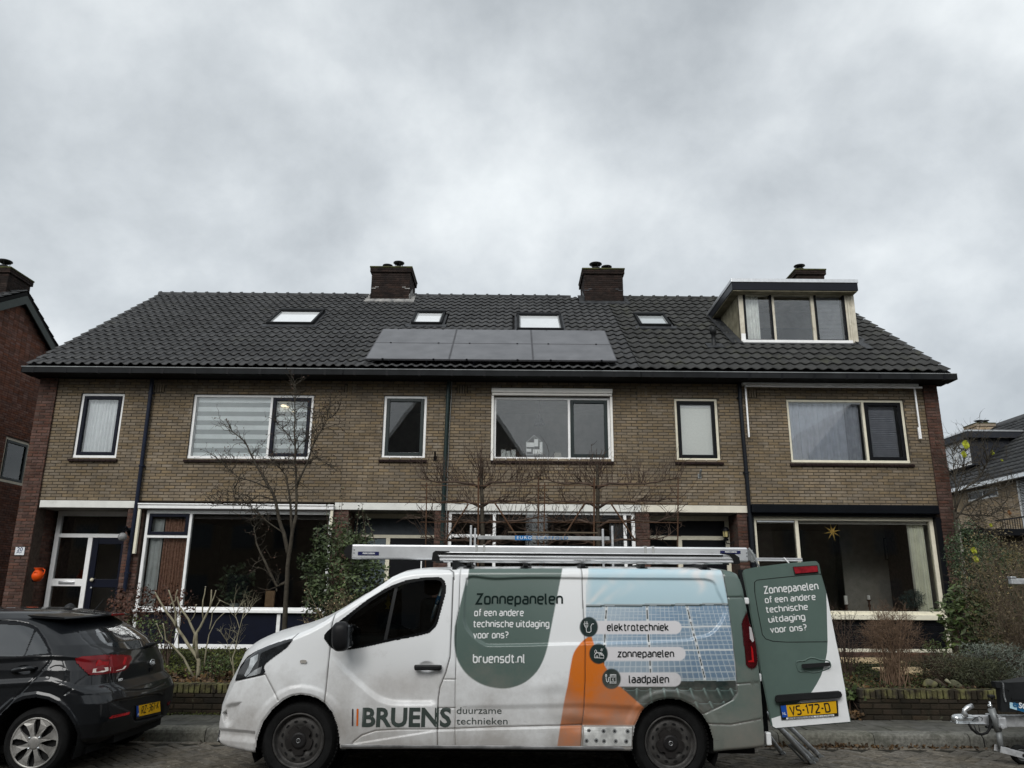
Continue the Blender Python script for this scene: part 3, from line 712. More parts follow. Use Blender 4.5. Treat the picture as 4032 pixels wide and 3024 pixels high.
# flashing strips beside the dormer
s1_ = (yb-EY)/math.cos(SL)
b = MB(); M = roofM(0, 0)
for i in range(8):
    sa = DS-.15+(s1_-DS+.3)*i/8; sb = DS-.15+(s1_-DS+.3)*(i+1)/8+.02
    b.box(DX0-.26, DX0, sa, sb, .045, .062+.006*(i % 2), M)
for i in range(3): b.box(DX1, DX1+.2+.05*i, DS-.55+.35*i, DS-.2+.35*i, .05, .066, M)
b.box(DX0-.2, DX1+.1, DS-.16, DS+.0, .03, .045, M)
b.build('dormer_flashing', M_LEAD, root)
# plastic vent pipe through the roof
vx, vs_ = roof_hit(2812, 1370)
vy, vz = EY+vs_*math.cos(SL), EZ+vs_*math.sin(SL)
zt_ = P(2808, 1290, vy).z
b = MB(); b.lathe([(.055, vz-.1), (.055, vz+.12), (.048, vz+.13), (.048, zt_-.16), (.075, zt_-.15), (.08, zt_), (.06, zt_+.015), (0, zt_+.02)], (vx, vy, 0), n=20)
b.box(vx-.16, vx+.16, vs_-.2, vs_+.12, .045, .07, roofM(0, 0)) if False else None
b.build('vent_pipe', M_PLASTIC, H3, smooth=True)
MB().bbox(vx-.18, vx+.2, vs_-.16, vs_+.16, .035, .075, .01, roofM(0, 0)).build('pipe_flashing', M_LEAD, H3)

# ---- gutter, soffit, downpipes
gy0, gy1 = EY-.15, EY+.03
gz1 = P(2016, 1457, gy0).z; gz0 = P(2016, 1480, gy0).z
gxl, gxr = P(86, 1440, gy0).x, P(3768, 1466, gy0).x
for k, h in enumerate(HS):
    xa = gxl if k == 0 else HX[k][0]; xb = gxr if k == 2 else HX[k][1]
    b = MB(); b.box(xa, xb-.004, gy0, gy0+.015, gz0, gz1-.012); b.box(xa, xb-.004, gy0+.02, gy1+.2, gz0, gz0+.015)
    b.box(xa, xa+.01, gy0, gy1+.1, gz0, gz1-.02); b.build('gutter', M_DZINC, h)
    b = MB(); b.tube([(xa-.01, gy0, gz1-.004), (xb-.006, gy0, gz1-.004)], .011, 8); b.build('gutter_bead', M_ZINC, h)  # bead paler than the gutter, its highlight put into the colour
    b = MB(); x = xa+.22
    while x < xb-.05:
        b.box(x, x+.05, gy0-.006, gy0+.1, gz0-.006, gz1-.02); x += .683
    b.build('gutter_bracket', M_BLACK, h)
    MB().box(xa, xb-.004, gy0+.02, YF+.1, gz0+.016, gz0+.04).build('soffit', M_SOFFIT, h)
def downpipe(h, pts, m, r=.04, clips=()):
    b = MB(); b.tube([P(x, y, YF-.07) for x, y in pts], r, 14)
    for y in clips:
        i = [k for k in range(len(pts)-1) if pts[k][1] <= y <= pts[k+1][1]][0]; f = (y-pts[i][1])/(pts[i+1][1]-pts[i][1]); x = pts[i][0]+(pts[i+1][0]-pts[i][0])*f
        b.tube([P(x, y-3, YF-.07), P(x, y+4, YF-.07)], r*1.25, 14); c = P(x, y, YF-.07); b.box(c.x-.06, c.x+.06, YF-.07, YF-.005, c.z-.012, c.z+.012)
    return b.build('downpipe', m, h, smooth=False)
M_NPIPE = mat('navy_pipe', (.008, .012, .026), .35, var=.2); M_GPIPE = mat('green_pipe', (.010, .022, .021), .4, var=.2); M_BPIPE = mat('black_pipe', (.007, .009, .013), .35, var=.2)
downpipe(H1, [(602, 1478), (571, 1720), (538, 1980), (520, 2110), (489, 2330)], M_NPIPE, clips=(1548, 1834, 2140, 2255))
downpipe(H2, [(1769, 1482), (1764, 1560), (1752, 1840), (1738, 2180)], M_GPIPE, .043, clips=(1560,))
b = MB(); b.tube([P(1780, 1485, YF-.03), P(1776, 1580, YF-.03), P(1770, 1680, YF-.03), P(1762, 1860, YF-.03), P(1756, 2130, YF-.03)], .008, 6); b.build('cable', mat('grey_cable', (.25, .25, .24), .6), H2)
downpipe(H3, [(2910, 1490), (2914, 1570), (2926, 1720), (2939, 1860), (2956, 2080), (2968, 2240)], M_BPIPE, .042, clips=(1566, 1860))
# awning cassette above the upper window of H3
a0, a1 = P(2924, 1507, YF-.16), P(3617, 1515, YF-.16)
b = MB(); b.bbox(a0.x, a1.x, YF-.17, YF-.0, a0.z-.04, a0.z+.02, .008); b.tube([(a0.x+.05, YF-.19, a0.z-.08), (a1.x+.05, YF-.19, a0.z-.083)], .022, 10)
b.build('awning_cassette', mat('pale_grey_metal', (.86, .86, .86), .4, metal=.1, var=.05), H3)
b = MB(); p, q = P(2936, 1545, YF-.1), P(2948, 1722, YF-.1); b.bbox(p.x-.016, p.x+.016, YF-.12, YF-.09, q.z, a0.z-.05, .004)
p, q = P(3600, 1530, YF-.1), P(3613, 1728, YF-.1); b.bbox(p.x-.016, p.x+.016, YF-.12, YF-.09, q.z, a0.z-.05, .004); b.bbox(p.x-.03, p.x-.012, YF-.1, YF-.06, q.z, q.z+.25, .004)
b.build('awning_arm', MATS['pale_grey_metal'], H3)

# ================================================================== ground storey of the terrace
M_CONC = mat('white_concrete_band', (.66, .66, .62), .7, var=.05, scale=6, bump=.001, dirt=((.38, .37, .33), 2.5, .6, .85))
YA = YF+.66                                       # recessed entrance plane
gx = lambda px, py=2020: P(px, py, YF).x
zt = ZBB
# piers: (house, x0, x1, side return on left/right)
pl0, pl1 = P(165, 1463, YF-.04).x, XL+.01
pr0, pr1 = XR-.005, P(3684, 1490, YF-.04).x
for hh, a, c in ((H1, pl0, pl1), (H3, pr0, pr1)):
    wall(hh, Matrix.Translation((0, YF-.045, 0)), a, c, .25, ZTOP+.06, [], M_RB, M_RBS, M_RMORT, 130, thick=.35, zref=.03, wallname='end_wall', phase=a)
    wall(hh, Matrix.Translation((c if hh is H1 else a, 0, 0)) @ Matrix.Rotation(math.pi/2 if hh is H1 else -math.pi/2, 4, 'Z'), *((YF-.045, YF+.0) if hh is H1 else (-YF-.0, -YF+.045)), .25, ZTOP, [], M_RB, M_RBS, M_RMORT, 0, zref=.03, wallname=None)
# left gable side and right gable side (brick faces seen from a step aside)
for hh, x, rot in ((H1, pl0, -math.pi/2), (H3, pr1, math.pi/2)):
    ya, yb = YF-.04, 2*RY-EY-.4
    u0, u1 = (-yb, -ya) if rot < 0 else (ya, yb)
    wall(hh, Matrix.Translation((x, 0, 0)) @ Matrix.Rotation(rot, 4, 'Z'), u0, u1, .2, ZTOP-.1, [], M_RB, M_RBS, M_RMORT, 0, zref=.03, wallname='gable_wall')
    b = MB(); b.prism([(YF, ZTOP-.1), (2*RY-EY-.4, ZTOP-.1), (RY, RZ-.12)], min(x, x+(.12 if rot < 0 else -.12)), max(x, x+(.12 if rot < 0 else -.12)), Matrix(((0, 1, 0, 0), (1, 0, 0, 0), (0, 0, 1, 0), (0, 0, 0, 1)))); b.build('gable_peak', M_RMORT, hh)
a1 = (P(156, 2015, YF).x+XL)/2; a1 = XL
p12 = (gx(502), gx(566)); p13 = (gx(1313), gx(1372)); p21 = (gx(1712), gx(1766)); p22 = (gx(2503), gx(2556)); p31 = (gx(2902), gx(2958))
for hh, (a, c), z in ((H1, p12, .3), (H1, p13, .3), (H2, p21, .3), (H2, p22, .3), (H3, p31, .3)):
    wall(hh, Matrix.Translation((0, YF+.01, 0)), a, c, .25, zt+.02, [], M_RB, M_RBS, M_RMORT, 34, thick=.5, zref=.03, wallname='pier', phase=a)
# alcove returns
for hh, x, rot in ((H1, XL, math.pi/2), (H1, p13[1], math.pi/2), (H2, p22[1], math.pi/2), (H3, p31[0], -math.pi/2), (H1, p12[0], -math.pi/2), (H2, p21[0], -math.pi/2)):
    u = (YF+.012, YA+.1) if rot > 0 else (-YA-.1, -YF-.012)
    wall(hh, Matrix.Translation((x, 0, 0)) @ Matrix.Rotation(rot, 4, 'Z'), u[0], u[1], .25, zt+.1, [], M_RB, M_RBS, M_RMORT, 20, thick=.06, zref=.03, wallname='alcove_wall')
# concrete bands
for hh, a, c in ((H1, gx(157, 1990), gx(532, 1990)), (H1, gx(1319, 1990), B1), (H2, B1, B2), (H3, B2, gx(2956, 2000))):
    MB().bbox(a+.002, c-.002, YF-.02, YF+.3, ZBB, ZBT-.002, .006).build('concrete_band', M_CONC if hh is not H3 else mat('cream_concrete_band', (.66, .62, .52), .7, var=.05, scale=6, bump=.001, dirt=((.38, .35, .28), 2.5, .6, .85)), hh)
for hh, a, c in ((H1, XL, p12[0]), (H1, p13[1], B1), (H2, B1, p21[0]), (H2, p22[1], B2), (H3, B2, p31[0])):
    MB().box(a, c, YF+.02, YA+.12, ZBB-.012, ZBB-.002).build('porch_ceiling', mat('porch_ceiling_paint', (.22, .21, .18), .8), hh)
    MB().box(a, c, YF, YA+.3, .2, .36).build('doorstep', mat('doorstep_stone', (.09, .09, .09), .8), hh)
# ---- big windows
def big(px_tl, px_tr, px_bl, px_br, D): return rp(px_tl, px_tr, px_bl, px_br, D)
W7 = rp((573,2010),(1308,2015),(537,2400),(1284,2406), YF+.05)
m7 = P(744, 2100, YF+.05).x
o7 = window(H1, W7, M_WHITE, y=YF+.05, fw=.06, mull=[m7], transoms=[(W7[0]+.06, m7, P(650, 2112, YF+.05).z)], sashes=[(W7[0], m7, P(650, 2112, YF).z, 9)], sm=M_NAVY, sw=.07, depth=.1)
zs7 = W7[2]; zb7 = P(900, 2556, YF+.05).z
b = MB(); b.bbox(W7[0]-.03, W7[1]+.03, YF-.02, YF+.06, zs7-.045, zs7+.012, .006); b.build('window_sill', M_WHITE, H1)
b = MB(); b.bbox(W7[0], W7[1], YF+.04, YF+.12, zb7, zb7+.09, .006)
pxs = [W7[0]+.03, P(700, 2470, YF+.05).x, P(1094, 2470, YF+.05).x, W7[1]-.03]
for x in pxs: b.bbox(x-.035, x+.035, YF+.042, YF+.1, zb7+.09, zs7-.045, .004)
b.build('panel_frame', M_WHITE, H1)
for i in range(3): MB().bbox(pxs[i]+.036, pxs[i+1]-.036, YF+.075, YF+.1, zb7+.088, zs7-.044, .004).build('wall_panel', M_NAVY, H1)
wall(H1, Matrix.Translation((0, YF+.03, 0)), W7[0]-.05, W7[1]+.05, .22, zb7, [], M_RB, M_RBS, M_RMORT, 30, thick=.1, zref=.03, wallname='plinth')
# white awning box over it
a0, a1_ = P(546, 1981, YF-.1), P(1315, 1983, YF-.1); az0 = P(900, 2004, YF-.1).z
b = MB(); b.bbox(a0.x, a1_.x, YF-.12, YF-.02, az0, a0.z-.035, .008); b.bbox(a0.x, a1_.x, YF-.14, YF-.02, a0.z-.03, a0.z, .005); b.build('awning_box', M_WHITE, H1)
for (x0_, y0_, x1_, y1_) in ((551, 2006, 535, 2180), (1308, 2006, 1297, 2090)):
    p, q = P(x0_, y0_, YF-.06), P(x1_, y1_, YF-.06); MB().bbox(p.x-.028, p.x+.028, YF-.09, YF-.03, q.z, az0, .004).build('awning_arm', M_CREAM, H1)
M_BROWNC = mat('brown_striped_curtain', (.42, .25, .18), .95, var=0, col2=(.22, .11, .075), scale=24)
curtain(o7, W7[0]+.33, m7-.08, W7[2]+.1, W7[3]-.08, YF+.22, M_BROWNC, 8, .03)
curtain(o7, W7[0]+.07, W7[0]+.32, W7[2]+.04, W7[3]-.08, YF+.2, mat('net_curtain', (.5, .53, .52), .9), 2, .02)
W8 = rp((1769,2011),(2504,2014),(1752,2404),(2506,2408), YF+.05)
m8 = P(1946, 2100, YF+.05).x; m8b = P(2462, 2100, YF+.05).x
o8 = window(H2, W8, M_WHITE, y=YF+.05, fw=.07, mull=[m8, m8b], transoms=[(W8[0]+.07, m8, P(1860, 2110, YF+.05).z), ], depth=.1)
curtain(o8, m8b-.3, W8[1]-.1, W8[2]+.04, W8[3]-.08, YF+.25, mat('dark_grey_curtain', (.10, .105, .11), .9), 6, .03)
b = MB(); b.bbox(W8[0]-.03, W8[1]+.03, YF-.02, YF+.06, W8[2]-.045, W8[2]+.012, .006); b.build('window_sill', M_WHITE, H2)
MB().box(W8[0], W8[1], YF+.05, YF+.12, .2, W8[2]-.045).build('wall_panel', M_DGREEN, H2)
W9 = rp((2966,2034),(3672,2038),(2985,2418),(3722,2424), YF+.06)
m9 = P(3140, 2100, YF+.06).x
o9 = window(H3, W9, M_CREAM, y=YF+.06, fw=.075, mull=[m9], depth=.1)
zb9 = P(3400, 2568, YF+.05).z; zs9 = W9[2]
MB().bbox(W9[0]-.03, W9[1]+.05, YF-.03, YF+.07, zs9-.09, zs9+.01, .008).build('window_sill', M_CREAM, H3)
b = MB(); b.bbox(W9[0], W9[1]+.04, YF+.05, YF+.12, zb9, zb9+.065, .006); b.bbox(W9[1]-.035, W9[1]+.04, YF+.052, YF+.11, zb9+.065, zs9-.09, .005); b.bbox(W9[0], W9[0]+.06, YF+.052, YF+.11, zb9+.065, zs9-.09, .005); b.build('panel_frame', M_CREAM, H3)
n = 5; hh_ = (zs9-.09-zb9-.065)/n
for i in range(n): MB().bbox(W9[0]+.06, W9[1]-.035, YF+.075+.0, YF+.1, zb9+.065+i*hh_+.004, zb9+.065+(i+1)*hh_, .007).build('cladding_board', M_BLACK, H3)
wall(H3, Matrix.Translation((0, YF+.03, 0)), W9[0]-.05, W9[1]+.06, .2, zb9, [], M_RB, M_RBS, M_RMORT, 30, thick=.1, zref=.03, wallname='plinth')
q0, q1 = P(2959, 1982, YF-.16), P(3696, 1990, YF-.16); qz = P(3300, 2022, YF-.16).z
b = MB(); b.bbox(q0.x, q1.x, YF-.18, YF-.0, qz, q0.z-.01, .02); b.build('shutter_box', mat('shutter_box_paint', (.002, .003, .005), .5, var=.2, spec=.12), H3)
MB().bbox(q0.x+.03, q1.x-.03, YF-.06, YF+.05, W9[3], qz, .004).build('shutter_slot', M_BLACK, H3)
p = P(3681, 2100, YF+.0); MB().bbox(W9[1]+.0, W9[1]+.13, YF-.04, YF+.05, zs9+.01, W9[3]-.002, .004).build('shutter_guide', M_BLACK, H3)
MB().bbox(W9[0]-.13, W9[0], YF-.04, YF+.05, zs9+.01, W9[3]-.002, .004).build('shutter_guide', M_BLACK, H3)
MB().bbox(W9[0]+.09, m9-.05, YF+.05, YF+.09, W9[3]-.12, W9[3]-.085, .004).build('vent_grille', M_ALU, H3)
C_LINEN = mat('linen_curtain', (.88, .88, .74), .95, var=.08, scale=5)
curtain(o9, P(3575, 2100, YF+.3).x, W9[1]-.09, W9[2]+.04, W9[3]-.03, YF+.3, C_LINEN, 7, .035)
# ---- entrances
def entrance(hh, posts, fm, dm, ztr, ztr2, zmid=None, door=None, dark=False, x0=None, x1=None, transom_glass=None):
    b = MB(); y0, y1 = YA, YA+.09; zb_ = .36; zt_ = ZBB-.012
    fw = .07
    b.bbox(x0, x1, y0, y1, zt_-.10, zt_, .004); b.bbox(x0, x1, y0-.002, y1, ztr, ztr2, .004)
    for (a, c, zh) in posts: b.bbox(a, c, y0+.002, y1, zb_, zh, .004)
    o = b.build('door_frame', fm, hh)
    return o
# H1: navy door with glazed sidelight
f0, f1 = P(230, 2015, YA).x, P(504, 2015, YA).x+.12
t0, t1 = P(300, 2116, YA).z, P(300, 2101, YA).z
s0, s1 = P(347, 2120, YA).x, P(365, 2120, YA).x
pl = P(246, 2020, YA).x
o = entrance(H1, [(f0, pl, ZBB-.11), (s0, s1, t0), (f1-.07, f1, ZBB-.11)], M_WHITE, M_NAVY, t0, t1, x0=f0, x1=f1)
MB().box(pl, f1-.07, YA+.03, YA+.036, t1, ZBB-.11).build('transom_pane', GLASS, o)
zr1, zr0 = P(260, 2279, YA).z, P(260, 2308, YA).z
MB().bbox(pl, s0, YA+.005, YA+.08, zr0, zr1, .006).build('letterbox_rail', M_WHITE, o)
lb = MB(); cx = (pl+s0)/2; lb.bbox(cx-.17, cx+.17, YA-.006, YA+.006, (zr0+zr1)/2-.035, (zr0+zr1)/2+.035, .012); lb.bbox(cx-.12, cx+.12, YA-.012, YA-.004, (zr0+zr1)/2-.015, (zr0+zr1)/2+.015, .004); lb.build('letterbox', M_ALU, H1)
MB().box(pl, s0, YA+.03, YA+.036, zr1, t0).build('sidelight_pane', GLASS, o); MB().box(pl, s0, YA+.03, YA+.036, .42, zr0).build('sidelight_pane', GLASS, o)
d = MB(); dz0, dz1 = .37, t0-.005; d.bbox(s1+.005, s1+.13, YA+.02, YA+.06, dz0, dz1, .006); d.bbox(s1+.13, f1-.075, YA+.02, YA+.06, dz1-.13, dz1, .006); d.bbox(s1+.13, f1-.075, YA+.02, YA+.06, zr0-.02, zr1, .006); d.bbox(s1+.13, f1-.075, YA+.02, YA+.06, dz0, dz0+.15, .006)
d.bbox(f1-.18, f1-.075, YA+.022, YA+.06, dz0+.15, dz1-.13, .006)
do = d.build('front_door', M_NAVY, H1)
MB().box(s1+.13, f1-.18, YA+.035, YA+.04, zr1, dz1-.13).build('pane', GLASS, do); MB().box(s1+.13, f1-.18, YA+.035, YA+.04, dz0+.15, zr0-.02).build('pane', GLASS, do)
k = P(352, 2283, YA-.04); b = MB(); b.lathe([(0, -.05), (.03, -.045), (.04, -.02), (.03, 0), (.015, .005), (.015, .05)], (k.x+.04, YA+.0, k.z), 'y', 14); b.build('door_knob', mat('ivory_knob', (.6, .55, .42), .3), do, smooth=True)
b = MB(); b.lathe([(0, -.012), (.018, -.01), (.02, 0)], (k.x+.03, YA+.02, k.z-.16), 'y', 12); b.build('door_lock', M_ALU, do)
# radiator behind the lower sidelight
b = MB()
for i in range(14): b.bbox(pl+.02+i*.035, pl+.046+i*.035, YA+.2, YA+.25, .42, .95, .006)
b.build('radiator', mat('radiator_enamel', (.6, .6, .55), .6), H1)
# H2: grey transom panel and dark door
g0, g1 = p13[1], p21[0]
t0, t1 = P(1550, 2119, YA).z, P(1550, 2106, YA).z; s0, s1 = P(1520, 2130, YA).x, P(1536, 2130, YA).x
o = entrance(H2, [(s0, s1, t0), (g1-.05, g1, ZBB-.11)], M_CREAM, M_BLACK, t0, t1, x0=g0, x1=g1)
MB().box(g0, g1-.05, YA+.02, YA+.04, t1, ZBB-.11).build('transom_panel', mat('grey_panel', (.05, .06, .068), .5, var=.15), o)
MB().box(g0, s0, YA+.03, YA+.036, .37, t0).build('sidelight_pane', mat('frosted_grey_pane', (.10, .125, .14), .3), o)
MB().bbox(s1+.004, g1-.055, YA+.02, YA+.06, .37, t0-.004, .01).build('front_door', M_BLACK, H2)
# H3: dark transom and dark door
g0, g1 = p22[1], p31[0]
t0, t1 = P(2700, 2126, YA).z, P(2700, 2110, YA).z; s0, s1 = P(2668, 2140, YA).x, P(2686, 2140, YA).x
o = entrance(H3, [(s0, s1, t0), (g1-.09, g1, ZBB-.11)], M_CREAM, M_BLACK, t0, t1, x0=g0, x1=g1)
MB().box(g0, g1-.09, YA+.02, YA+.04, t1, ZBB-.11).build('transom_panel', M_BLACK, o)
MB().box(g0, s0, YA+.03, YA+.036, .37, t0).build('sidelight_pane', GLASS, o)
MB().bbox(s1+.004, g1-.095, YA+.02, YA+.06, .37, t0-.004, .01).build('front_door', M_BLACK, H3)
# rooms behind
for k, hh in enumerate(HS):
    x0_ = [p12[0]+.05, p21[0]+.05, p31[0]+.05][k]; x1_ = [p13[1]-.05, p22[1]-.05, XR-.1][k]
    b = MB(); y0, y1 = YF+.17, YF+5.2; t = .02
    b.box(x0_, x1_, y1, y1+t, .3, ZBT-.12); b.box(x0_, x0_+t, y0, y1, .3, ZBT-.12); b.box(x1_-t, x1_, y0, y1, .3, ZBT-.12); b.box(x0_, x1_, y0, y1, .3, .34)
    b.box(x0_, x1_, y0, y0+.01, ZBB-.2, ZBT-.12)
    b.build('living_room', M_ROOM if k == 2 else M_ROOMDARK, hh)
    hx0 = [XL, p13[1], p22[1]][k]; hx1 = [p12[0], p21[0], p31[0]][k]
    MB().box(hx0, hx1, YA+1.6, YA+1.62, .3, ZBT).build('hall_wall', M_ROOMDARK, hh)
# ---- small things on the facade
c = P(482, 2114, YF-.2); b = MB()
lamp = thing('globe_lamp', 'round grey glass globe lamp on the brick pier beside the navy front door', 'wall lamp', c)
r_ = .085; b = MB(); b.lathe([(r_*math.sin(a), -r_*math.cos(a)) for a in [i*math.pi/14 for i in range(15)]], c, 'z', 24); b.build('globe', mat('dusty_glass_globe', (.22, .22, .22), .15, var=.2, scale=20), lamp, smooth=True)
b = MB(); b.tube([c+Vector((0, 0, .08)), c+Vector((0, 0, .12)), c+Vector((.06, .04, .13)), c+Vector((.06, .2, .13))], .014, 8); b.bbox(c.x+.0, c.x+.1, YF-.03, YF+.0, c.z+.06, c.z+.2, .01); b.build('bracket', M_BLACK, lamp)
c = P(505, 2087, YF-.06); b = MB(); b.tube([(c.x-.02, YF-.14, c.z+.06), (c.x+.015, YF-.02, c.z-.08)], .028, 12); b.bbox(c.x-.01, c.x+.05, YF-.03, YF+.008, c.z-.12, c.z-.02, .005)
tag(b.build('flag_holder', M_BLACK), 'black flagpole holder on the red pier above the globe lamp', 'flag holder')
for (px, py, lab, m) in ((1713, 1797, 'black flagpole holder on the yellow wall left of the green downpipe', M_BLACK), (2756, 1867, 'grey metal flagpole holder below the window with the plain blind', M_ZINC)):
    c = P(px, py, YF-.05); b = MB(); b.tube([(c.x, YF-.02, c.z-.05), (c.x+.005, YF-.13, c.z+.08)], .022, 12); b.bbox(c.x-.035, c.x+.035, YF-.02, YF-.004, c.z-.085, c.z+.01, .004)
    tag(b.build('flag_holder', m), lab, 'flag holder')
# brass lantern by the third door
c = P(2857, 2100, YF+.35); lan = thing('wall_lantern', 'black wall lantern with pale yellow glass in the right porch', 'wall lamp', c); b = MB()
b.lathe([(.085, .05), (.08, .075), (.055, .12), (0, .14)], c, 'z', 16); b.lathe([(.0, -.16), (.05, -.15), (.055, -.12), (.03, -.1), (.06, -.085), (.065, -.075)], c, 'z', 16)
for k in range(6): a = k*math.pi/3; b.tube([c+Vector((.062*math.cos(a), .062*math.sin(a), -.08)), c+Vector((.072*math.cos(a), .072*math.sin(a), .06))], .006, 5)
b.tube([c+Vector((0, 0, -.15)), c+Vector((0, 0, -.2)), c+Vector((.08, .0, -.22)), c+Vector((.2, 0, -.15))], .012, 6); b.build('lantern_frame', M_BLACK, lan)
b = MB(); b.lathe([(.052, -.08), (.06, .06)], c, 'z', 16); b.build('lantern_glass', mat('yellow_lantern_glass', (.42, .36, .17), .3), lan, smooth=True)
# house number sign
c = P(78, 2170, YF-.045); p = P(63, 2154, YF-.06); q = P(94, 2186, YF-.06)
sg = thing('house_number_sign', 'small white tile with number 20 on the red end pier', 'house number', c)
MB().bbox(p.x, q.x, YF-.07, YF-.05, q.z, p.z, .004).build('tile', mat('white_enamel', (.66, .68, .70), .25, var=.03), sg)
def text_obj(name, s, loc, size, m, parent=None, bold=0, sx=1.0, rot=None, extr=.001, align='LEFT', shear=0, spacing=1.0):
    cu = bpy.data.curves.new(name, 'FONT'); cu.body = s; cu.size = size; cu.extrude = extr; cu.offset = bold; cu.align_x = align; cu.shear = shear; cu.space_character = spacing
    cu.resolution_u = 3
    tmp = bpy.data.objects.new(name, cu); COL.objects.link(tmp)
    dg = bpy.context.evaluated_depsgraph_get(); me = bpy.data.meshes.new_from_object(tmp.evaluated_get(dg)); bpy.data.objects.remove(tmp)
    me.name = name; me.materials.clear(); me.materials.append(m)
    xs = [v.co.x for v in me.vertices]; me['w'] = max(xs)-min(xs) if xs else 0
    if rot is None: rot = Matrix.Rotation(math.pi/2, 4, 'X')
    me.transform(Matrix.Translation(loc) @ rot @ Matrix.Diagonal((sx, 1, 1, 1)))
    return link(name, me, parent)
M_INKB = mat('blue_ink', (.03, .05, .12), .5); M_INK = mat('black_ink', (.01, .012, .012), .5)
text_obj('number', '20', (p.x+.035, YF-.0715, q.z+.075), .12, M_INKB, sg, bold=.001)
b = MB(); b.tube([(p.x+.03, YF-.071, q.z+.04), (p.x+.07, YF-.071, q.z+.06), (p.x+.1, YF-.071, q.z+.045), (p.x+.14, YF-.071, q.z+.055)], .006, 5); b.build('ornament', M_INKB, sg)
# orange wall pot
c = P(149, 2264, YF-.14); b = MB()
b.lathe([(.0, -.13), (.06, -.12), (.105, -.05), (.11, .0), (.085, .06), (.06, .09), (.075, .12), (.095, .135), (.085, .14), (.055, .11)], c, 'z', 18)
vp = thing('wall_pot', 'bright orange clay pot hanging on the red brick end wall', 'pot', c); b.build('vessel', mat('orange_clay', (.66, .075, .006), .5, var=.15), vp, smooth=True)
b = MB(); b.tube([c+Vector((.08, 0, .12)), c+Vector((.13, 0, .1)), c+Vector((.12, 0, .03)), c+Vector((.1, 0, -.02))], .012, 6); b.tube([c+Vector((-.05, -.06, .02)), c+Vector((0, -.1, .07)), c+Vector((.06, -.05, .0))], .02, 6); b.build('handle', MATS['orange_clay'], vp, smooth=True)
b = MB(); b.lathe([(.0, -.02), (.05, -.01), (.06, .02), (0, .04)], c+Vector((-.07, .05, -.12)), 'z', 12); b.build('hook_plate', M_BLACK, vp)
# things in the right window
c = P(3278, 2094, YF+.3)
st = thing('paper_star', 'eight-pointed straw star hanging in the large right window', 'star ornament', c); ms = mat('straw_gold', (.75, .5, .13), .6, var=.2)
for k in range(8):
    a = k*math.pi/4+.2; l_ = .205 if k % 2 == 0 else .2; d = Vector((math.cos(a), 0, math.sin(a))); s_ = Vector((-math.sin(a), 0, math.cos(a)))
    b = MB(); b.add([c+s_*.022, c-s_*.022, c+Vector((0, -.03, 0)), c+Vector((0, .03, 0)), c+d*l_], [(0, 2, 4), (2, 1, 4), (1, 3, 4), (3, 0, 4), (0, 3, 1, 2)]); b.build('star_point', ms, st)
b = MB(); b.tube([c+Vector((0, 0, .02)), (c.x, c.y, W9[3])], .002, 4); b.build('thread', M_INK, st)
for (px, pyt, pyb, lab, h0) in ((3336, 2346, 2416, 'taller white candle on a wooden holder behind the right window', .035), (3427, 2345, 2416, 'shorter white candle on a turned brown candlestick in the right window', .03)):
    D = YF+.22; zt_, zb_ = P(px, pyt, D).z, W9[2]+.02; x = P(px, pyb, D).x
    t_ = thing('candle', lab, 'candle', (x, D, zb_), 0, 'candles on the right window sill'); zc = P(px, 2380 if h0 == .035 else 2361, D).z
    b = MB(); b.lathe([(0, zc), (h0, zc), (h0, zt_), (h0*.6, zt_+.004), (0, zt_+.002)], (x, D, 0), n=16); b.build('wax', mat('candle_wax', (.9, .88, .82), .5, var=.04), t_, smooth=False)
    b = MB(); hgt = zc-zb_; b.lathe([(.0, zb_), (.045, zb_), (.05, zb_+.02), (.02, zb_+.04), (.016, zb_+hgt*.45), (.035, zb_+hgt*.55), (.018, zb_+hgt*.7), (.02, zb_+hgt*.88), (.045, zb_+hgt*.95), (.045, zc), (0, zc)], (x, D, 0), n=16); b.build('candlestick', mat('turned_wood', (.09, .045, .03), .5), t_, smooth=True)
c0_, c1_ = P(3475, 2118, YF+2.2), P(3529, 2206, YF+2.2)
pic = thing('framed_picture', 'small framed drawing on the living room wall behind the right window', 'picture', (c0_.x, c0_.y, c1_.z))
MB().bbox(c0_.x, c1_.x, YF+2.18, YF+2.2, c1_.z, c0_.z, .004).build('frame', mat('thin_dark_frame', (.03, .025, .02), .5), pic)
MB().box(c0_.x+.025, c1_.x-.025, YF+2.174, YF+2.179, c1_.z+.025, c0_.z-.025).build('mount', mat('passepartout', (.24, .23, .2), .8), pic)
cx, cz = (c0_.x+c1_.x)/2, (c0_.z+c1_.z)/2; MB().box(cx-.08, cx+.08, YF+2.17, YF+2.1735, cz-.1, cz+.08).build('sketch', mat('sketch_ink', (.10, .09, .08), .8, scale=20, var=.6), pic)
MB().box(c0_.x-1.0, c1_.x+1.6, YF+2.202, YF+2.24, .34, ZBT-.15).build('inner_wall', mat('beige_wall', (.3, .28, .24), .9), H3)
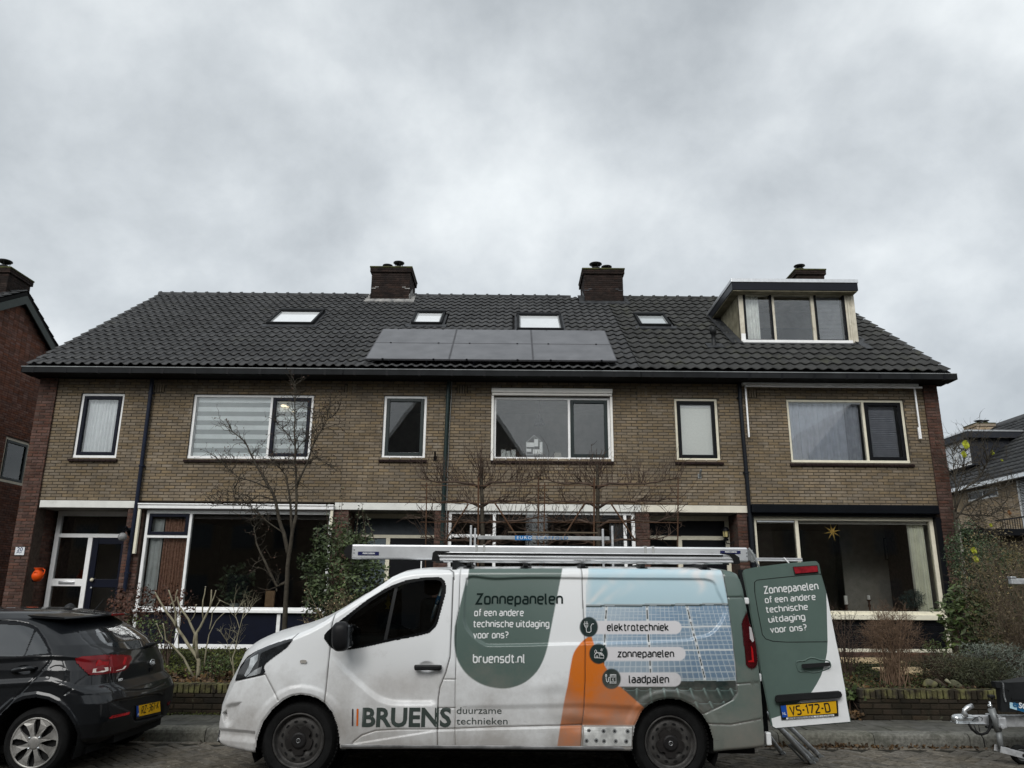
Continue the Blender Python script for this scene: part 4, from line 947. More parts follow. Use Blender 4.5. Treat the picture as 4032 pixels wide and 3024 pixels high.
# clutter on the upstairs sill of the middle house
yw = YF+.14
hd = thing('photo_hanger', 'white wire house with clipped paper cards behind the middle upstairs window', 'card holder', P(2104, 1790, yw)); b = MB()
A, B_, C, D_, E_ = [P(x, y, yw) for x, y in ((2073, 1790), (2072, 1742), (2103, 1714), (2135, 1742), (2136, 1790))]
b.tube([A, B_, C, D_, E_, A], .005, 5, cap=False); b.tube([C, (C+(A+E_)/2-C)], .003, 4); b.build('wire', M_WHITE, hd)
for (x0_, y0_, x1_, y1_) in ((2073, 1742, 2103, 1760), (2104, 1729, 2119, 1758), (2125, 1741, 2136, 1770), (2073, 1767, 2092, 1779), (2098, 1769, 2136, 1787)):
    p, q = P(x0_, y0_, yw-.01), P(x1_, y1_, yw-.01); MB().box(p.x, q.x, yw-.012, yw-.008, q.z, p.z).build('card', mat('white_card', (.95, .95, .93), .8, var=.04), hd)
for i, (x0_, y0_, x1_, y1_) in enumerate(((1973, 1770, 1991, 1790), (1993, 1775, 2010, 1790), (2013, 1770, 2031, 1790), (2182, 1782, 2210, 1792))):
    p, q = P(x0_, y0_, yw), P(x1_, y1_, yw)
    b = MB(); b.bbox(p.x, q.x, yw, yw+.05, W4[2]+.06, p.z, .006)
    lab = ['pale box on the upstairs sill, the one at the corner of the middle window', 'small low white box between two taller ones on the upstairs sill', 'pale box on the upstairs sill nearest the wire house', 'flat beige tin on the upstairs sill right of the wire house'][i]
    tag(b.build('sill_box', mat('pale_card', (.6, .62, .6), .8) if i < 3 else mat('beige_tin', (.25, .23, .19), .6)), lab, 'box', 'boxes on the middle upstairs sill')
# ceiling lamp upstairs behind W4 and lit ceiling lamps behind W2
c = P(2124, 1660, YF+1.1); pl_ = thing('pendant_lamp', 'grey pendant lamp hanging behind the middle upstairs window', 'lamp', c); b = MB()
b.lathe([(.02, .16), (.03, .1), (.07, .06), (.12, -.05), (.125, -.09), (.115, -.085)], c, 'z', 20); b.build('shade', mat('grey_lamp_shade', (.10, .105, .11), .5), pl_, smooth=True)
b = MB(); b.tube([c+Vector((0, 0, .14)), (c.x, c.y, ZTOP-.1)], .006, 5); b.build('cord', M_INK, pl_)
for i, (px, py, s_) in enumerate(((1117, 1598, .042), (1133, 1602, .022), (1153, 1621, .014))):
    c = P(px, py, YF+.12); b = MB(); b.lathe([(s_*1.5*math.sin(a), -s_*.6*math.cos(a)) for a in [k*math.pi/8 for k in range(9)]], c, 'z', 14)
    tag(b.build('ceiling_lamp', mat('lit_lamp_glass', (.8, .7, .5), .5, emit=((1, .82, .55), .9)), smooth=True), ['largest glowing lamp seen in the navy upstairs sash', 'small glowing lamp touching the large one in the navy upstairs sash', 'tiny glowing lamp lower right in the navy upstairs sash'][i], 'lamp', 'lit lamps behind the striped blind')

# ================================================================== ground
M_ROAD = mat('road_far', (.085, .078, .068), .9, var=0, col2=(.05, .046, .04), scale=9, bump=.01, bscale=40, coords='World')
M_PAV = mat('clinker_paver', (.185, .165, .135), .9, var=0, col2=(.085, .075, .06), scale=16, bump=.004, bscale=90, objrand=.22, coords='World', dirt=((.30, .28, .24), 11, .62, .70))
M_PAVS = mat('clinker_paver_field', (.185, .165, .135), .9, var=0, col2=(.085, .075, .06), scale=16, bump=.004, bscale=90, attr='tint', objrand=.22, coords='World', dirt=((.30, .28, .24), 11, .62, .70))
M_PTILE = mat('pavement_tile', (.115, .112, .097), .92, var=0, col2=(.065, .063, .054), scale=7, bump=.003, bscale=90, objrand=.14, coords='World', dirt=((.045, .052, .03), 2.4, .56, .75))
M_PTILES = mat('pavement_tile_field', (.115, .112, .097), .92, var=0, col2=(.065, .063, .054), scale=7, bump=.003, bscale=90, attr='tint', objrand=.14, coords='World', dirt=((.045, .052, .03), 2.4, .56, .75))
M_KERB = mat('concrete_kerb', (.20, .195, .165), .92, var=0, col2=(.10, .097, .082), scale=30, bump=.004, bscale=120, objrand=.08, coords='World', dirt=((.055, .056, .042), 3.0, .52, .7))
M_SOIL = mat('garden_soil_earth', (.022, .018, .012), 1.0, var=0, col2=(.013, .015, .008), scale=4, bump=.03, bscale=14, coords='World')
M_SAND = mat('joint_sand', (.028, .026, .020), 1.0, var=.3, scale=10, coords='World')
KY = 8.73; KZ = .125
road = MB().box(-90, 90, -60, KY, -.6, -.012).build('road', M_ROAD, kind='structure')
MB().box(-90, 90, KY, 140, -.6, .02).build('ground', M_SOIL, kind='structure')
# herringbone clinkers on the part of the road the photo shows
items = []; W_, L_ = .105, .21; rnd = random.Random(4); rot = Matrix.Rotation(R(45), 4, 'Z')
def paver_arrays(w_, l_, h_=.03, c=.006):
    x, y = w_/2-.0035, l_/2-.0035
    v = [(-x,-y,-h_),(x,-y,-h_),(x,y,-h_),(-x,y,-h_), (-x,-y,-c),(x,-y,-c),(x,y,-c),(-x,y,-c), (-x+c,-y+c,0),(x-c,-y+c,0),(x-c,y-c,0),(-x+c,y-c,0)]
    return v, [(0,1,5,4),(1,2,6,5),(2,3,7,6),(3,0,4,7),(4,5,9,8),(5,6,10,9),(6,7,11,10),(7,4,8,11),(8,9,10,11)]
pv = paver_arrays(W_, L_)
for a in range(-90, 100):
    for b_ in range(-10, 130):
        d = (a-b_) % 4
        if d == 0: cx, cy, rr = (a+1)*W_, (b_+.5)*W_, math.pi/2
        elif d == 3: cx, cy, rr = (a+.5)*W_, (b_+1)*W_, 0
        else: continue
        p = rot @ Vector((cx, cy, 0)); p.x += 0; p.y += 0
        if not (7.35 < p.y < KY-.19 and -6.6 < p.x < 6.6): continue
        M = Matrix.Translation((p.x, p.y, rnd.uniform(-.003, .003))) @ rot @ Matrix.Rotation(rr+rnd.uniform(-.01, .01), 4, 'Z') @ Matrix.Rotation(rnd.uniform(-.015, .015), 4, 'X') @ Matrix.Rotation(rnd.uniform(-.015, .015), 4, 'Y')
        items.append((0, pv[0], pv[1], M))
# gutter course along the kerb
pv2 = paver_arrays(.105, .21)
for i in range(-31, 32):
    for j in range(1):
        items.append((1, pv2[0], pv2[1], Matrix.Translation((i*.212+.1, KY-.06-.108*j, rnd.uniform(-.003, .003))) @ Matrix.Rotation(math.pi/2+rnd.uniform(-.01, .01), 4, 'Z')))
MB().box(-6.7, 6.7, 7.2, KY, -.012, -.009).build('joint_sand', M_SAND, road)
def vis(it):   # clinkers hidden under the van last
    p = it[3].translation; s = (p-Vector((0, 0, CAM_H))).length
    return s+(20 if -2.9 < p.x < 2.3 else 0)+(0 if p.y > 7.55 else 30)
pieces('clinker', items, M_PAV, M_PAVS, road, 300, key=vis)
# kerb stones
kerb = MB().box(-30, 30, KY+.02, KY+.2, -.1, KZ-.02).build('kerb', M_SAND, kind='structure')
kv = []
x0s = P(807, 2900, KY).x % 1.0
for i in range(-9, 9):
    b = MB(); x = x0s+i*1.0
    prof = [(KY-.012, -.1), (KY+.002, KZ-.045), (KY+.012, KZ-.02), (KY+.03, KZ-.006), (KY+.05, KZ), (KY+.2, KZ), (KY+.2, -.1)]
    b.prism(prof, x+.004, x+.996, Matrix(((0, 1, 0, 0), (1, 0, 0, 0), (0, 0, 1, 0), (0, 0, 0, 1))))
    b.build('kerb_stone', M_KERB, kerb)
pave = MB().box(-30, 30, KY+.2, 9.75, .0, KZ-.03).build('pavement', M_SAND, kind='structure')
pt = paver_arrays(.305, .305, .04, .004); items = []
for j in range(0, 3):
    for i in range(-30, 30):
        x = i*.305+(.15 if j % 2 else 0); y = KY+.2+.153+j*.305
        items.append((0, pt[0], pt[1], Matrix.Translation((x, y, KZ+rnd.uniform(-.004, .003))) @ Matrix.Rotation(rnd.uniform(-.008, .008), 4, 'X') @ Matrix.Rotation(rnd.uniform(-.008, .008), 4, 'Y')))
pieces('pavement_tile', items, M_PTILE, M_PTILES, pave, 300)
# garden walls
GWY = PZ(3600, 2836, KZ).y; GT = P(3600, 2716, GWY).z
print('garden wall', GWY, GT, PZ(760, 2793, KZ), P(760, 2690, GWY).z)
M_MB = mat('mossy_brick', (.036, .027, .019), .95, var=0, col2=(.022, .019, .013), scale=6, bump=.005, bscale=50, objrand=.3, coords='World', dirt=((.10, .105, .07), 7, .62, .72))
M_MBS = mat('mossy_brick_field', (.036, .027, .019), .95, var=0, col2=(.022, .019, .013), scale=6, bump=.005, bscale=50, attr='tint', objrand=.3, coords='World', dirt=((.10, .105, .07), 7, .62, .72))
M_COPE = mat('mossy_coping_brick', (.050, .038, .028), .95, var=0, col2=(.028, .024, .016), scale=6, bump=.005, bscale=50, objrand=.25, coords='World', dirt=((.14, .135, .055), 6, .45, .62))
M_MM = mat('dark_mortar', (.018, .015, .010), 1.0, var=.3)
def garden_wall(lab, x0, x1, side=None):
    t_ = thing('garden_wall', lab, 'garden wall', (x0, GWY, KZ), 0, 'low brick garden walls')
    zc = GT-.105
    MB().box(x0+.01, x1-.01, GWY+.008, GWY+.19, KZ-.04, zc).build('wall_core', M_MM, t_)
    wall(t_, Matrix.Translation((0, GWY, 0)), x0, x1, KZ, zc, [], M_MB, M_MBS, M_MM, 150, wallname=None, zref=KZ-.01)
    if side: wall(t_, Matrix.Translation((x0, 0, 0)) @ Matrix.Rotation(-math.pi/2, 4, 'Z'), -GWY-.2, -GWY, KZ, zc, [], M_MB, M_MBS, M_MM, 8, wallname=None, zref=KZ-.01)
    n = int((x1-x0)/.066); rnd = random.Random(int(x1))
    me = None
    for i in range(n):
        x = x0+i*.066+.033; w_ = .054
        if me is None:
            bb = MB(); bb.bbox(-w_/2, w_/2, 0, .205, -.1, 0, .006); me_o = bb.build('coping_brick', M_COPE, t_); me = me_o.data
            o = me_o
        else: o = link('coping_brick', me, t_)
        o.matrix_basis = Matrix.Translation((x+rnd.uniform(-.003, .003), GWY-.008+rnd.uniform(-.004, .004), GT+rnd.uniform(-.004, .003))) @ Matrix.Rotation(rnd.uniform(-.03, .03), 4, 'Y')
        o.matrix_parent_inverse = wm(t_).inverted()
    return t_
gw1 = garden_wall('low mossy brick garden wall seen between the dark hatchback and the van', P(500, 2700, GWY).x, P(1650, 2700, GWY).x)
gxa = P(3380, 2720, GWY).x
gw2 = garden_wall('low mossy brick garden wall at the right, behind the trailer drawbar', gxa, gxa+3.6, side=True)
# garden earth: gently uneven
def earth(name, x0, x1, y0, y1, z0, z1, nx, ny, mat_, lab=None):
    rnd = random.Random(3); vs = []; g = [[rnd.uniform(-.03, .03) for _ in range(nx+1)] for _ in range(ny+1)]
    for j in range(ny+1):
        for i in range(nx+1): vs.append((x0+(x1-x0)*i/nx, y0+(y1-y0)*j/ny, z0+(z1-z0)*j/ny+g[j][i]))
    b = MB(); b.add(vs, [(j*(nx+1)+i, j*(nx+1)+i+1, (j+1)*(nx+1)+i+1, (j+1)*(nx+1)+i) for j in range(ny) for i in range(nx)])
    return b.build(name, mat_, smooth=True, kind='structure')
earth('garden_soil', -14, P(1650, 2700, GWY).x, GWY+.19, YF+.5, GT-.09, .34, 60, 36, M_SOIL)
earth('garden_soil', gxa+.06, 14, GWY+.19, YF+.5, GT-.09, .32, 50, 36, M_SOIL)
earth('garden_soil', P(1650, 2700, GWY).x, gxa+.06, GWY-.02, YF+.5, KZ+.03, .32, 40, 36, M_SOIL)
for x, lab in ((P(1650, 2700, GWY).x, 'dark edging along the bed behind the van'), (gxa, 'dark edging along the bed at the end of the right garden wall')): tag(MB().box(x-.03, x+.06, GWY+.2, YF-.1, .0, .425).build('bed_edging', M_MM), lab, 'edging')
# the row across the street, behind the viewer: it darkens the window reflections as in the photo
M_OB = mat('opposite_brick', (.09, .07, .05), .9, var=.2, scale=3); mat('opposite_brick_trim', (.07, .065, .055), .8); M_OR = mat('opposite_roof', (.09, .09, .092), .6, var=.2, scale=5)
def opposite(x0, x1, y, zw, zr, gable, lab):
    t_ = thing('opposite_house', lab, 'house', (x0, y, 0), 0, 'houses across the street'); d = 8.0
    MB().box(x0, x1, y-d, y, 0, zw).build('wall', M_OB, t_); b = MB()
    if gable: b.prism([(x0-.4, zw-.2), (x1+.4, zw-.2)]+([((x0+x1)/2, zr)] if gable == 1 else [(x1-2, zr), (x0+5, zr)]), y-d-.3, y+.4)
    else: b.prism([(y-d-.4, zw-.1), (y+.4, zw-.1), (y-d/2, zr)], x0-.05, x1+.05, Matrix(((0, 1, 0, 0), (1, 0, 0, 0), (0, 0, 1, 0), (0, 0, 0, 1))))
    b.build('roof', M_OR, t_)
    if gable == 1:
        b = MB(); c = (x0+x1)/2
        for s_ in (-1, 1): e_ = x0-.4 if s_ < 0 else x1+.4; b.hexa([(e_, y+.41, zw-.2), (e_, y+.47, zw-.2), (c, y+.47, zr), (c, y+.41, zr)], [(e_, y+.41, zw+.1), (e_, y+.47, zw+.1), (c, y+.47, zr+.3), (c, y+.41, zr+.3)])
        b.build('barge_board', M_WHITE, t_)
    n = int((x1-x0)/2.2)
    for i in range(n):
        for z in (.9, 3.6):
            c = x0+(i+.5)*(x1-x0)/n; f = MB().box(c-.65, c+.65, y-.02, y+.03, z, z+1.4).build('window', MATS['opposite_brick_trim'], t_); MB().box(c-.57, c+.57, y+.031, y+.036, z+.08, z+1.32).build('pane', mat('dark_window_pane', (.03, .035, .04), .1), f)
opposite(-30, -9, -11.0, 5.6, 9.3, False, 'brick row house across the street, furthest from the van')
opposite(-7.6, .8, -10.0, 8.0, 14.5, True, 'gabled brick house across the street facing the middle of the terrace')
opposite(2.5, 10, -12.0, 5.6, 9.0, False, 'low brick row house across the street beside the gabled one')
opposite(14.5, 32, -11.0, 6.2, 12.0, 2, 'larger hipped brick house across the street near the far corner')

# ================================================================== the van
def proj(x, y, z):
    x = np.asarray(x, float); y = np.asarray(y, float); z = np.asarray(z, float)-CAM_H
    f = x*_f.x+y*_f.y+z*_f.z; r = x*CR.x+y*CR.y+z*CR.z; u = x*CU.x+y*CU.y+z*CU.z
    return 2016+FPX*r/f, 1512-FPX*u/f
def z2(p): return (800+p[0]/2.212, 2274+p[1]/2.212)      # zoom windows used to read the photo
def z3(p): return (1700+p[0]/2.212, 2274+p[1]/2.212)
def zD(p): return (2500+p[0]/1.843, 2124+p[1]/1.843)
def zB(p): return (1000+p[0]/2.212, 1650+p[1]/2.212)
def zC(p): return (2000+p[0]/2.212, 1650+p[1]/2.212)
def zA(p): return (0+p[0]/2.212, 2274+p[1]/2.212)
VY0 = 6.88; VYC = VY0+.965
def ss(a, b, v): t = np.clip((v-a)/(b-a), 0, 1); return t*t*(3-2*t)
def ybase(x, z):
    x = np.asarray(x, float); z = np.asarray(z, float)
    y = VY0+.10*(np.clip(z-.75, 0, 2)/1.0)**2+.03*(np.clip(.5-z, 0, 1)/.3)**2
    xf = -1.75+.10*np.clip(z-.6, 0, 1)
    y = y+.50*(np.clip(xf-x, 0, 2)/.95)**2.6
    y = y+.05*(np.clip(x-1.95, 0, 1)/.22)**2
    return y
def V(px, py):
    D = VY0
    for _ in range(4): p = P(px, py, D); D = float(ybase(p.x, p.z))
    return p.x, p.z
def inpoly(px, py, poly):
    inside = np.zeros(px.shape, bool); n = len(poly)
    for i in range(n):
        x0, y0 = poly[i]; x1, y1 = poly[(i+1) % n]
        c = ((y0 > py) != (y1 > py)); xi = (x1-x0)*(py-y0)/((y1-y0) if y1 != y0 else 1e-9)+x0
        inside ^= c & (px < xi)
    return inside
def segdist(px, py, pts, closed=False):
    d = np.full(px.shape, 1e9); n = len(pts)
    for i in range(n if closed else n-1):
        x0, y0 = pts[i]; x1, y1 = pts[(i+1) % n]; dx, dy = x1-x0, y1-y0; L = dx*dx+dy*dy+1e-9
        t = np.clip(((px-x0)*dx+(py-y0)*dy)/L, 0, 1); d = np.minimum(d, np.hypot(px-x0-t*dx, py-y0-t*dy))
    return d
def sdf(px, py, poly): d = segdist(px, py, poly, True); return np.where(inpoly(px, py, poly), -d, d)
def smooth_poly(pts, n=4, closed=True):
    """Catmull-Rom through the points"""
    out_ = []; N = len(pts)
    for i in range(N if closed else N-1):
        g = lambda k: pts[(k) % N] if closed else pts[max(0, min(N-1, k))]
        p0, p1, p2, p3 = g(i-1), g(i), g(i+1), g(i+2)
        for k in range(n):
            t = k/n
            out_.append(tuple(.5*((2*p1[a])+(-p0[a]+p2[a])*t+(2*p0[a]-5*p1[a]+4*p2[a]-p3[a])*t*t+(-p0[a]+3*p1[a]-3*p2[a]+p3[a])*t**3) for a in (0, 1)))
    if not closed: out_.append(pts[-1])
    return out_
# outlines of the near side (photo pixels -> x,z)
top_px = [z2(p) for p in ((132, 1330), (140, 1240), (165, 1100), (200, 1030), (240, 955), (272, 890), (290, 830), (318, 760), (370, 690), (470, 620), (600, 563), (700, 525), (820, 486), (930, 440), (1040, 382), (1140, 318), (1300, 215), (1450, 120), (1560, 50))] + \
         [zB(p) for p in ((940, 1545), (1100, 1432), (1200, 1372), (1300, 1333), (1400, 1315), (1500, 1308), (1700, 1302), (2100, 1299))] + [zC(p) for p in ((300, 1297), (700, 1299), (1200, 1302), (1500, 1306), (1860, 1312), (1950, 1322), (2000, 1345), (2025, 1390), (2043, 1450), (2058, 1540))] + \
         [zD(p) for p in ((800, 500), (824, 560), (870, 700), (884, 930), (905, 980), (916, 1040), (926, 1150), (932, 1300), (940, 1400))]
topxz = [V(*p) for p in top_px]
bot_px = [z2(p) for p in ((132, 1330), (128, 1420), (150, 1455), (200, 1480), (300, 1503), (440, 1528), (1190, 1497))] + [z3(p) for p in ((200, 1497), (1740, 1512))] + [zD(p) for p in ((575, 1545), (935, 1510), (945, 1470))]
botxz = [V(*p) for p in bot_px]
VX0 = min(min(p[0] for p in topxz), min(p[0] for p in botxz)); VX1 = V(*zD((938, 1400)))[0]
def mono(pts):
    o = [pts[0]]
    for p in pts[1:]:
        if p[0] > o[-1][0]+1e-4: o.append(p)
    return np.array(o)
_t = mono(topxz); _b = mono(botxz)
print('van', VX0, VX1, 'top', [tuple(round(float(v), 2) for v in p) for p in topxz][::4], 'bottom', [tuple(round(float(v), 2) for v in p) for p in botxz])
WF = V(*z2((812, 1425))); WR = V(*z3((2095, 1448)))
print('wheels', WF, WR)
# ---- feature lines in photo pixels
ARCHF = [z2(p) for p in ((452, 1528), (470, 1400), (520, 1260), (600, 1150), (700, 1065), (770, 1030), (850, 1017), (930, 1027), (1000, 1052), (1070, 1100), (1130, 1180), (1170, 1290), (1188, 1400), (1192, 1500))]
ARCHR = [z3(p) for p in ((1742, 1515), (1748, 1420), (1770, 1290), (1820, 1180), (1880, 1110), (1960, 1070), (2060, 1052))] + [zD(p) for p in ((330, 1162), (420, 1205), (490, 1270), (540, 1350), (568, 1450), (575, 1550))]
DOORWIN = smooth_poly([z2(p) for p in ((1052, 510), (1120, 432), (1290, 300), (1420, 200), (1560, 112))] + [zB(p) for p in ((1100, 1500), (1200, 1450), (1320, 1406), (1450, 1384), (1580, 1374), (1640, 1388), (1668, 1430), (1672, 1500))] + [z2(p) for p in ((2095, 200), (2060, 330), (2035, 410), (1990, 465), (1920, 497), (1600, 562), (1400, 608), (1210, 634), (1130, 622), (1080, 570))], 3)
GLASSWIN = smooth_poly([z2(p) for p in ((1180, 560), (1210, 470), (1290, 345), (1420, 240), (1560, 145), (1700, 70))] + [zB(p) for p in ((1230, 1470), (1330, 1432), (1460, 1408), (1570, 1400), (1625, 1412), (1640, 1450))] + [z2(p) for p in ((2090, 90), (2060, 220), (2020, 380), (1970, 450), (1910, 478), (1600, 540), (1380, 590), (1230, 610))], 3)
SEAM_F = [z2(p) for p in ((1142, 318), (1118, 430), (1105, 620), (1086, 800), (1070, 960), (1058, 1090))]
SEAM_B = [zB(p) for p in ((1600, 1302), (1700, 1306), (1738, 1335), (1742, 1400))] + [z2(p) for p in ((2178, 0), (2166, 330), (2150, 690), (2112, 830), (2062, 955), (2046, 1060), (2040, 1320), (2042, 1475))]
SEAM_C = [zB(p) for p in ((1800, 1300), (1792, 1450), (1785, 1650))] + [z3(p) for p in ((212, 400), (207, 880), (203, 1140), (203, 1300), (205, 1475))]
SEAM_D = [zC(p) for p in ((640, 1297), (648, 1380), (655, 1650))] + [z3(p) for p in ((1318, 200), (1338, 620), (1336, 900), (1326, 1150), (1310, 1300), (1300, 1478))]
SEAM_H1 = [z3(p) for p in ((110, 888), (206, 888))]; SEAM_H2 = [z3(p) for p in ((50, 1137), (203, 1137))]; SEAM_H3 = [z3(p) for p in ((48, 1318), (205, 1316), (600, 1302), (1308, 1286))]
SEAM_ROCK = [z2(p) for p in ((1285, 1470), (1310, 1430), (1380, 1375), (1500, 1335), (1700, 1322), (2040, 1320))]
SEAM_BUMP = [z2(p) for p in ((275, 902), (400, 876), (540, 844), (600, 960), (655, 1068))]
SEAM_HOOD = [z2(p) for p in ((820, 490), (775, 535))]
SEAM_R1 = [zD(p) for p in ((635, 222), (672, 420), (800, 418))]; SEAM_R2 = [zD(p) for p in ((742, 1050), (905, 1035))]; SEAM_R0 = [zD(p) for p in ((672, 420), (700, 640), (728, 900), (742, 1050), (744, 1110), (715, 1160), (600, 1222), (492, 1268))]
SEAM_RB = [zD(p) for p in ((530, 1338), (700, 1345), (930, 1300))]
PRESS = smooth_poly([z3((300, 40)), z3((310, 12)), z3((360, -8))] + [zB((2100, 1392)), zC((200, 1383)), zC((900, 1390)), zC((1600, 1394)), zC((1740, 1400)), zC((1800, 1430)), zC((1828, 1500))] + [zD((650, 480)), zD((652, 545)), zD((610, 625)), zD((540, 690)), zD((430, 716))] + [z3((2200, 548)), z3((1700, 566)), z3((1200, 578)), z3((560, 592)), z3((450, 576)), z3((350, 500)), z3((292, 410)), z3((284, 300))], 3)
SCOOP = smooth_poly([z2(p) for p in ((1080, 640), (1200, 790), (1350, 935), (1500, 1060), (1640, 1112), (1800, 1118), (2042, 1116))], 4, False)
def yvan(x, z):
    """finished surface of the near side"""
    x = np.asarray(x, float); z = np.asarray(z, float); y = ybase(x, z); X, Y = proj(x, y, z); dy = np.zeros_like(y)
    s = sdf(X, Y, PRESS); dy += .020*ss(5, -5, s)
    mid = (X > 1280) & (X < 1735)
    c = np.interp(X, [p[0] for p in SCOOP], [p[1] for p in SCOOP]); below = Y-c        # >0 below the crease
    sc_ = np.where(mid, .028*ss(6, -26, below)*ss(-290, -40, below), 0); sc_ *= ss(1285, 1380, X)*ss(1735, 1690, X); dy += sc_
    for A in (ARCHF, ARCHR):
        d = segdist(X, Y, A); dy -= .010*ss(44, 22, d)*ss(0, 8, d)
    cr_ = np.interp(X, [z3((203, 0))[0], z3((1340, 0))[0], z3((1850, 0))[0]], [z3((0, 1108))[1], z3((0, 1085))[1], z3((0, 1110))[1]])
    m = (X > 1790) & (X < 2560); dy += np.where(m, .012*ss(0, 26, Y-cr_)*ss(200, 60, Y-cr_)*ss(1790, 1850, X), 0)
    r_ = np.interp(X, [p[0] for p in [z2((1300, 1400)), z2((2040, 1320)), z3((1308, 1286)), z3((1750, 1290))]], [p[1]+2 for p in [z2((1300, 1440)), z2((2040, 1322)), z3((1308, 1290)), z3((1750, 1292))]])
    m = (X > 1385) & (X < 2490); dy += np.where(m, -.010*ss(0, 6, Y-r_), 0)
    # dents in the sliding door and panel
    for (cx, cy, rx, ry, a) in ((2200, 2740, 55, 40, .010), (2245, 2815, 60, 26, -.012), (2290, 2860, 60, 22, .016), (2150, 2700, 70, 26, -.008), (1830, 2790, 80, 50, .006), (2480, 2810, 70, 20, .008), (2350, 2830, 50, 18, -.008)):
        dy += a*np.exp(-((X-cx)/rx)**2-((Y-cy)/ry)**2)
    # fog lamp hollow of the bumper, bumper lip
    f_ = smooth_poly([z2(p) for p in ((178, 1140), (200, 1105), (260, 1088), (335, 1080), (335, 1110), (300, 1200), (260, 1285), (215, 1308), (185, 1290), (168, 1220))], 3)
    s = sdf(X, Y, f_); dy += .035*ss(2, -22, s)
    s = sdf(X, Y, [z2(p) for p in ((170, 1180), (195, 1160), (200, 1230), (180, 1260))]); dy += .05*ss(2, -6, s)
    bl = np.interp(X, [z2((140, 0))[0], z2((440, 0))[0]], [z2((0, 1345))[1], z2((0, 1370))[1]]); dy += np.where(X < 1005, .025*ss(-18, 0, Y-bl)*ss(36, 6, Y-bl), 0)
    hc = z2((1945, 780)); r2 = np.hypot((X-hc[0])/32, (Y-hc[1])/23); dy += .022*np.clip(1-r2**2, 0, 1)
    for S, w_ in ((SEAM_F, 3.2), (SEAM_B, 3.2), (SEAM_C, 2.2), (SEAM_D, 2.6), (SEAM_H1, 2.4), (SEAM_H2, 2.2), (SEAM_H3, 3), (SEAM_BUMP, 3), (SEAM_R1, 2.6), (SEAM_R2, 2.6), (SEAM_R0, 2), (SEAM_RB, 3), (SEAM_ROCK, 2.6)):
        dy += .006*ss(w_+2, w_-1, segdist(X, Y, S))
    return y+dy
WHITE = (.83, .84, .84); GREEN = (.098, .142, .124); BLACK = (.012, .012, .013)
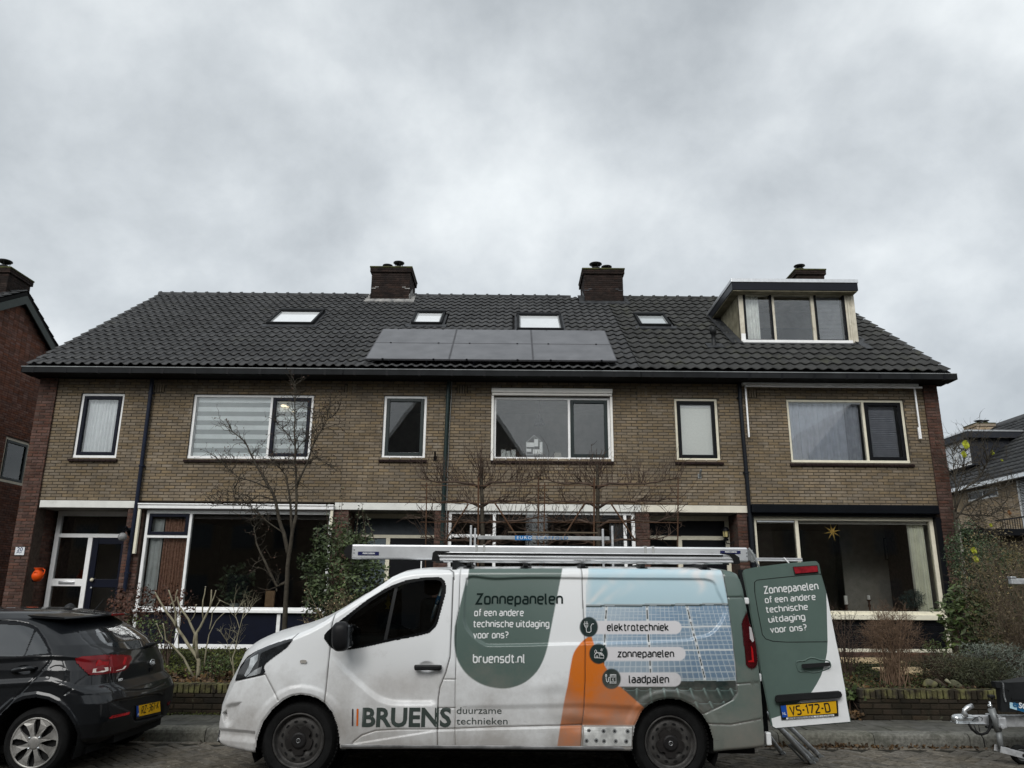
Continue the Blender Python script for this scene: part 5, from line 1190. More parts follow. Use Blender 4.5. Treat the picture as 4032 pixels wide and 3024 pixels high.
def vpaint(X, Y, z):
    n = X.shape[0]; C = np.tile(np.array(WHITE), (n, 1)); k1 = np.array
    def blend(a, col):
        nonlocal C
        a = np.clip(a, 0, 1)[:, None]; C = C*(1-a)+np.array(col)*a if np.ndim(col) == 1 else C*(1-a)+col*a
    def shape(poly, col, w_=1.6): blend(.5-sdf(X, Y, poly)/(2*w_), col)
    # green teardrop of the sliding door
    tear = [zB((1875, 1285)), zB((1855, 1450)), z3((305, 0))] + smooth_poly([z3(p) for p in ((200, 430), (195, 560), (215, 690), (270, 800), (350, 880), (460, 940), (600, 967), (710, 955), (820, 908), (915, 820), (975, 710), (1012, 590))], 3, False) + [z3((1125, 0)), zC((478, 1285))]
    shape(tear, GREEN)
    # printed picture: blue sky, panels, roof tiles
    pic = [zC((705, 1285)), zC((690, 1450)), z3((1345, 20)), z3((1345, 250)), z3((1345, 1200)), z3((1850, 1250))] + [zD((100, 1200)), zD((495, 1266)), zD((700, 1172)), zD((742, 1112)), zD((735, 1020)), zD((682, 480)), zD((628, 215))] + [zC((1862, 1300))]
    S = sdf(X, Y, pic); a = np.clip(.5-S/3.2, 0, 1)
    u = (X-2308)/560; v = (Y-2240)/145
    skyc = np.array((.50, .68, .75))*(1-.12*np.clip(v, 0, 1))[:, None]
    ang = np.arctan2(Y-2440, X-2255); ray_ = (.5+.5*np.sin(ang*22))*(.5+.5*np.sin(ang*9+1.3))*np.exp(-np.hypot(X-2300, (Y-2360))/170)
    cl = np.clip(np.exp(-((X-2775)/70)**2-((Y-2265)/28)**2)*1.1+np.exp(-((X-2762)/18)**2-((Y-2305)/30)**2)*.7+np.exp(-((X-2700)/60)**2-((Y-2248)/12)**2)*.7+1.2*ray_, 0, 1)
    cl = np.clip(cl*(.75+.35*np.sin(X*.11+2*np.sin(Y*.07)))+np.clip(1-(X-2306)/30, 0, 1)*.6, 0, 1)
    skyc = skyc*(1-cl)[:, None]+np.array((.72, .74, .74))*cl[:, None]
    # panels
    yr = 2387+(X-2308)*(-.010); ridge = (Y > yr-7) & (Y < yr+4)
    per = np.mod((X-2308)/56.0, 1)
    rc = np.where((Y < yr-2+2*per)[:, None], np.array((.32, .36, .37)), np.array((.03, .05, .05)))
    t_ = np.clip((X-2308)/580, 0, 1); ybot = 2274+1020/2.212+3
    vv = np.clip((Y-yr)/(2675-2387), 0, 1)
    # slanted columns: separators move right as one goes down
    cols = [(2389, 2374), (2549, 2563), (2706, 2775), (2872, 2960)]
    pc = np.array((.16, .24, .33))*(1.25-.35*vv)[:, None]*(1+.35*np.clip(1-t_*1.6, 0, 1))[:, None]
    hz = np.clip(.55-t_*.75+.12*np.sin(X*.012+Y*.02), 0, .6); pc = pc*(1-hz)[:, None]+np.array((.52, .58, .60))*hz[:, None]
    sl = (X-2560)/(330.)*.22   # slope of the cell lines
    xx = X-sl*(Y-yr)-2549; cell = 17.0*(1+.10*vv)
    g1 = np.abs(np.mod(xx/cell, 1)-.5)*2; g2 = np.abs(np.mod((Y-yr)/(11+6*vv), 1)-.5)*2
    lines = np.maximum(ss(.78, .95, g1), ss(.74, .95, g2))*.6
    pc = pc*(1-lines)[:, None]+np.array((.66, .70, .70))*lines[:, None]
    for c0, c1 in cols:
        xc = c0+(c1-c0)*vv; d = np.abs(X-xc); w1 = ss(7, 4, d)[:, None]; pc = pc*(1-w1)+np.array((.68, .70, .70))*w1
        dk = (ss(3.2, 1.6, d)*(np.mod(Y/46., 1) > .22))[:, None]; pc = pc*(1-dk)+np.array((.02, .03, .03))*dk
    for yy in (2468, 2560):
        w1 = ss(4, 2, np.abs(Y-yy+(X-2700)*.01))[:, None]*ss(2560, 2600, X)[:, None]; pc = pc*(1-w1)+np.array((.66, .69, .69))*w1
    edge = ss(3, 0, np.abs(Y-2678))[:, None]; pc = pc*(1-edge)+np.array((.5, .58, .57))*edge
    # glazed roof tiles at the bottom
    ph = np.mod((X-.3*(Y-2700)*np.clip((X-2500)/200, 0, 1.6)-2490)/52., 1); yt = Y-2712+9*np.exp(-((ph-.34)/.13)**2)
    row = np.mod(yt/52., 1); hl = np.exp(-((ph-.32)/.06)**2); gl_ = np.exp(-((ph-.75)/.16)**2)*.25
    tc = np.array((.025, .052, .046))*(.7+.9*hl+gl_)[:, None]+np.array((.30, .38, .36))*(hl*np.exp(-((row-.35)/.28)**2)*.6)[:, None]
    tc = np.where((row < .09)[:, None], np.array((.004, .01, .009)), tc)+np.array((.22, .30, .29))*(np.exp(-((row-.13)/.03)**2)*.5)[:, None]
    tc = np.where((Y < 2706)[:, None], np.array((.012, .024, .022)), tc)
    col = np.where(ridge[:, None], rc, np.where((Y < yr)[:, None], skyc, np.where((Y < 2681)[:, None], pc, tc)))
    blend(a, col)
    # orange flame
    org = smooth_poly([z3(p) for p in ((1340, 535), (1290, 580), (1240, 650), (1215, 740), (1185, 930))], 3, False) + [z3(p) for p in ((1150, 1100), (1120, 1290), (1092, 1470), (1300, 1470), (1312, 1290), (1772, 1287), (1850, 1135), (1640, 950), (1520, 790), (1420, 600), (1395, 518), (1365, 518))]
    shape(org, (.66, .165, .012))
    for (x0, x1, y0, y1) in ((1440, 2180, 378, 495), (1530, 2212, 604, 725), (1640, 2172, 828, 950)):
        r_ = (y1-y0)/2/2.212; A = z3((x0, (y0+y1)/2)); B_ = z3((x1, (y0+y1)/2)); d = segdist(X, Y, [A, (B_[0]-r_, B_[1])]); blend(.5-(d-r_)/3.2, (.72, .70, .71))
    for (cx, cy, rx, ry) in ((1370, 432, 80, 88), (1453, 664, 81, 89), (1565, 883, 82, 89)):
        c = z3((cx, cy)); d = (np.hypot((X-c[0])/(rx/2.212), (Y-c[1])/(ry/2.212))-1)*37; blend(.5-d/3.2, (.010, .026, .024))
    # green rear corner
    rear = [zD((632, 205)), zD((672, 420)), zD((700, 640)), zD((728, 900)), zD((744, 1110)), zD((715, 1160)), zD((600, 1222)), zD((492, 1268)), zD((420, 1280)), zD((420, 1600)), zD((1000, 1600)), zD((1000, 205))]
    shape(rear, GREEN)
    # bare metal sill plate where the cladding is missing
    shape([z3((1318, 1293)), z3((1752, 1290)), z3((1748, 1476)), z3((1306, 1476))], (.10, .09, .08)); shape([z3((1326, 1302)), z3((1744, 1298)), z3((1740, 1468)), z3((1316, 1468))], (.50, .50, .49))
    for i, (a_, b_) in enumerate(((1370, 1337), (1496, 1337), (1592, 1337), (1705, 1337), (1347, 1420), (1432, 1417), (1499, 1424), (1601, 1424), (1692, 1423))):
        c = z3((a_, b_)); d = np.hypot(X-c[0], Y-c[1]); blend(ss(9.5, 7.5, d)*.55, (.12, .12, .115)); blend(ss(7, 5, d), (.42, .42, .42)); blend(ss(4.2, 2.2, d), (.03, .03, .03))
    blend(.40*np.exp(-((X-1570)/150)**2-((Y-2700)/62)**2), (.40, .35, .31)); blend(.5*np.exp(-((X-1335)/50)**2-((Y-2850)/75)**2)+.3*np.exp(-((X-2240)/60)**2-((Y-2800)/40)**2), (.20, .175, .15))
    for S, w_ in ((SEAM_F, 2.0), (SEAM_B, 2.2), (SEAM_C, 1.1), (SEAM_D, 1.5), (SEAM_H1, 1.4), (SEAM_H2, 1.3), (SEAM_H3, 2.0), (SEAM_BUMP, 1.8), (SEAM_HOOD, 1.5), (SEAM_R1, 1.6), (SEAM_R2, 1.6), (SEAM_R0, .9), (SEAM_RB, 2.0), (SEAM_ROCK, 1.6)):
        blend(.5-(segdist(X, Y, S)-w_)/2.2, BLACK)  # panel seams painted black: rubber and the shade of the gaps in one colour
    return C
VAN = thing('cargo_van', 'white and green delivery van with solar panel artwork and its rear door open', 'van', (WF[0], VYC, 0))
def van_side():
    step = .0062; xs = np.arange(VX0+.004, VX1, step); nz = 250
    ztp = np.interp(xs, _t[:, 0], _t[:, 1]); zbt = np.interp(xs, _b[:, 0], _b[:, 1])
    rr = np.minimum(.055, (ztp-zbt)*.3)             # edge rounding below the outline
    s = np.linspace(0, 1, nz+1)
    # rows: dense on the side, last rows round over the top
    X = np.repeat(xs[:, None], nz+1, 1); Z = zbt[:, None]+(ztp-zbt)[:, None]*s[None, :]
    Yv = yvan(X.ravel(), Z.ravel()).reshape(X.shape)
    d = (ztp[:, None]-Z)/rr[:, None]; roundover = np.where(d < 1, rr[:, None]*(1-np.sqrt(np.clip(1-(1-d)**2, 0, 1))), 0)
    Yv = Yv+roundover*1.1
    d = (Z-zbt[:, None])/.03; Yv = Yv+np.where(d < 1, .03*(1-np.sqrt(np.clip(1-(1-d)**2, 0, 1))), 0)
    PXc, PYc = proj(X.ravel(), ybase(X.ravel(), Z.ravel()), Z.ravel())
    # slide the vertices next to the wheel arches onto the arch curve
    for A in (ARCHF, ARCHR):
        for i in range(len(A)-1):
            pass
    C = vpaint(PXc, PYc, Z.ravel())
    nx = len(xs); idx = np.arange(nx*(nz+1)).reshape(nx, nz+1)
    F = np.stack([idx[:-1, :-1], idx[1:, :-1], idx[1:, 1:], idx[:-1, 1:]], -1).reshape(-1, 4)
    fx = PXc[F].mean(1); fy = PYc[F].mean(1)
    hole = inpoly(fx, fy, ARCHF+[(1340, 3200), (1000, 3200)]) | inpoly(fx, fy, ARCHR+[(2800, 3200), (2480, 3200)]) | inpoly(fx, fy, GLASSWIN)
    reg = np.zeros(len(F), int)                     # 0 body, 1 front door, 2 sliding door, 3 bumper, 4 rear bumper, 5 headlight, 6 tail lamp, 7 window surround
    fd = SEAM_F+[z2((1192, 1500)), z2((2042, 1500))]+SEAM_B[::-1]; reg[inpoly(fx, fy, fd)] = 1
    sd_ = SEAM_C+[z3((205, 1500)), z3((1300, 1500))]+SEAM_D[::-1]; reg[inpoly(fx, fy, sd_)] = 2
    reg[inpoly(fx, fy, SEAM_BUMP+[z2((655, 1600)), z2((0, 1600)), z2((0, 905))])] = 3
    reg[inpoly(fx, fy, SEAM_RB+[zD((1000, 1300)), zD((1000, 1700)), zD((500, 1700))])] = 4
    hl = smooth_poly([z2(p) for p in ((284, 898), (292, 830), (305, 790), (330, 738), (378, 688), (480, 630), (620, 573), (775, 533), (745, 590), (700, 632), (600, 705), (532, 768), (532, 838), (400, 872))], 3)
    reg[inpoly(fx, fy, hl)] = 5
    tl = smooth_poly([zD(p) for p in ((818, 535), (830, 600), (865, 700), (880, 800), (880, 920), (810, 920), (795, 800), (775, 640), (785, 580))], 3)
    reg[inpoly(fx, fy, tl)] = 6
    reg[inpoly(fx, fy, DOORWIN)] = 7
    keep = ~hole
    pts = np.stack([X.ravel(), Yv.ravel(), Z.ravel()], 1)
    return pts, F[keep], reg[keep], C, PXc, PYc, xs, ztp, zbt
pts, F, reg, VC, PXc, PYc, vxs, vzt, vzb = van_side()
M_VAN = bpy.data.materials.new('painted_van_side'); M_VAN.use_nodes = True; t = M_VAN.node_tree; bs = t.nodes['Principled BSDF']
at = _n(t, 'ShaderNodeVertexColor', {}); at.layer_name = 'Col'; g = _n(t, 'ShaderNodeNewGeometry', {}); sp = _n(t, 'ShaderNodeSeparateXYZ', {}); t.links.new(g.outputs['Position'], sp.inputs[0])
nz1 = _n(t, 'ShaderNodeTexNoise', {}); nz1.inputs['Scale'].default_value = 2.6; nz1.inputs['Detail'].default_value = 9; nz1.inputs['Roughness'].default_value = .7; t.links.new(g.outputs['Position'], nz1.inputs['Vector'])
mp_ = _n(t, 'ShaderNodeMapping', {}); mp_.inputs['Scale'].default_value = (5, 5, 38); mp_.inputs['Rotation'].default_value = (0, R(8), 0); t.links.new(g.outputs['Position'], mp_.inputs[0])
nz2 = _n(t, 'ShaderNodeTexNoise', {}); nz2.inputs['Scale'].default_value = 1.0; nz2.inputs['Detail'].default_value = 6; nz2.inputs['Roughness'].default_value = .75; t.links.new(mp_.outputs[0], nz2.inputs['Vector'])
hm = _n(t, 'ShaderNodeMapRange', {}); hm.inputs[1].default_value = 1.15; hm.inputs[2].default_value = .30; hm.inputs[3].default_value = 0; hm.inputs[4].default_value = .56; t.links.new(sp.outputs[2], hm.inputs[0])
ad = _n(t, 'ShaderNodeMath', {'operation': 'ADD'}); t.links.new(nz1.outputs[0], ad.inputs[0]); t.links.new(hm.outputs[0], ad.inputs[1])
# the grime sits behind the front wheel and along the sill
gr = _n(t, 'ShaderNodeMapRange', {}); gr.inputs[1].default_value = .62; gr.inputs[2].default_value = 1.12; gr.inputs[3].default_value = 0; gr.inputs[4].default_value = .72; t.links.new(ad.outputs[0], gr.inputs[0])
mg = _n(t, 'ShaderNodeMix', {'data_type': 'RGBA'}); t.links.new(gr.outputs[0], mg.inputs[0]); t.links.new(at.outputs['Color'], mg.inputs[6]); mg.inputs[7].default_value = (.24, .21, .18, 1)
gr2 = _n(t, 'ShaderNodeMapRange', {}); gr2.inputs[1].default_value = .64; gr2.inputs[2].default_value = .70; gr2.inputs[3].default_value = 0; gr2.inputs[4].default_value = .42; t.links.new(nz2.outputs[0], gr2.inputs[0])
hm2 = _n(t, 'ShaderNodeMapRange', {}); hm2.inputs[1].default_value = .95; hm2.inputs[2].default_value = .45; t.links.new(sp.outputs[2], hm2.inputs[0])
ml = _n(t, 'ShaderNodeMath', {'operation': 'MULTIPLY'}); t.links.new(gr2.outputs[0], ml.inputs[0]); t.links.new(hm2.outputs[0], ml.inputs[1])
mg2 = _n(t, 'ShaderNodeMix', {'data_type': 'RGBA'}); t.links.new(ml.outputs[0], mg2.inputs[0]); t.links.new(mg.outputs[2], mg2.inputs[6]); mg2.inputs[7].default_value = (.05, .042, .035, 1)
t.links.new(mg2.outputs[2], bs.inputs['Base Color']); bs.inputs['Roughness'].default_value = .36; bs.inputs['Coat Weight'].default_value = .35; bs.inputs['Coat Roughness'].default_value = .12
rg = _n(t, 'ShaderNodeMapRange', {}); rg.inputs[3].default_value = .30; rg.inputs[4].default_value = .75; t.links.new(gr.outputs[0], rg.inputs[0]); t.links.new(rg.outputs[0], bs.inputs['Roughness'])
def grid_part(name, mask, mat_, off=0., parent=VAN, cols=True):
    f = F[mask]; u, inv = np.unique(f.ravel(), return_inverse=True); p = pts[u].copy(); p[:, 1] -= off
    me = bpy.data.meshes.new(name); me.from_pydata(p.tolist(), [], inv.reshape(-1, 4).tolist()); me.materials.append(mat_)
    if cols:
        ca = me.color_attributes.new('Col', 'FLOAT_COLOR', 'POINT'); c4 = np.ones((len(u), 4), np.float32); c4[:, :3] = VC[u]; ca.data.foreach_set('color', c4.ravel())
    me.polygons.foreach_set('use_smooth', [True]*len(me.polygons)); me.update(); return link(name, me, parent)
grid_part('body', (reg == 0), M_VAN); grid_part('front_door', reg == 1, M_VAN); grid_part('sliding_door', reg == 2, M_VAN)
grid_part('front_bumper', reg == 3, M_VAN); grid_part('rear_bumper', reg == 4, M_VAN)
M_LENS = mat('headlight_lens', (.018, .020, .022), .06, var=.5, scale=12, coat=1); M_TAIL = mat('dark_red_lens', (.055, .004, .006), .12, var=.3, scale=9, coat=1)
grid_part('headlight', reg == 5, M_LENS, .004, cols=False); grid_part('tail_lamp', reg == 6, M_TAIL, .008, cols=False); grid_part('window_surround', reg == 7, mat('gloss_black_trim', (.004, .0045, .005), .3, coat=.2), .002, cols=False)
def patch(name, poly, m, off, parent=VAN, step=3.0, surf=yvan):
    """a thin piece following the van side, outlined by photo pixels"""
    bm = bmesh.new(); n = len(poly); vs = []
    for (px, py) in poly: x, z = V(px, py); vs.append(bm.verts.new((x, 0, z)))
    bm.faces.new(vs)
    xs_ = [v.co.x for v in vs]; zs_ = [v.co.z for v in vs]; cut = .02
    x = math.ceil(min(xs_)/cut)*cut
    while x < max(xs_): bmesh.ops.bisect_plane(bm, geom=list(bm.verts)+list(bm.edges)+list(bm.faces), plane_co=(x, 0, 0), plane_no=(1, 0, 0)); x += cut
    z = math.ceil(min(zs_)/cut)*cut
    while z < max(zs_): bmesh.ops.bisect_plane(bm, geom=list(bm.verts)+list(bm.edges)+list(bm.faces), plane_co=(0, 0, z), plane_no=(0, 0, 1)); z += cut
    X = np.array([v.co.x for v in bm.verts]); Z = np.array([v.co.z for v in bm.verts]); Y = surf(X, Z)-off
    for v, y in zip(bm.verts, Y): v.co.y = y
    me = bpy.data.meshes.new(name); bm.to_mesh(me); bm.free(); me.materials.append(m); return link(name, me, parent)
M_CHROME = mat('bright_reflector', (.55, .57, .58), .15, metal=.7, var=.3, scale=14)
patch('reflector', [z2(p) for p in ((415, 700), (482, 664), (476, 720), (440, 770), (405, 835), (368, 862), (360, 850), (400, 770))], M_CHROME, .006)
patch('indicator', [z2(p) for p in ((375, 868), (450, 805), (515, 773), (500, 832), (470, 845))], M_CHROME, .006)
patch('side_repeater', smooth_poly([z2(p) for p in ((846, 735), (850, 720), (875, 716), (900, 720), (904, 733), (896, 747), (872, 744), (855, 747))], 2), mat('clear_repeater', (.34, .32, .29), .3), .012)
patch('reversing_lens', [zD(p) for p in ((826, 630), (842, 640), (862, 735), (850, 745), (832, 720))], mat('milky_lens', (.55, .52, .52), .2), .012)
patch('brake_lens', [zD(p) for p in ((838, 770), (852, 790), (862, 890), (820, 890), (820, 880), (846, 874))], mat('bright_red_lens', (.42, .01, .012), .15, coat=1), .012)
patch('sill_plate', [z3((1328, 1304)), z3((1742, 1300)), z3((1738, 1466)), z3((1318, 1466))], mat('bare_sill_metal', (.62, .62, .60), .4, metal=.25, var=.35, scale=9), .004)
for a_, b_ in ((1370, 1337), (1496, 1337), (1592, 1337), (1705, 1337), (1347, 1420), (1432, 1417), (1499, 1424), (1601, 1424), (1692, 1423)):
    x, z = V(*z3((a_, b_))); y = float(yvan(x, z)); b = MB().use(M_CHROME).lathe([(0, y-.005), (.017, y-.005), (.019, y+.0)], (x, 0, z), 'y', 16).use(M_RUBBER).lathe([(0, y-.0065), (.008, y-.0065), (.009, y)], (x, 0, z), 'y', 12); b.build('plate_hole', None, VAN)
# ---- roof, far side, hood and windscreen (coarser)
def van_rest():
    b = MB(); MV = mat('white_van_paint', WHITE, .35, var=.04, coat=.4); MG = mat('windscreen_glass', (.01, .012, .012), .05, coat=1); MGR = mat('green_van_paint', GREEN, .38, var=.04, coat=.3)
    idx = list(range(0, len(vxs), 10))+[len(vxs)-1]; rings = []
    fwx = V(*z2((1140, 318)))[0]; frx = V(*zB((1300, 1333)))[0]; rearx = V(*zC((1862, 1312)))[0]
    nzv = 250
    for i in idx:
        x, zt_, zb_ = vxs[i], vzt[i], vzb[i]; y0 = pts[i*(nzv+1)+nzv][1]; ring = []
        half = VYC-y0; crown = .035 if zt_ > 1.5 else .05
        for k in range(13):
            u = k/12; yy = y0+2*half*u; ring.append((x-(.22 if x < -2.0 else .22*max(0, 1-(x+2.0)/.6) if x < -1.4 else 0)*math.sin(math.pi*u)*.8, yy, zt_+crown*math.sin(math.pi*u)**.6))
        for k in range(1, 9):
            z = zt_+(zb_-zt_)*k/8; yb_ = float(ybase(x, z)); ring.append((x, 2*VYC-yb_, z))
        ring.append((x, VY0+.25, zb_)); rings.append(ring)
    n = len(rings[0]); vs = [q for r_ in rings for q in r_]
    for i in range(len(rings)-1):
        x = (rings[i][0][0]+rings[i+1][0][0])/2
        for k in range(n-1):
            f = (i*n+k, (i+1)*n+k, (i+1)*n+k+1, i*n+k+1)
            glass = fwx+.05 < x < frx-.02 and 0 < k < 11
            win = -1.75 < x < -.62 and 12 <= k <= 14
            if win and x > -1.2: continue
            if k == n-2 and (abs(x-WF[0]) < .42 or abs(x-WR[0]) < .42): continue
            b.use(M_RUBBER if k == n-2 else MG if (glass or win) else (MGR if x > rearx else MV)); b.f.append(f); b.m.append(b.mi)
    b.v = [tuple(v) for v in vs]
    b.f.append(tuple(range(n))); b.m.append(0)
    r_ = (len(rings)-1)*n; b.f.append(tuple(r_+k for k in range(n-1, -1, -1))); b.use(M_PLASTIC); b.m.append(b.mi)
    o = b.build('roof_and_far_side', None, VAN, smooth=False); autosmooth(o, 40); return o
van_rest()
# sill strip, underbody, wheel housings
b = MB(); x0, x1 = V(*z2((1200, 1500)))[0], V(*z3((1740, 1500)))[0]; zc = V(*z3((500, 1490)))[1]
b.bbox(x0, x1, VY0+.0, VY0+.08, zc-.0, zc+.028, .008); b.build('sill_strip', mat('worn_metal_sill', (.22, .22, .22), .5, metal=.5, var=.4, scale=6), VAN)
b = MB(); b.box(VX0+.35, VX1-.05, VY0+.16, VYC+.8, .24, .34); b.build('underbody', mat('underbody_black', (.006, .006, .006), .95), VAN)
M_LINER = mat('wheel_arch_liner', (.006, .006, .006), .95)
for (cx, cz) in (WF, WR):
    b = MB(); rad = .405 if cx < 0 else .41
    b.lathe([(rad, VY0+.10), (rad, VY0+.42)], (cx, 0, cz+.01), 'y', 40, a0=-.5, a1=math.pi+.5); b.lathe([(0, VY0+.42), (rad, VY0+.42)], (cx, 0, cz+.01), 'y', 40)
    b.build('wheel_arch_liner', M_LINER, VAN)
# wheels
M_TYRE = mat('tyre_rubber', (.0075, .0075, .0075), .85, var=.3, scale=14, bump=.0015, bscale=90); M_STEEL = mat('brown_grey_steel_rim', (.062, .059, .056), .5, metal=.3, var=.35, scale=14, bump=.001, dirt=((.085, .078, .068), 9, .6, .75)); M_RIMD = mat('black_rim_well', (.008, .008, .008), .7)
M_HUB = mat('grey_hub_cap', (.020, .018, .017), .5, var=.25, scale=12)
def van_wheel(cx, cz, y, parent, R_=None):
    R_ = R_ or cz
    w_ = bpy.data.objects.new('wheel', None); COL.objects.link(w_); w_.location = (cx, y, cz); w_.parent = parent; w_.matrix_parent_inverse = wm(parent).inverted()
    b = MB(); c = (cx, 0, cz)
    b.lathe([(.213, y+.015), (.222, y-.002), (.235, y-.006), (.262, y-.012), (.280, y-.008), (.296, y+.008), (R_-.018, y+.035), (R_, y+.06), (R_, y+.19), (.312, y+.215), (.22, y+.215)], c, 'y', 64); o = b.build('tyre', M_TYRE, w_); autosmooth(o, 30)
    b = MB()
    for k in range(64):      # tread blocks on the shoulder
        a = 2*math.pi*k/64; M = Matrix.Translation((cx, 0, cz)) @ Matrix.Rotation(a, 4, 'Y'); b.box(R_-.02, R_-.001, y+.04, y+.07, -.009, .009, M)
    b.build('tread_block', M_TYRE, w_, kind='stuff')
    b = MB(); b.lathe([(.214, y+.02), (.216, y-.004), (.208, y-.008), (.200, y-.002), (.196, y+.02), (.188, y+.035), (.178, y+.038)], c, 'y', 48); b.build('rim', M_STEEL, w_, smooth=True)
    b = MB(); b.lathe([(.179, y+.038), (.165, y+.03), (.13, y+.024), (.118, y+.03), (.09, y+.04), (.0, y+.04)], c, 'y', 48); b.build('wheel_disc', M_STEEL, w_, smooth=True)
    for k in range(12):
        a = 2*math.pi*(k+.5)/12; M = Matrix.Translation((cx+.147*math.cos(a), y+.024, cz+.147*math.sin(a))) @ Matrix.Rotation(-a, 4, 'Y')
        b = MB(); b.lathe([(0, -.003), (.011, -.003), (.012, .002)], (0, 0, 0), 'y', 12, M=M @ Matrix.Diagonal((.75, 1, 1.45, 1))); b.build('rim_hole', M_RIMD, w_)
    b = MB(); pts_ = []
    for k in range(60):
        a = 2*math.pi*k/60; q = math.cos(5*(a-math.pi/2)); r_ = .115+.0*q-.026*max(0, min(1, (q-.35)*2.2)); pts_.append((cx+r_*math.cos(a), cz+r_*math.sin(a)))
    b.prism(pts_, y+.008, y+.03); b.build('hub_cover', M_HUB, w_)
    b = MB(); b.lathe([(.0, y-.006), (.05, y-.006), (.062, y+.0), (.064, y+.012)], c, 'y', 36); b.build('hub_cap', mat('hub_cap_centre', (.014, .013, .013), .5), w_, smooth=False)
    b = MB(); b.lathe([(.013, y-.0075), (.016, y-.0095), (.019, y-.0075)], c, 'y', 24); M = Matrix.Translation((cx, y-.009, cz)) @ Matrix.Rotation(.5, 4, 'Y'); b.box(-.013, .013, -.001, .001, -.0022, .0022, M); b.build('hub_emblem', mat('emblem_metal', (.25, .25, .25), .3, metal=.8), w_)
    return w_
van_wheel(WF[0], WF[1]-.008, VY0+.075, VAN); van_wheel(WR[0], WR[1]-.008, VY0+.075, VAN)
for (cx, cz) in (WF, WR):
    b = MB(); b.lathe([(.2, VYC+.7), (cz-.02, VYC+.7), (cz, VYC+.73), (cz, VYC+.88), (cz-.03, VYC+.9), (.2, VYC+.9)], (cx, 0, cz), 'y', 32); b.build('far_wheel', M_TYRE, VAN)
# door window: glass, quarter bar, cab interior
def yw_(x, z): return ybase(x, z)+.012
patch('door_glass', GLASSWIN, CARGLASS, -.014, surf=lambda x, z: ybase(x, z))
patch('quarter_bar', [z2(p) for p in ((1672, 60), (1700, 60), (1600, 545), (1570, 552))], M_PLASTIC, -.008, surf=lambda x, z: ybase(x, z))
b = MB(); M_CAB = mat('cab_plastic', (.014, .015, .016), .7, var=.2)
xw0, xw1 = V(*z2((1180, 560)))[0], V(*z2((2100, 100)))[0]; zsill = V(*z2((1600, 545)))[1]
b.box(xw1+.06, xw1+.10, VY0+.12, VYC+.8, .5, 1.8); b.box(xw0-.1, xw1+.06, VY0+.14, VYC+.8, .45, .5); b.build('cab_bulkhead', M_CAB, VAN)
b = MB()
for yy in (VY0+.38, VYC+.42): b.bbox(xw1-.42, xw1-.12, yy-.22, yy+.24, .75, .95, .05); b.bbox(xw1-.22, xw1-.04, yy-.22, yy+.24, .95, 1.48, .06); b.bbox(xw1-.2, xw1-.08, yy-.12, yy+.14, 1.5, 1.7, .04)
b.build('seat', M_CAB, VAN)
b = MB(); b.bbox(xw0-.15, xw0+.42, VY0+.16, VYC+.72, .7, 1.17, .06); b.bbox(xw0+.12, xw0+.46, VY0+.3, VY0+.62, 1.1, 1.24, .05); b.build('dashboard', M_CAB, VAN)
b = MB(); cst = Vector(( *(lambda q: (q[0], VY0+.45, q[1]))(V(*z2((1545, 400)))),)); Ms = Matrix.Translation(cst) @ Matrix.Rotation(R(-62), 4, 'Y')
ring = [Ms @ Vector((.0+.19*math.cos(a), .19*math.sin(a), 0)) for a in [k*2*math.pi/24 for k in range(25)]]; b.tube(ring, .017, 8, cap=False); b.tube([Ms @ Vector((-.18, 0, 0)), Ms @ Vector((.18, 0, 0))], .02, 6); b.tube([Ms @ Vector((0, 0, 0)), Ms @ Vector((.0, 0, -.3))], .03, 8); b.build('steering_wheel', M_CAB, VAN, smooth=True)
p0, p1 = V(*z2((2083, 75))), V(*z2((1945, 465)))
tu = thing('aluminium_tube', 'aluminium scaffold tube with blue sticker leaning inside the van door window', 'tube', (p1[0], VY0+.2, p1[1]))
b = MB(); b.tube([(p0[0], VY0+.14, p0[1]), (p1[0]-.03, VY0+.2, p1[1]-.09)], .020, 12); b.build('tube_body', M_ALU, tu, smooth=True)
b = MB(); q = lambda t: (p0[0]+(p1[0]-p0[0])*t, VY0+.14+.05*t, p0[1]+(p1[1]-p0[1])*t); b.tube([q(.22), q(.42)], .0212, 12); b.build('blue_sticker', mat('blue_label', (.02, .16, .35), .4), tu, smooth=True)
dvec = Vector(q(1))-Vector(q(0)); angt = math.atan2(-dvec.z, -dvec.x)
for s_, t0_, m_ in (('euro', .40, mat('white_print', (.75, .75, .75), .5)), ('scaffold', .74, mat('blue_print', (.02, .14, .3), .5))):
    c = q(t0_); text_obj('sticker_text', s_, (c[0]+.006, c[1]-.024, c[2]), .032, m_, tu, rot=Matrix.Rotation(-angt, 4, 'Y') @ Matrix.Rotation(math.pi/2, 4, 'X'))
# air freshener, hand grip
c = V(*z2((1572, 205))); af = thing('air_freshener', 'small yellow pine tree shaped air freshener hanging in the van windscreen', 'air freshener', (c[0], VY0+.6, c[1]))
k_ = 1.1; b = MB(); b.prism([(c[0]-.02, c[1]-.07), (c[0]+.02, c[1]-.07), (c[0]+.008, c[1]-.05), (c[0]+.028, c[1]-.03), (c[0]+.01, c[1]+.0), (c[0]+.022, c[1]+.01), (c[0], c[1]+.065), (c[0]-.022, c[1]+.01), (c[0]-.01, c[1]+.0), (c[0]-.028, c[1]-.03), (c[0]-.008, c[1]-.05)], VY0+.3, VY0+.305); b.build('scent_card', mat('yellow_card', (.75, .50, .02), .6, emit=None), af)
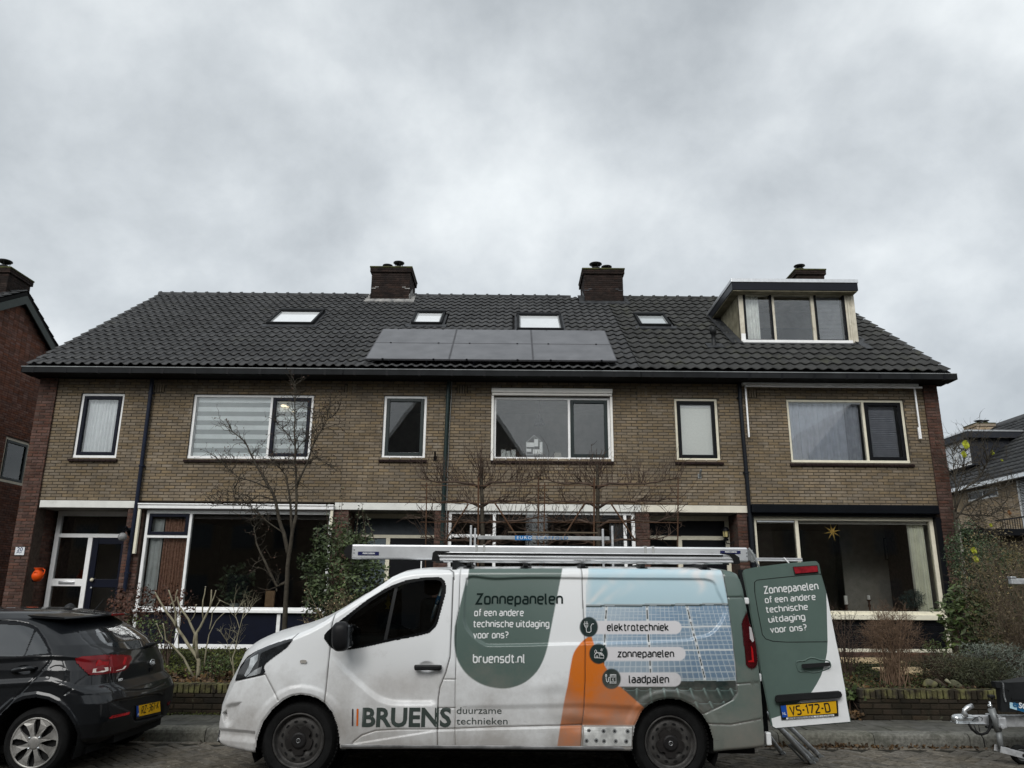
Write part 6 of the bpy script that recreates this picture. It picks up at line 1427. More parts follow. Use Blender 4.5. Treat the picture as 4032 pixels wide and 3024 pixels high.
# mirror
def blob(name, c, s, m, parent, sub=3, power=3.0, M=None):
    bm = bmesh.new(); bmesh.ops.create_cube(bm, size=2); bmesh.ops.subdivide_edges(bm, edges=list(bm.edges), cuts=7, use_grid_fill=True)
    for v in bm.verts:
        p = v.co; n_ = (abs(p.x)**power+abs(p.y)**power+abs(p.z)**power)**(1/power); p = p/n_
        v.co = Vector((p.x*s[0], p.y*s[1], p.z*s[2]))
    me = bpy.data.meshes.new(name); bm.to_mesh(me); bm.free(); me.materials.append(m)
    me.transform(Matrix.Translation(c) @ (M or Matrix.Identity(4))); me.polygons.foreach_set('use_smooth', [True]*len(me.polygons)); return link(name, me, parent)
c = V(*z2((1232, 480))); s_ = (.072, .085, .118)
mi = blob('mirror', (c[0]+.01, VY0-.16, c[1]-.02), s_, mat('mirror_housing', (.010, .010, .011), .45, var=.2, scale=10), VAN, power=3.2, M=Matrix.Rotation(R(-4), 4, 'Y'))
b = MB(); c2 = V(*z2((1340, 480))); b.bbox(c[0]+.07, c[0]+.09, VY0-.22, VY0-.09, c[1]-.11, c[1]+.07, .01); b.build('mirror_glass', mat('mirror_glass', (.05, .055, .06), .05, metal=.3, coat=1), mi)
b = MB(); b.tube([(c[0]+.03, VY0-.1, c[1]-.1), (c[0]+.05, VY0+.03, c[1]-.09)], .03, 8); b.tube([(c[0]+.03, VY0-.1, c[1]+.03), (c[0]+.05, VY0+.05, c[1]+.02)], .025, 8); b.build('mirror_arm', M_PLASTIC, mi)
b = MB(); q0, q1 = V(*z2((1180, 415))), V(*z2((1175, 560)))
# handle
p0, p1 = V(*z2((1842, 780))), V(*z2((2078, 778)))
b = MB(); b.bbox(p0[0], p1[0], VY0-.045, VY0-.018, p0[1]-.022, p0[1]+.022, .012); b.bbox(p0[0]+.0, p0[0]+.03, VY0-.03, VY0+.03, p0[1]-.018, p0[1]+.018, .006); b.bbox(p1[0]-.04, p1[0], VY0-.03, VY0+.03, p0[1]-.018, p0[1]+.018, .006); ho = b.build('door_handle', M_PLASTIC, VAN)
b = MB(); b.lathe([(0, VY0-.048), (.011, VY0-.047), (.013, VY0-.045)], (p1[0]-.02, 0, p0[1]), 'y', 14); b.build('lock_cylinder', M_RUBBER, ho)


GL = {'a': '3.7,0 3.7,5.2 .6,5.2|3.7,3 0,3 0,0 3.7,0', 'b': '0,7.4 0,0 3.8,0 3.8,5.2 0,5.2', 'c': '3.5,5.2 0,5.2 0,0 3.5,0', 'd': '3.8,7.4 3.8,0 0,0 0,5.2 3.8,5.2', 'e': '0,2.7 3.8,2.7 3.8,5.2 0,5.2 0,0 3.6,0', 'f': '2.6,7.4 1,7.4 1,0|0,5.2 2.6,5.2', 'g': '3.8,5.2 0,5.2 0,0 3.8,0|3.8,5.2 3.8,-2 .3,-2', 'h': '0,7.4 0,0|0,5.2 3.8,5.2 3.8,0', 'i': '0,0 0,5.2|0,6.7 0,7.5', 'k': '0,7.4 0,0|!3.6,5.2 .5,2.7 3.8,0', 'l': '0,7.4 0,0 1,0', 'm': '0,0 0,5.2 5.8,5.2 5.8,0|2.9,5.2 2.9,0', 'n': '0,0 0,5.2 3.8,5.2 3.8,0', 'o': '1.9,0 3.8,0 3.8,5.2 0,5.2 0,0 1.9,0', 'p': '0,-2 0,5.2 3.8,5.2 3.8,0 0,0', 'r': '0,0 0,5.2 2.6,5.2', 's': '3.5,5.2 0,5.2 0,2.7 3.6,2.7 3.6,0 0,0', 't': '1,6.9 1,0 2.8,0|0,5.2 2.7,5.2', 'u': '0,5.2 0,0 3.8,0 3.8,5.2', 'v': '!0,5.2 1.9,.1 3.8,5.2', 'z': '!.2,5.2 3.5,5.2 .1,0 3.7,0', 'Z': '!.2,7 4.2,7 .1,0 4.4,0', '?': '0,7 3.4,7 3.4,3.8 1.6,3.8 1.6,2|1.6,0 1.6,.8', '.': '.2,0 .2,.8', '-': '0,3.3 2,3.3', 'V': '!0,7 2.2,.1 4.4,7', 'S': '4,7 0,7 0,3.6 4,3.6 4,0 0,0', 'D': '0,-.5 0,7.5|0,7 4.2,7 4.2,0 0,0', 'R': '0,0 0,7 4,7 4,3.3 0,3.3|2,3.3 4.2,0', 'K': '0,7 0,0|!4,7 .6,3.4 4.2,0', '1': '!0,5.8 1.2,7 1.2,0', '2': '!0,6.6 .8,7 3.2,7 4,6.2 4,4.6 .1,.6 .1,0 4.2,0', '3': '0,7 4,7 4,0 0,0|1.4,3.6 4,3.6', '6': '3.8,7 0,7 0,0 4,0 4,3.8 0,3.8', '7': '!0,7 4.1,7 1.5,0'}
def stroke_obj(name, s, size, m, hw=.56, gap=1.85):
    """squarish technical lettering drawn with strokes of even width, like the lettering on the van"""
    b = MB(); x = 0; u = size*.1; lay = 0
    for ch in s:
        if ch == ' ': x += 2.6; continue
        wmax = 0
        for st in GL[ch].split('|'):
            sharp = st[0] == '!'; p = [Vector((float(a.split(',')[0]), float(a.split(',')[1]))) for a in st.strip('!').split()]; wmax = max(wmax, max(q.x for q in p)); q = [p[0]]
            for i in range(1, len(p)-1):
                a, c, d = p[i-1], p[i], p[i+1]; r = min(1.6, (a-c).length*.5, (d-c).length*.5) if not sharp else 0
                if sharp: q.append(c); continue
                A = c+(a-c).normalized()*r; B_ = c+(d-c).normalized()*r
                for t in (0, .25, .5, .75, 1): q.append(A*(1-t)**2+c*2*t*(1-t)*.94+(A+B_)*.5*2*t*(1-t)*.06+B_*t*t)
            q.append(p[-1]); n = len(q); vs = []; lay += 1
            for i in range(n):
                d0 = (q[i]-q[i-1]).normalized() if i and (q[i]-q[i-1]).length > 1e-5 else None; d1 = (q[i+1]-q[i]).normalized() if i < n-1 and (q[i+1]-q[i]).length > 1e-5 else None
                d = (d0+d1) if d0 and d1 else (d0 or d1); d = d.normalized(); k = 1/max(.5, d.dot(d0 or d1)); nn = Vector((-d.y, d.x))*hw*k
                for sg in (1, -1): vs.append(((x+q[i].x+nn.x*sg)*u, -.0003*(lay % 2), (q[i].y+nn.y*sg)*u))
            b.add(vs, [(2*i, 2*i+1, 2*i+3, 2*i+2) for i in range(n-1)])
        x += wmax+gap
    return b.build(name, m)
# ---- lettering on the side
def letter(s, px0, px1, pyb, cap, m, zf, bold=0, name='lettering', parent=VAN, off=.0032, capr=.70):
    """text between photo x px0..px1 on the baseline pyb with the given cap height (zoom pixels)"""
    a = V(*zf((px0, pyb))); b_ = V(*zf((px1, pyb))); c = V(*zf((px0, pyb-cap)))
    size = (c[1]-a[1])/capr; o = text_obj(name, s, (0, 0, 0), size, m, None, bold=bold, extr=0) if m is M_TG else stroke_obj(name, s, size, m, max(.66, bold))
    me = o.data; xs_ = [v.co.x for v in me.vertices]; x0, x1 = min(xs_), max(xs_); sx = (b_[0]-a[0])/(x1-x0)
    bm = bmesh.new(); bm.from_mesh(me)
    for v in bm.verts: f_ = (v.co.x-x0)*sx; v.co.x = a[0]+f_; v.co.z = v.co.z+a[1]+(b_[1]-a[1])*f_/(b_[0]-a[0])
    zs_ = [v.co.z for v in bm.verts]; cut = .012; z = math.ceil(min(zs_)/cut)*cut
    while z < max(zs_): bmesh.ops.bisect_plane(bm, geom=list(bm.verts)+list(bm.edges)+list(bm.faces), plane_co=(0, 0, z), plane_no=(0, 0, 1)); z += cut
    x = a[0]
    while x < b_[0]: bmesh.ops.bisect_plane(bm, geom=list(bm.verts)+list(bm.edges)+list(bm.faces), plane_co=(x, 0, 0), plane_no=(1, 0, 0)); x += .02
    X = np.array([v.co.x for v in bm.verts]); Z = np.array([v.co.z for v in bm.verts]); Y = yvan(X, Z)-off
    for v, y in zip(bm.verts, Y): v.co.y += y
    bm.to_mesh(me); bm.free(); o.parent = parent; o.matrix_parent_inverse = wm(parent).inverted(); return o
M_TW = mat('white_lettering', (.78, .79, .78), .45, var=.02); M_TD = mat('dark_green_lettering', (.005, .014, .012), .6, var=.05, spec=.1); M_TG = mat('grey_green_lettering', (.048, .062, .055), .5, var=.1); M_TK = mat('black_lettering', (.008, .012, .012), .45)
letter('Zonnepanelen', 375, 1145, 228, 84, M_TD, z3, bold=.66)
letter('of een andere', 368, 802, 333, 52, M_TW, z3, bold=.0016); letter('technische uitdaging', 363, 1026, 430, 52, M_TW, z3, bold=.0016); letter('voor ons?', 360, 668, 527, 52, M_TW, z3, bold=.0016)
letter('bruensdt.nl', 357, 808, 740, 68, M_TW, z3, bold=.0022)
letter('BRUENS', 1382, 2158, 1294, 158, M_TG, z2, bold=.0065)
letter('duurzame', 216, 608, 1188, 60, M_TG, z3); letter('technieken', 214, 660, 1280, 60, M_TG, z3)
letter('elektrotechniek', 1528, 2068, 462, 58, M_TK, z3, bold=.0014); letter('zonnepanelen', 1614, 2112, 690, 56, M_TK, z3, bold=.0014); letter('laadpalen', 1716, 2068, 914, 58, M_TK, z3, bold=.0014)
patch('logo_bar', [z2(p) for p in ((1297, 1146), (1303, 1142), (1310, 1146), (1308, 1290), (1301, 1294), (1294, 1290))], mat('plum_print', (.06, .045, .05), .5), .0032)
patch('logo_bar', [z2(p) for p in ((1337, 1146), (1345, 1142), (1354, 1146), (1350, 1290), (1341, 1294), (1334, 1290))], mat('orange_print', (.6, .12, .01), .5), .0032)
# white line icons in the three dark discs
def icon(lines, w_=2.6, fill=()):
    o = MB()
    for L in lines:
        pp = [z3(p) for p in L]
        q = []
        for (px, py) in pp: x, z = V(px, py); q.append((x, float(yvan(x, z))-.0035, z))
        o.tube(q, w_/2.212/478/2*1.25, 4)
    return o.build('disc_icon', M_TW, VAN)
icon([[(1330, 400), (1362, 400), (1360, 425), (1348, 445), (1338, 430), (1328, 402)], [(1335, 398), (1335, 382)], [(1353, 398), (1353, 382)], [(1346, 445), (1350, 475), (1375, 480), (1390, 470), (1388, 425), (1400, 405), (1415, 405)], [(1348, 410), (1342, 422), (1350, 420), (1345, 434)]], 5)
icon([[(1418, 700), (1418, 672), (1440, 652), (1462, 672), (1462, 700), (1418, 700)], [(1440, 652), (1478, 655), (1498, 680), (1498, 702), (1462, 702)], [(1462, 672), (1498, 680)], [(1425, 665), (1418, 640), (1428, 628), (1437, 642), (1433, 660)], [(1470, 632), (1476, 626), (1484, 630), (1484, 638), (1476, 640), (1470, 634)], [(1477, 615), (1477, 620)], [(1492, 620), (1488, 624)], [(1432, 700), (1432, 682), (1444, 682), (1444, 700)], [(1455, 662), (1485, 665)], [(1466, 654), (1480, 676)]], 4.5)
icon([[(1555, 845), (1603, 845), (1605, 922), (1553, 922), (1555, 845)], [(1563, 850), (1596, 850), (1596, 866), (1563, 866), (1563, 850)], [(1555, 910), (1604, 910)], [(1580, 878), (1574, 890), (1582, 890), (1577, 903)], [(1553, 870), (1540, 872), (1538, 905), (1530, 910), (1522, 905), (1518, 868)], [(1512, 850), (1524, 850), (1523, 864), (1513, 864), (1512, 850)], [(1515, 848), (1515, 842)], [(1521, 848), (1521, 842)]], 4.5)
# ---- open rear door
al = .105; hb = zD((985, 1375)); h0 = P(*zD((780, 228)), 7.02); hbp = P(*hb, 6.97)
axis_u = (h0-hbp).normalized()
yaw = R(13)
e1 = Vector((math.cos(yaw), -math.sin(yaw), 0)); e1 = (e1-axis_u*e1.dot(axis_u)).normalized()
nrm = e1.cross(axis_u).normalized(); nrm = nrm if nrm.y < 0 else -nrm
DM = Matrix(((e1.x, nrm.x*-1, axis_u.x, hbp.x), (e1.y, nrm.y*-1, axis_u.y, hbp.y), (e1.z, nrm.z*-1, axis_u.z, hbp.z), (0, 0, 0, 1)))
DMi = DM.inverted()
def DU(p):
    q = plane_hit(*zD(p), hbp, nrm); l_ = DMi @ q; return l_.x, l_.z
VD = bpy.data.objects.new('rear_door', None); COL.objects.link(VD); VD.matrix_basis = DM; VD.parent = VAN; VD.matrix_parent_inverse = wm(VAN).inverted()
def dprism(name, poly, y0, y1, m, bev=0): 
    b = MB(); b.prism(poly, y0, y1, DM); o = b.build(name, m, None); me = o.data
    if bev:
        bm = bmesh.new(); bm.from_mesh(me); bmesh.ops.bevel(bm, geom=list(bm.edges), offset=bev, segments=2, affect='EDGES'); bm.to_mesh(me); bm.free()
    o.parent = VD; o.matrix_parent_inverse = wm(VD).inverted() if False else (wm(VAN) @ VD.matrix_parent_inverse @ DM).inverted(); return o
M_VG = mat('green_van_paint', GREEN, .38, var=.04, coat=.3); M_VW = mat('white_van_paint', WHITE, .35, var=.04, coat=.4)
outl = [DU(p) for p in ((778, 232), (800, 216), (880, 200), (1100, 172), (1310, 156), (1335, 165), (1350, 240), (1395, 400), (1462, 742), (1490, 870), (1508, 980), (1528, 1080), (1540, 1180), (1572, 1330), (1300, 1352), (1020, 1376), (990, 1360), (975, 1280), (940, 1100), (905, 940), (865, 700), (820, 450))]
b = MB(); b.prism(outl, 0, .05, DM); body = b.build('door_shell', M_VG, None); 
def to_vd(o): o.parent = VD; o.matrix_parent_inverse = wm(VD).inverted(); return o
def wm2(o): return wm(o)
bm = bmesh.new(); bm.from_mesh(body.data); ed = [e for e in bm.edges if len(e.link_faces) == 2 and e.calc_face_angle(0) > .9]; bmesh.ops.bevel(bm, geom=ed, offset=.010, segments=2, affect='EDGES'); bm.to_mesh(body.data); bm.free(); to_vd(body)
def dflat(name, poly, off, m, th=.002): b = MB(); b.prism([DU(p) for p in poly], -off-th, -off+.001, DM); return to_vd(b.build(name, m, None))
dflat('white_swoosh', [(1388, 388), (1400, 440), (1458, 735), (1487, 870), (1505, 980), (1524, 1080), (1536, 1180), (1562, 1322), (1300, 1344), (1022, 1368), (1000, 1356), (990, 1300), (1060, 1278), (1282, 1108), (1318, 1050), (1350, 990), (1378, 900), (1394, 820), (1398, 740), (1393, 560)], .002, M_VW)
def dline(name, pl, w_, m, off=.002, parent=VD):
    b = MB(); q = [DM @ Vector((DU(p)[0], -off, DU(p)[1])) for p in pl]; b.tube(q, w_, 5); return to_vd(b.build(name, m, None, smooth=True))
dline('door_groove', [(870, 385), (868, 310), (885, 295), (1000, 282), (1200, 262), (1356, 250)], .0035, M_RUBBER, .0)
dline('door_groove', [(870, 385), (892, 520), (925, 690), (950, 722), (1000, 738), (1100, 745), (1300, 743), (1466, 742)], .0035, M_RUBBER, .0)
b = MB(); lam = [DU(p) for p in ((1148, 202), (1320, 192), (1327, 235), (1162, 248))]; b.prism(lam, -.022, .0, DM); to_vd(b.build('brake_light', mat('red_brake_lens', (.26, .012, .02), .2, coat=1, var=.3, scale=25), None))
b = MB(); b.prism([DU(p) for p in ((1145, 198), (1324, 187), (1331, 240), (1158, 253))], -.014, .0, DM); to_vd(b.build('light_surround', M_PLASTIC, None))
# recess ring, handle, number plate lamp housing, plate
rec = smooth_poly([DU(p) for p in ((1172, 905), (1178, 885), (1230, 880), (1262, 862), (1300, 860), (1340, 872), (1400, 880), (1418, 900), (1415, 930), (1370, 950), (1330, 960), (1290, 965), (1240, 955), (1195, 958), (1180, 935))], 3)
b = MB(); q = [DM @ Vector((u_, -.001, v_)) for u_, v_ in rec]; b.tube(q+[q[0]], .006, 6, cap=False); to_vd(b.build('handle_recess', M_VG, None, smooth=True))
b = MB(); q = [DU(p) for p in ((1206, 915), (1210, 903), (1405, 890), (1412, 898), (1410, 915), (1212, 932))]; b.prism(q, -.045, -.018, DM); ho = to_vd(b.build('door_handle', M_PLASTIC, None))
b = MB(); q = [DU(p) for p in ((1014, 1140), (1025, 1128), (1250, 1112), (1480, 1096), (1495, 1110), (1498, 1138), (1480, 1146), (1250, 1160), (1030, 1182), (1014, 1172))]; b.prism(q, -.05, .0, DM); ho = to_vd(b.build('plate_lamp_housing', M_PLASTIC, None))
bm = bmesh.new(); bm.from_mesh(ho.data); bmesh.ops.bevel(bm, geom=list(bm.edges), offset=.006, segments=2, affect='EDGES'); bm.to_mesh(ho.data); bm.free()
b = MB(); b.prism([DU(p) for p in ((1048, 1198), (1470, 1166), (1476, 1278), (1062, 1308))], -.014, .0, DM); to_vd(b.build('plate_holder', M_PLASTIC, None))
M_PLY = mat('yellow_number_plate', (.72, .40, .01), .4, var=.06); M_PLB = mat('blue_plate_band', (.01, .07, .36), .4)
b = MB(); b.prism([DU(p) for p in ((1096, 1202), (1456, 1172), (1464, 1258), (1108, 1286))], -.017, -.013, DM); to_vd(b.build('number_plate', M_PLY, None))
b = MB(); b.prism([DU(p) for p in ((1056, 1206), (1096, 1202), (1108, 1286), (1070, 1290))], -.0175, -.013, DM); to_vd(b.build('plate_band', M_PLB, None))
b = MB(); b.prism([DU(p) for p in ((1096, 1292), (1442, 1268), (1444, 1280), (1098, 1304))], -.0175, -.013, DM); to_vd(b.build('dealer_strip', M_VW, None))
def dtext(s, p0, p1, cap, m, bold=0, off=.0185, name='lettering'):
    a, b_ = DU(p0), DU(p1); size = cap/.70; o = stroke_obj(name, s, size, m, .64 if m is M_INK else .64) if bold > .001 else text_obj(name, s, (0, 0, 0), size, m, None, bold=bold, extr=.0004); me = o.data
    xs_ = [v.co.x for v in me.vertices]; x0, x1 = min(xs_), max(xs_); L = math.hypot(b_[0]-a[0], b_[1]-a[1]); sx = L/(x1-x0); an = math.atan2(b_[1]-a[1], b_[0]-a[0])
    for v in me.vertices:
        f_ = (v.co.x-x0)*sx; z = v.co.z; v.co = DM @ Vector((a[0]+f_*math.cos(an)-z*math.sin(an), -off+v.co.y, a[1]+f_*math.sin(an)+z*math.cos(an)))
    return to_vd(o)
def dcap(p, q): return abs(DU(p)[1]-DU(q)[1])
dtext('VS-172-D', (1128, 1272), (1420, 1247), dcap((1128, 1272), (1124, 1212)), M_INK, bold=.002)
dtext('NL', (1072, 1272), (1097, 1270), .022, M_TW); dtext('GREVENBEDRIJFSWAGENS.NL', (1110, 1301), (1300, 1288), .010, M_INK, bold=.0004); dtext('30.000 m2 Bedrijfswagens', (1310, 1287), (1436, 1278), .009, M_INK)
for s_, a_, b__, cp in (('Zonnepanelen', (935, 392), (1334, 360), 48), ('of een andere', (945, 460), (1314, 436), 40), ('technische', (955, 530), (1258, 508), 40), ('uitdaging', (970, 602), (1238, 580), 40), ('voor ons?', (984, 676), (1250, 658), 40)):
    dtext(s_, a_, b__, cp/1.843/478*1.02, M_TW, bold=.0018, off=.0035)
# hinges between body and door, grey interior edge seen through the gap
for (a_, c_) in (((770, 422), (822, 470)), ((884, 970), (912, 1028)), ((940, 1395), (985, 1490))):
    p, q = P(*zD(a_), 7.0), P(*zD(c_), 7.0); MB().bbox(p.x, q.x, 6.96, 7.02, q.z, p.z, .01).build('hinge_cover', M_VW, VAN)
b = MB(); p, q = P(*zD((765, 500)), 7.3), P(*zD((940, 1400)), 7.3); b.box(p.x, p.x+.16, 7.25, 7.3, q.z, 1.75); b.build('door_edge_inner', M_CAB, VAN)

# ================================================================== load on the van roof
M_ALU2 = mat('brushed_aluminium', (.66, .67, .68), .38, metal=.55, var=.08, scale=5, bump=.0003, dirt=((.36, .36, .34), 4, .6, .9))
def bxp(px0, py0, px1, py1, D):
    p, q = P(px0, py0, D), P(px1, py1, D); return p.x, q.x, q.z, p.z
# long rectangular pipe carrier
D = 7.42; x0, x1, z0, z1 = bxp(1384, 2156, 2948, 2212, D); z0 = P(2100, 2206, D).z; z1 = P(2100, 2149, D).z
pc = thing('pipe_carrier', 'long aluminium pipe carrier box with blue labels, highest load on the van', 'pipe carrier', (x0, D, z0))
b = MB(); b.bbox(x0, x1, D, D+.13, z0, z1, .014); b.build('tube', M_ALU2, pc, smooth=False)
b = MB(); zc, hh = (z0+z1)/2, (z1-z0)/2; cap = [(x0+.004, -hh), (x0-.02, -hh*.95), (x0-.055, -hh*.6), (x0-.07, 0), (x0-.055, hh*.6), (x0-.02, hh*.95), (x0+.004, hh)]
b.prism([(a, zc+c) for a, c in cap], D-.004, D+.134); b.build('end_cap', M_RUBBER, pc)
b = MB(); b.bbox(x1, x1+.05, D+.01, D+.12, z0+.01, z1-.02, .006); b.bbox(x1+.05, x1+.07, D-.01, D+.06, z0+.03, z1-.06, .004); b.build('latch', M_ZINC, pc)
for k, (a, c) in enumerate(((1410, 1492), (2835, 2916))):
    q0, q1, q2, q3 = bxp(a, 2172 if k == 0 else 2168, c, 2187 if k == 0 else 2181, D)
    MB().box(q0, q1, D-.004, D+.001, q2, q3).build('blue_label', mat('navy_label', (.015, .018, .08), .4), pc)
    text_obj('label_text', 'PRIME DESIGN', (q0+.045, D-.005, q2+.011), (q3-q2)*.62, M_TW, pc, sx=((q1-q0)*.66)/((q3-q2)*.62*7.3), bold=.0006)
b = MB()
for px in (1876, 1906, 2541, 2571):
    c = P(px, 2150, D).x; b.box(c-.011, c+.011, D-.006, D+.14, z0-.02, z1+.006)
b.build('strap', mat('grey_webbing', (.42, .42, .41), .8), pc)
for (a, h) in ((1390, 0), (2944, 0)):
    b = MB()
    for zz_ in (.4, .62): c = P(a, 2160, D); b.lathe([(0, D-.004), (.006, D-.004), (.007, D)], (c.x+(.012 if a < 2000 else -.012), 0, z0+(z1-z0)*zz_), 'y', 8)
    b.build('rivet', M_ZINC, pc)
# ladder lying flat: near stile, far stile and rungs
D = 7.08; x0 = P(1700, 2200, D).x; x1 = P(2912, 2200, D).x; z0, z1 = P(2300, 2213, D).z, P(2300, 2177, D).z
la = thing('ladder', 'aluminium ladder lying flat on the van roof with black end caps', 'ladder', (x0, D, z0))
def stile(yy, nm='stile'):
    b = MB(); xa, xb = x0+.06, x1-.05; h = z1-z0
    b.bbox(xa, xb, yy, yy+.03, z0, z1, .005); 
    for f_ in (.05, .42, .80): b.bbox(xa, xb, yy-.008, yy+.002, z0+h*f_, z0+h*(f_+.16), .003)
    b.build(nm, M_ALU2, la)
    b = MB(); b.box(xa+.02, xb-.1, yy-.009, yy+.0, z1-.022, z1-.008); b.build('grip_strip', M_RUBBER, la)
    b = MB(); b.prism([(x0, z0-.004), (x0+.075, z0-.006), (x0+.07, z0+.03), (x0+.05, z0+.055), (x0+.1, z1-.01), (x0+.16, z1+.006), (x0+.03, z1+.008), (x0+.008, z1-.01)], yy-.012, yy+.036); b.build('end_cap', M_RUBBER, la)
    b = MB(); b.prism([(x1, z0-.004), (x1-.06, z0-.006), (x1-.06, z0+.03), (x1-.09, z1-.012), (x1-.16, z1+.006), (x1-.05, z1+.004), (x1-.004, z1-.03)], yy-.012, yy+.036); b.build('end_cap', M_RUBBER, la)
stile(D); stile(D+.36)
M_RUNG = mat('weathered_rung', (.20, .21, .13), .6, metal=.3, var=.3, scale=8)
n = 13
for i in range(n):
    x = x0+.22+(x1-x0-.44)*i/(n-1); MB().bbox(x-.016, x+.016, D+.03, D+.36, z0+.012, z0+.045, .006).build('rung', M_RUNG, la)
q0, q1, q2, q3 = bxp(2257, 2199, 2344, 2211, D-.009); b = MB(); b.box(q0, q1, D-.0105, D-.008, q2, q3); b.build('maker_sticker', mat('pale_sticker', (.55, .56, .57), .4), la)
text_obj('sticker_text', 'A altrex  ⌂  EN131', (q0+.01, D-.0112, q2+.006), .016, M_INK, la, sx=1.2)
# roof rack under it
b = MB(); rk = []
for px in (1850, 2070, 2290, 2520, 2760):
    c = P(px, 2230, 7.2).x; b = MB(); b.bbox(c-.02, c+.02, 7.04, 8.6, z0-.045, z0-.012, .006); b.hexa([(c-.05, 7.02, 1.735), (c+.05, 7.02, 1.735), (c+.05, 7.12, 1.76), (c-.05, 7.12, 1.76)], [(c-.02, 7.06, z0-.045), (c+.02, 7.06, z0-.045), (c+.02, 7.1, z0-.045), (c-.02, 7.1, z0-.045)]); b.build('roof_bar', M_PLASTIC, VAN)
b = MB(); c = V(*zB((1430, 1308))); b.tube([(c[0], 7.2, 1.70), (c[0], 7.2, P(1646, 2209, 7.2).z)], .006, 6); b.build('aerial', M_WHITE, VAN)
# second ladder at the back of the roof, its end showing past the rear
D = 7.85; q0, q1, q2, q3 = bxp(2955, 2196, 3160, 2211, D)
l2 = thing('aluminium_channel', 'white aluminium channel sticking out behind the van roof above the open door', 'roof load', (q0, D, q2))
b = MB(); b.bbox(q1-2.6, q1, D, D+.05, q2, q3, .005); b.bbox(q1-2.6, q1, D-.006, D, q3-.012, q3, .002); b.bbox(q1-2.6, q1, D-.006, D, q2, q2+.012, .002); b.build('channel', M_ALU2, l2)
b = MB(); c = P(3085, 2196, D); b.tube([(c.x, D-.01, c.z), (c.x+.02, D-.03, c.z-.03), (c.x+.05, D-.06, c.z-.08)], .006, 6); b.build('tie', M_WHITE, l2)
b = MB(); c = P(2962, 2180, 7.3); b.tube([(c.x-.03, 7.3, c.z+.05), (c.x, 7.28, c.z), (c.x+.03, 7.27, c.z-.09), (c.x+.05, 7.27, c.z-.13)], .009, 6); b.bbox(c.x-.02, c.x+.01, 7.28, 7.3, c.z-.08, c.z-.02, .003); tag(b.build('strap_buckle', M_ZINC), 'dark ratchet strap buckle dangling at the rear end of the pipe carrier', 'strap')

# ================================================================== scaffold stabiliser tubes leaning out of the cargo bay
M_GALV = mat('galvanised_tube', (.50, .51, .52), .42, metal=.4, var=.2, scale=16, bump=.0006)
for i, (a, c, ya, yb, lab) in enumerate((((900, 1205), (1275, 1612), 7.35, 7.88, 'scaffold stabiliser tube reaching furthest towards the viewer below the open door'), ((1010, 1330), (1290, 1588), 7.6, 8.0, 'scaffold stabiliser tube lying close along the nearest one'),
                                        ((1060, 1300), (1340, 1572), 7.75, 8.2, 'scaffold stabiliser tube with its foot furthest right below the plate'), ((945, 1390), (1062, 1545), 7.9, 8.3, 'short visible scaffold stabiliser tube beside the rear bumper'))):
    p, q = P(*zD(a), ya), P(*zD(c), yb); d = (q-p).normalized(); t_ = thing('stabiliser_tube', lab, 'scaffold tube', q, 0, 'scaffold stabiliser tubes behind the van')
    b = MB(); b.tube([p-d*.15, q], .021, 12); b.build('tube', M_GALV, t_, smooth=True)
    b = MB(); b.tube([q-d*.11, q-d*.095], .0235, 12); b.tube([q-d*.075, q-d*.06], .0235, 12); b.build('collar', M_ALU, t_)
    b = MB(); s_ = Vector((0, -1, 0)); b.tube([q-d*.02+s_*.04, q-d*.02-s_*.04], .018, 10); b.tube([q, q+d*.07+Vector((.01, 0, 0))], .013, 8); b.tube([q+d*.04+Vector((0, -.03, .0)), q+d*.05+Vector((.02, .03, 0))], .022, 10); b.build('foot_clamp', M_ZINC, t_, smooth=False)
    if i != 3:
        b = MB(); b.tube([q-d*.35+Vector((-.03, .03, -.03)), q-d*.06+Vector((-.03, .03, -.03))], .010, 8); b.build('locking_rod', M_ZINC, t_)

# ================================================================== scaffold parts standing in the garden behind the espaliers
D = 10.6
sp_ = thing('scaffold_frame', 'white scaffold platform frame with blue lettering, behind the espalier trees', 'scaffold', P(2100, 2150, D))
x0, x1, z0, z1 = bxp(1800, 2108, 2425, 2128, D)
b = MB(); b.bbox(P(1880, 2118, D).x, P(2400, 2118, D).x, D, D+.05, z0, z1, .006); b.build('top_beam', mat('weathered_aluminium', (.38, .39, .39), .45, metal=.3, var=.2), sp_)
for px, pt in ((1855, 2069), (1871, 2080), (2373, 2083), (2410, 2071)):
    c = P(px, pt, D-.05); b = MB(); b.bbox(c.x-.014, c.x+.014, D-.07, D-.03, 1.1, c.z, .004); b.build('post', M_GALV, sp_)
b = MB(); c0 = P(2000, 2092, D+.05); c1 = P(2240, 2100, D+.05); b.bbox(c0.x, c1.x+.4, D+.06, D+.1, c1.z, c0.z, .006); b.bbox(c0.x-.3, c1.x+.5, D+.06, D+.9, c0.z-.28, c0.z-.24, .006); b.build('platform_edge', mat('wooden_platform', (.10, .08, .055), .8), sp_)
q0, q1, q2, q3 = bxp(2028, 2109, 2095, 2127, D-.003); MB().box(q0, q1, D-.004, D-.001, q2, q3).build('blue_sticker', mat('sticker_blue', (.02, .17, .42), .4), sp_)
text_obj('lettering', 'EURO', (q0+.02, D-.006, q2+.014), .055, M_TW, sp_, sx=1.25, spacing=1.25)
text_obj('lettering', 'SCAFFOLD', (q1+.05, D-.003, q2+.014), .055, mat('sticker_blue', (.02, .17, .42), .4), sp_, sx=1.35, spacing=1.3)

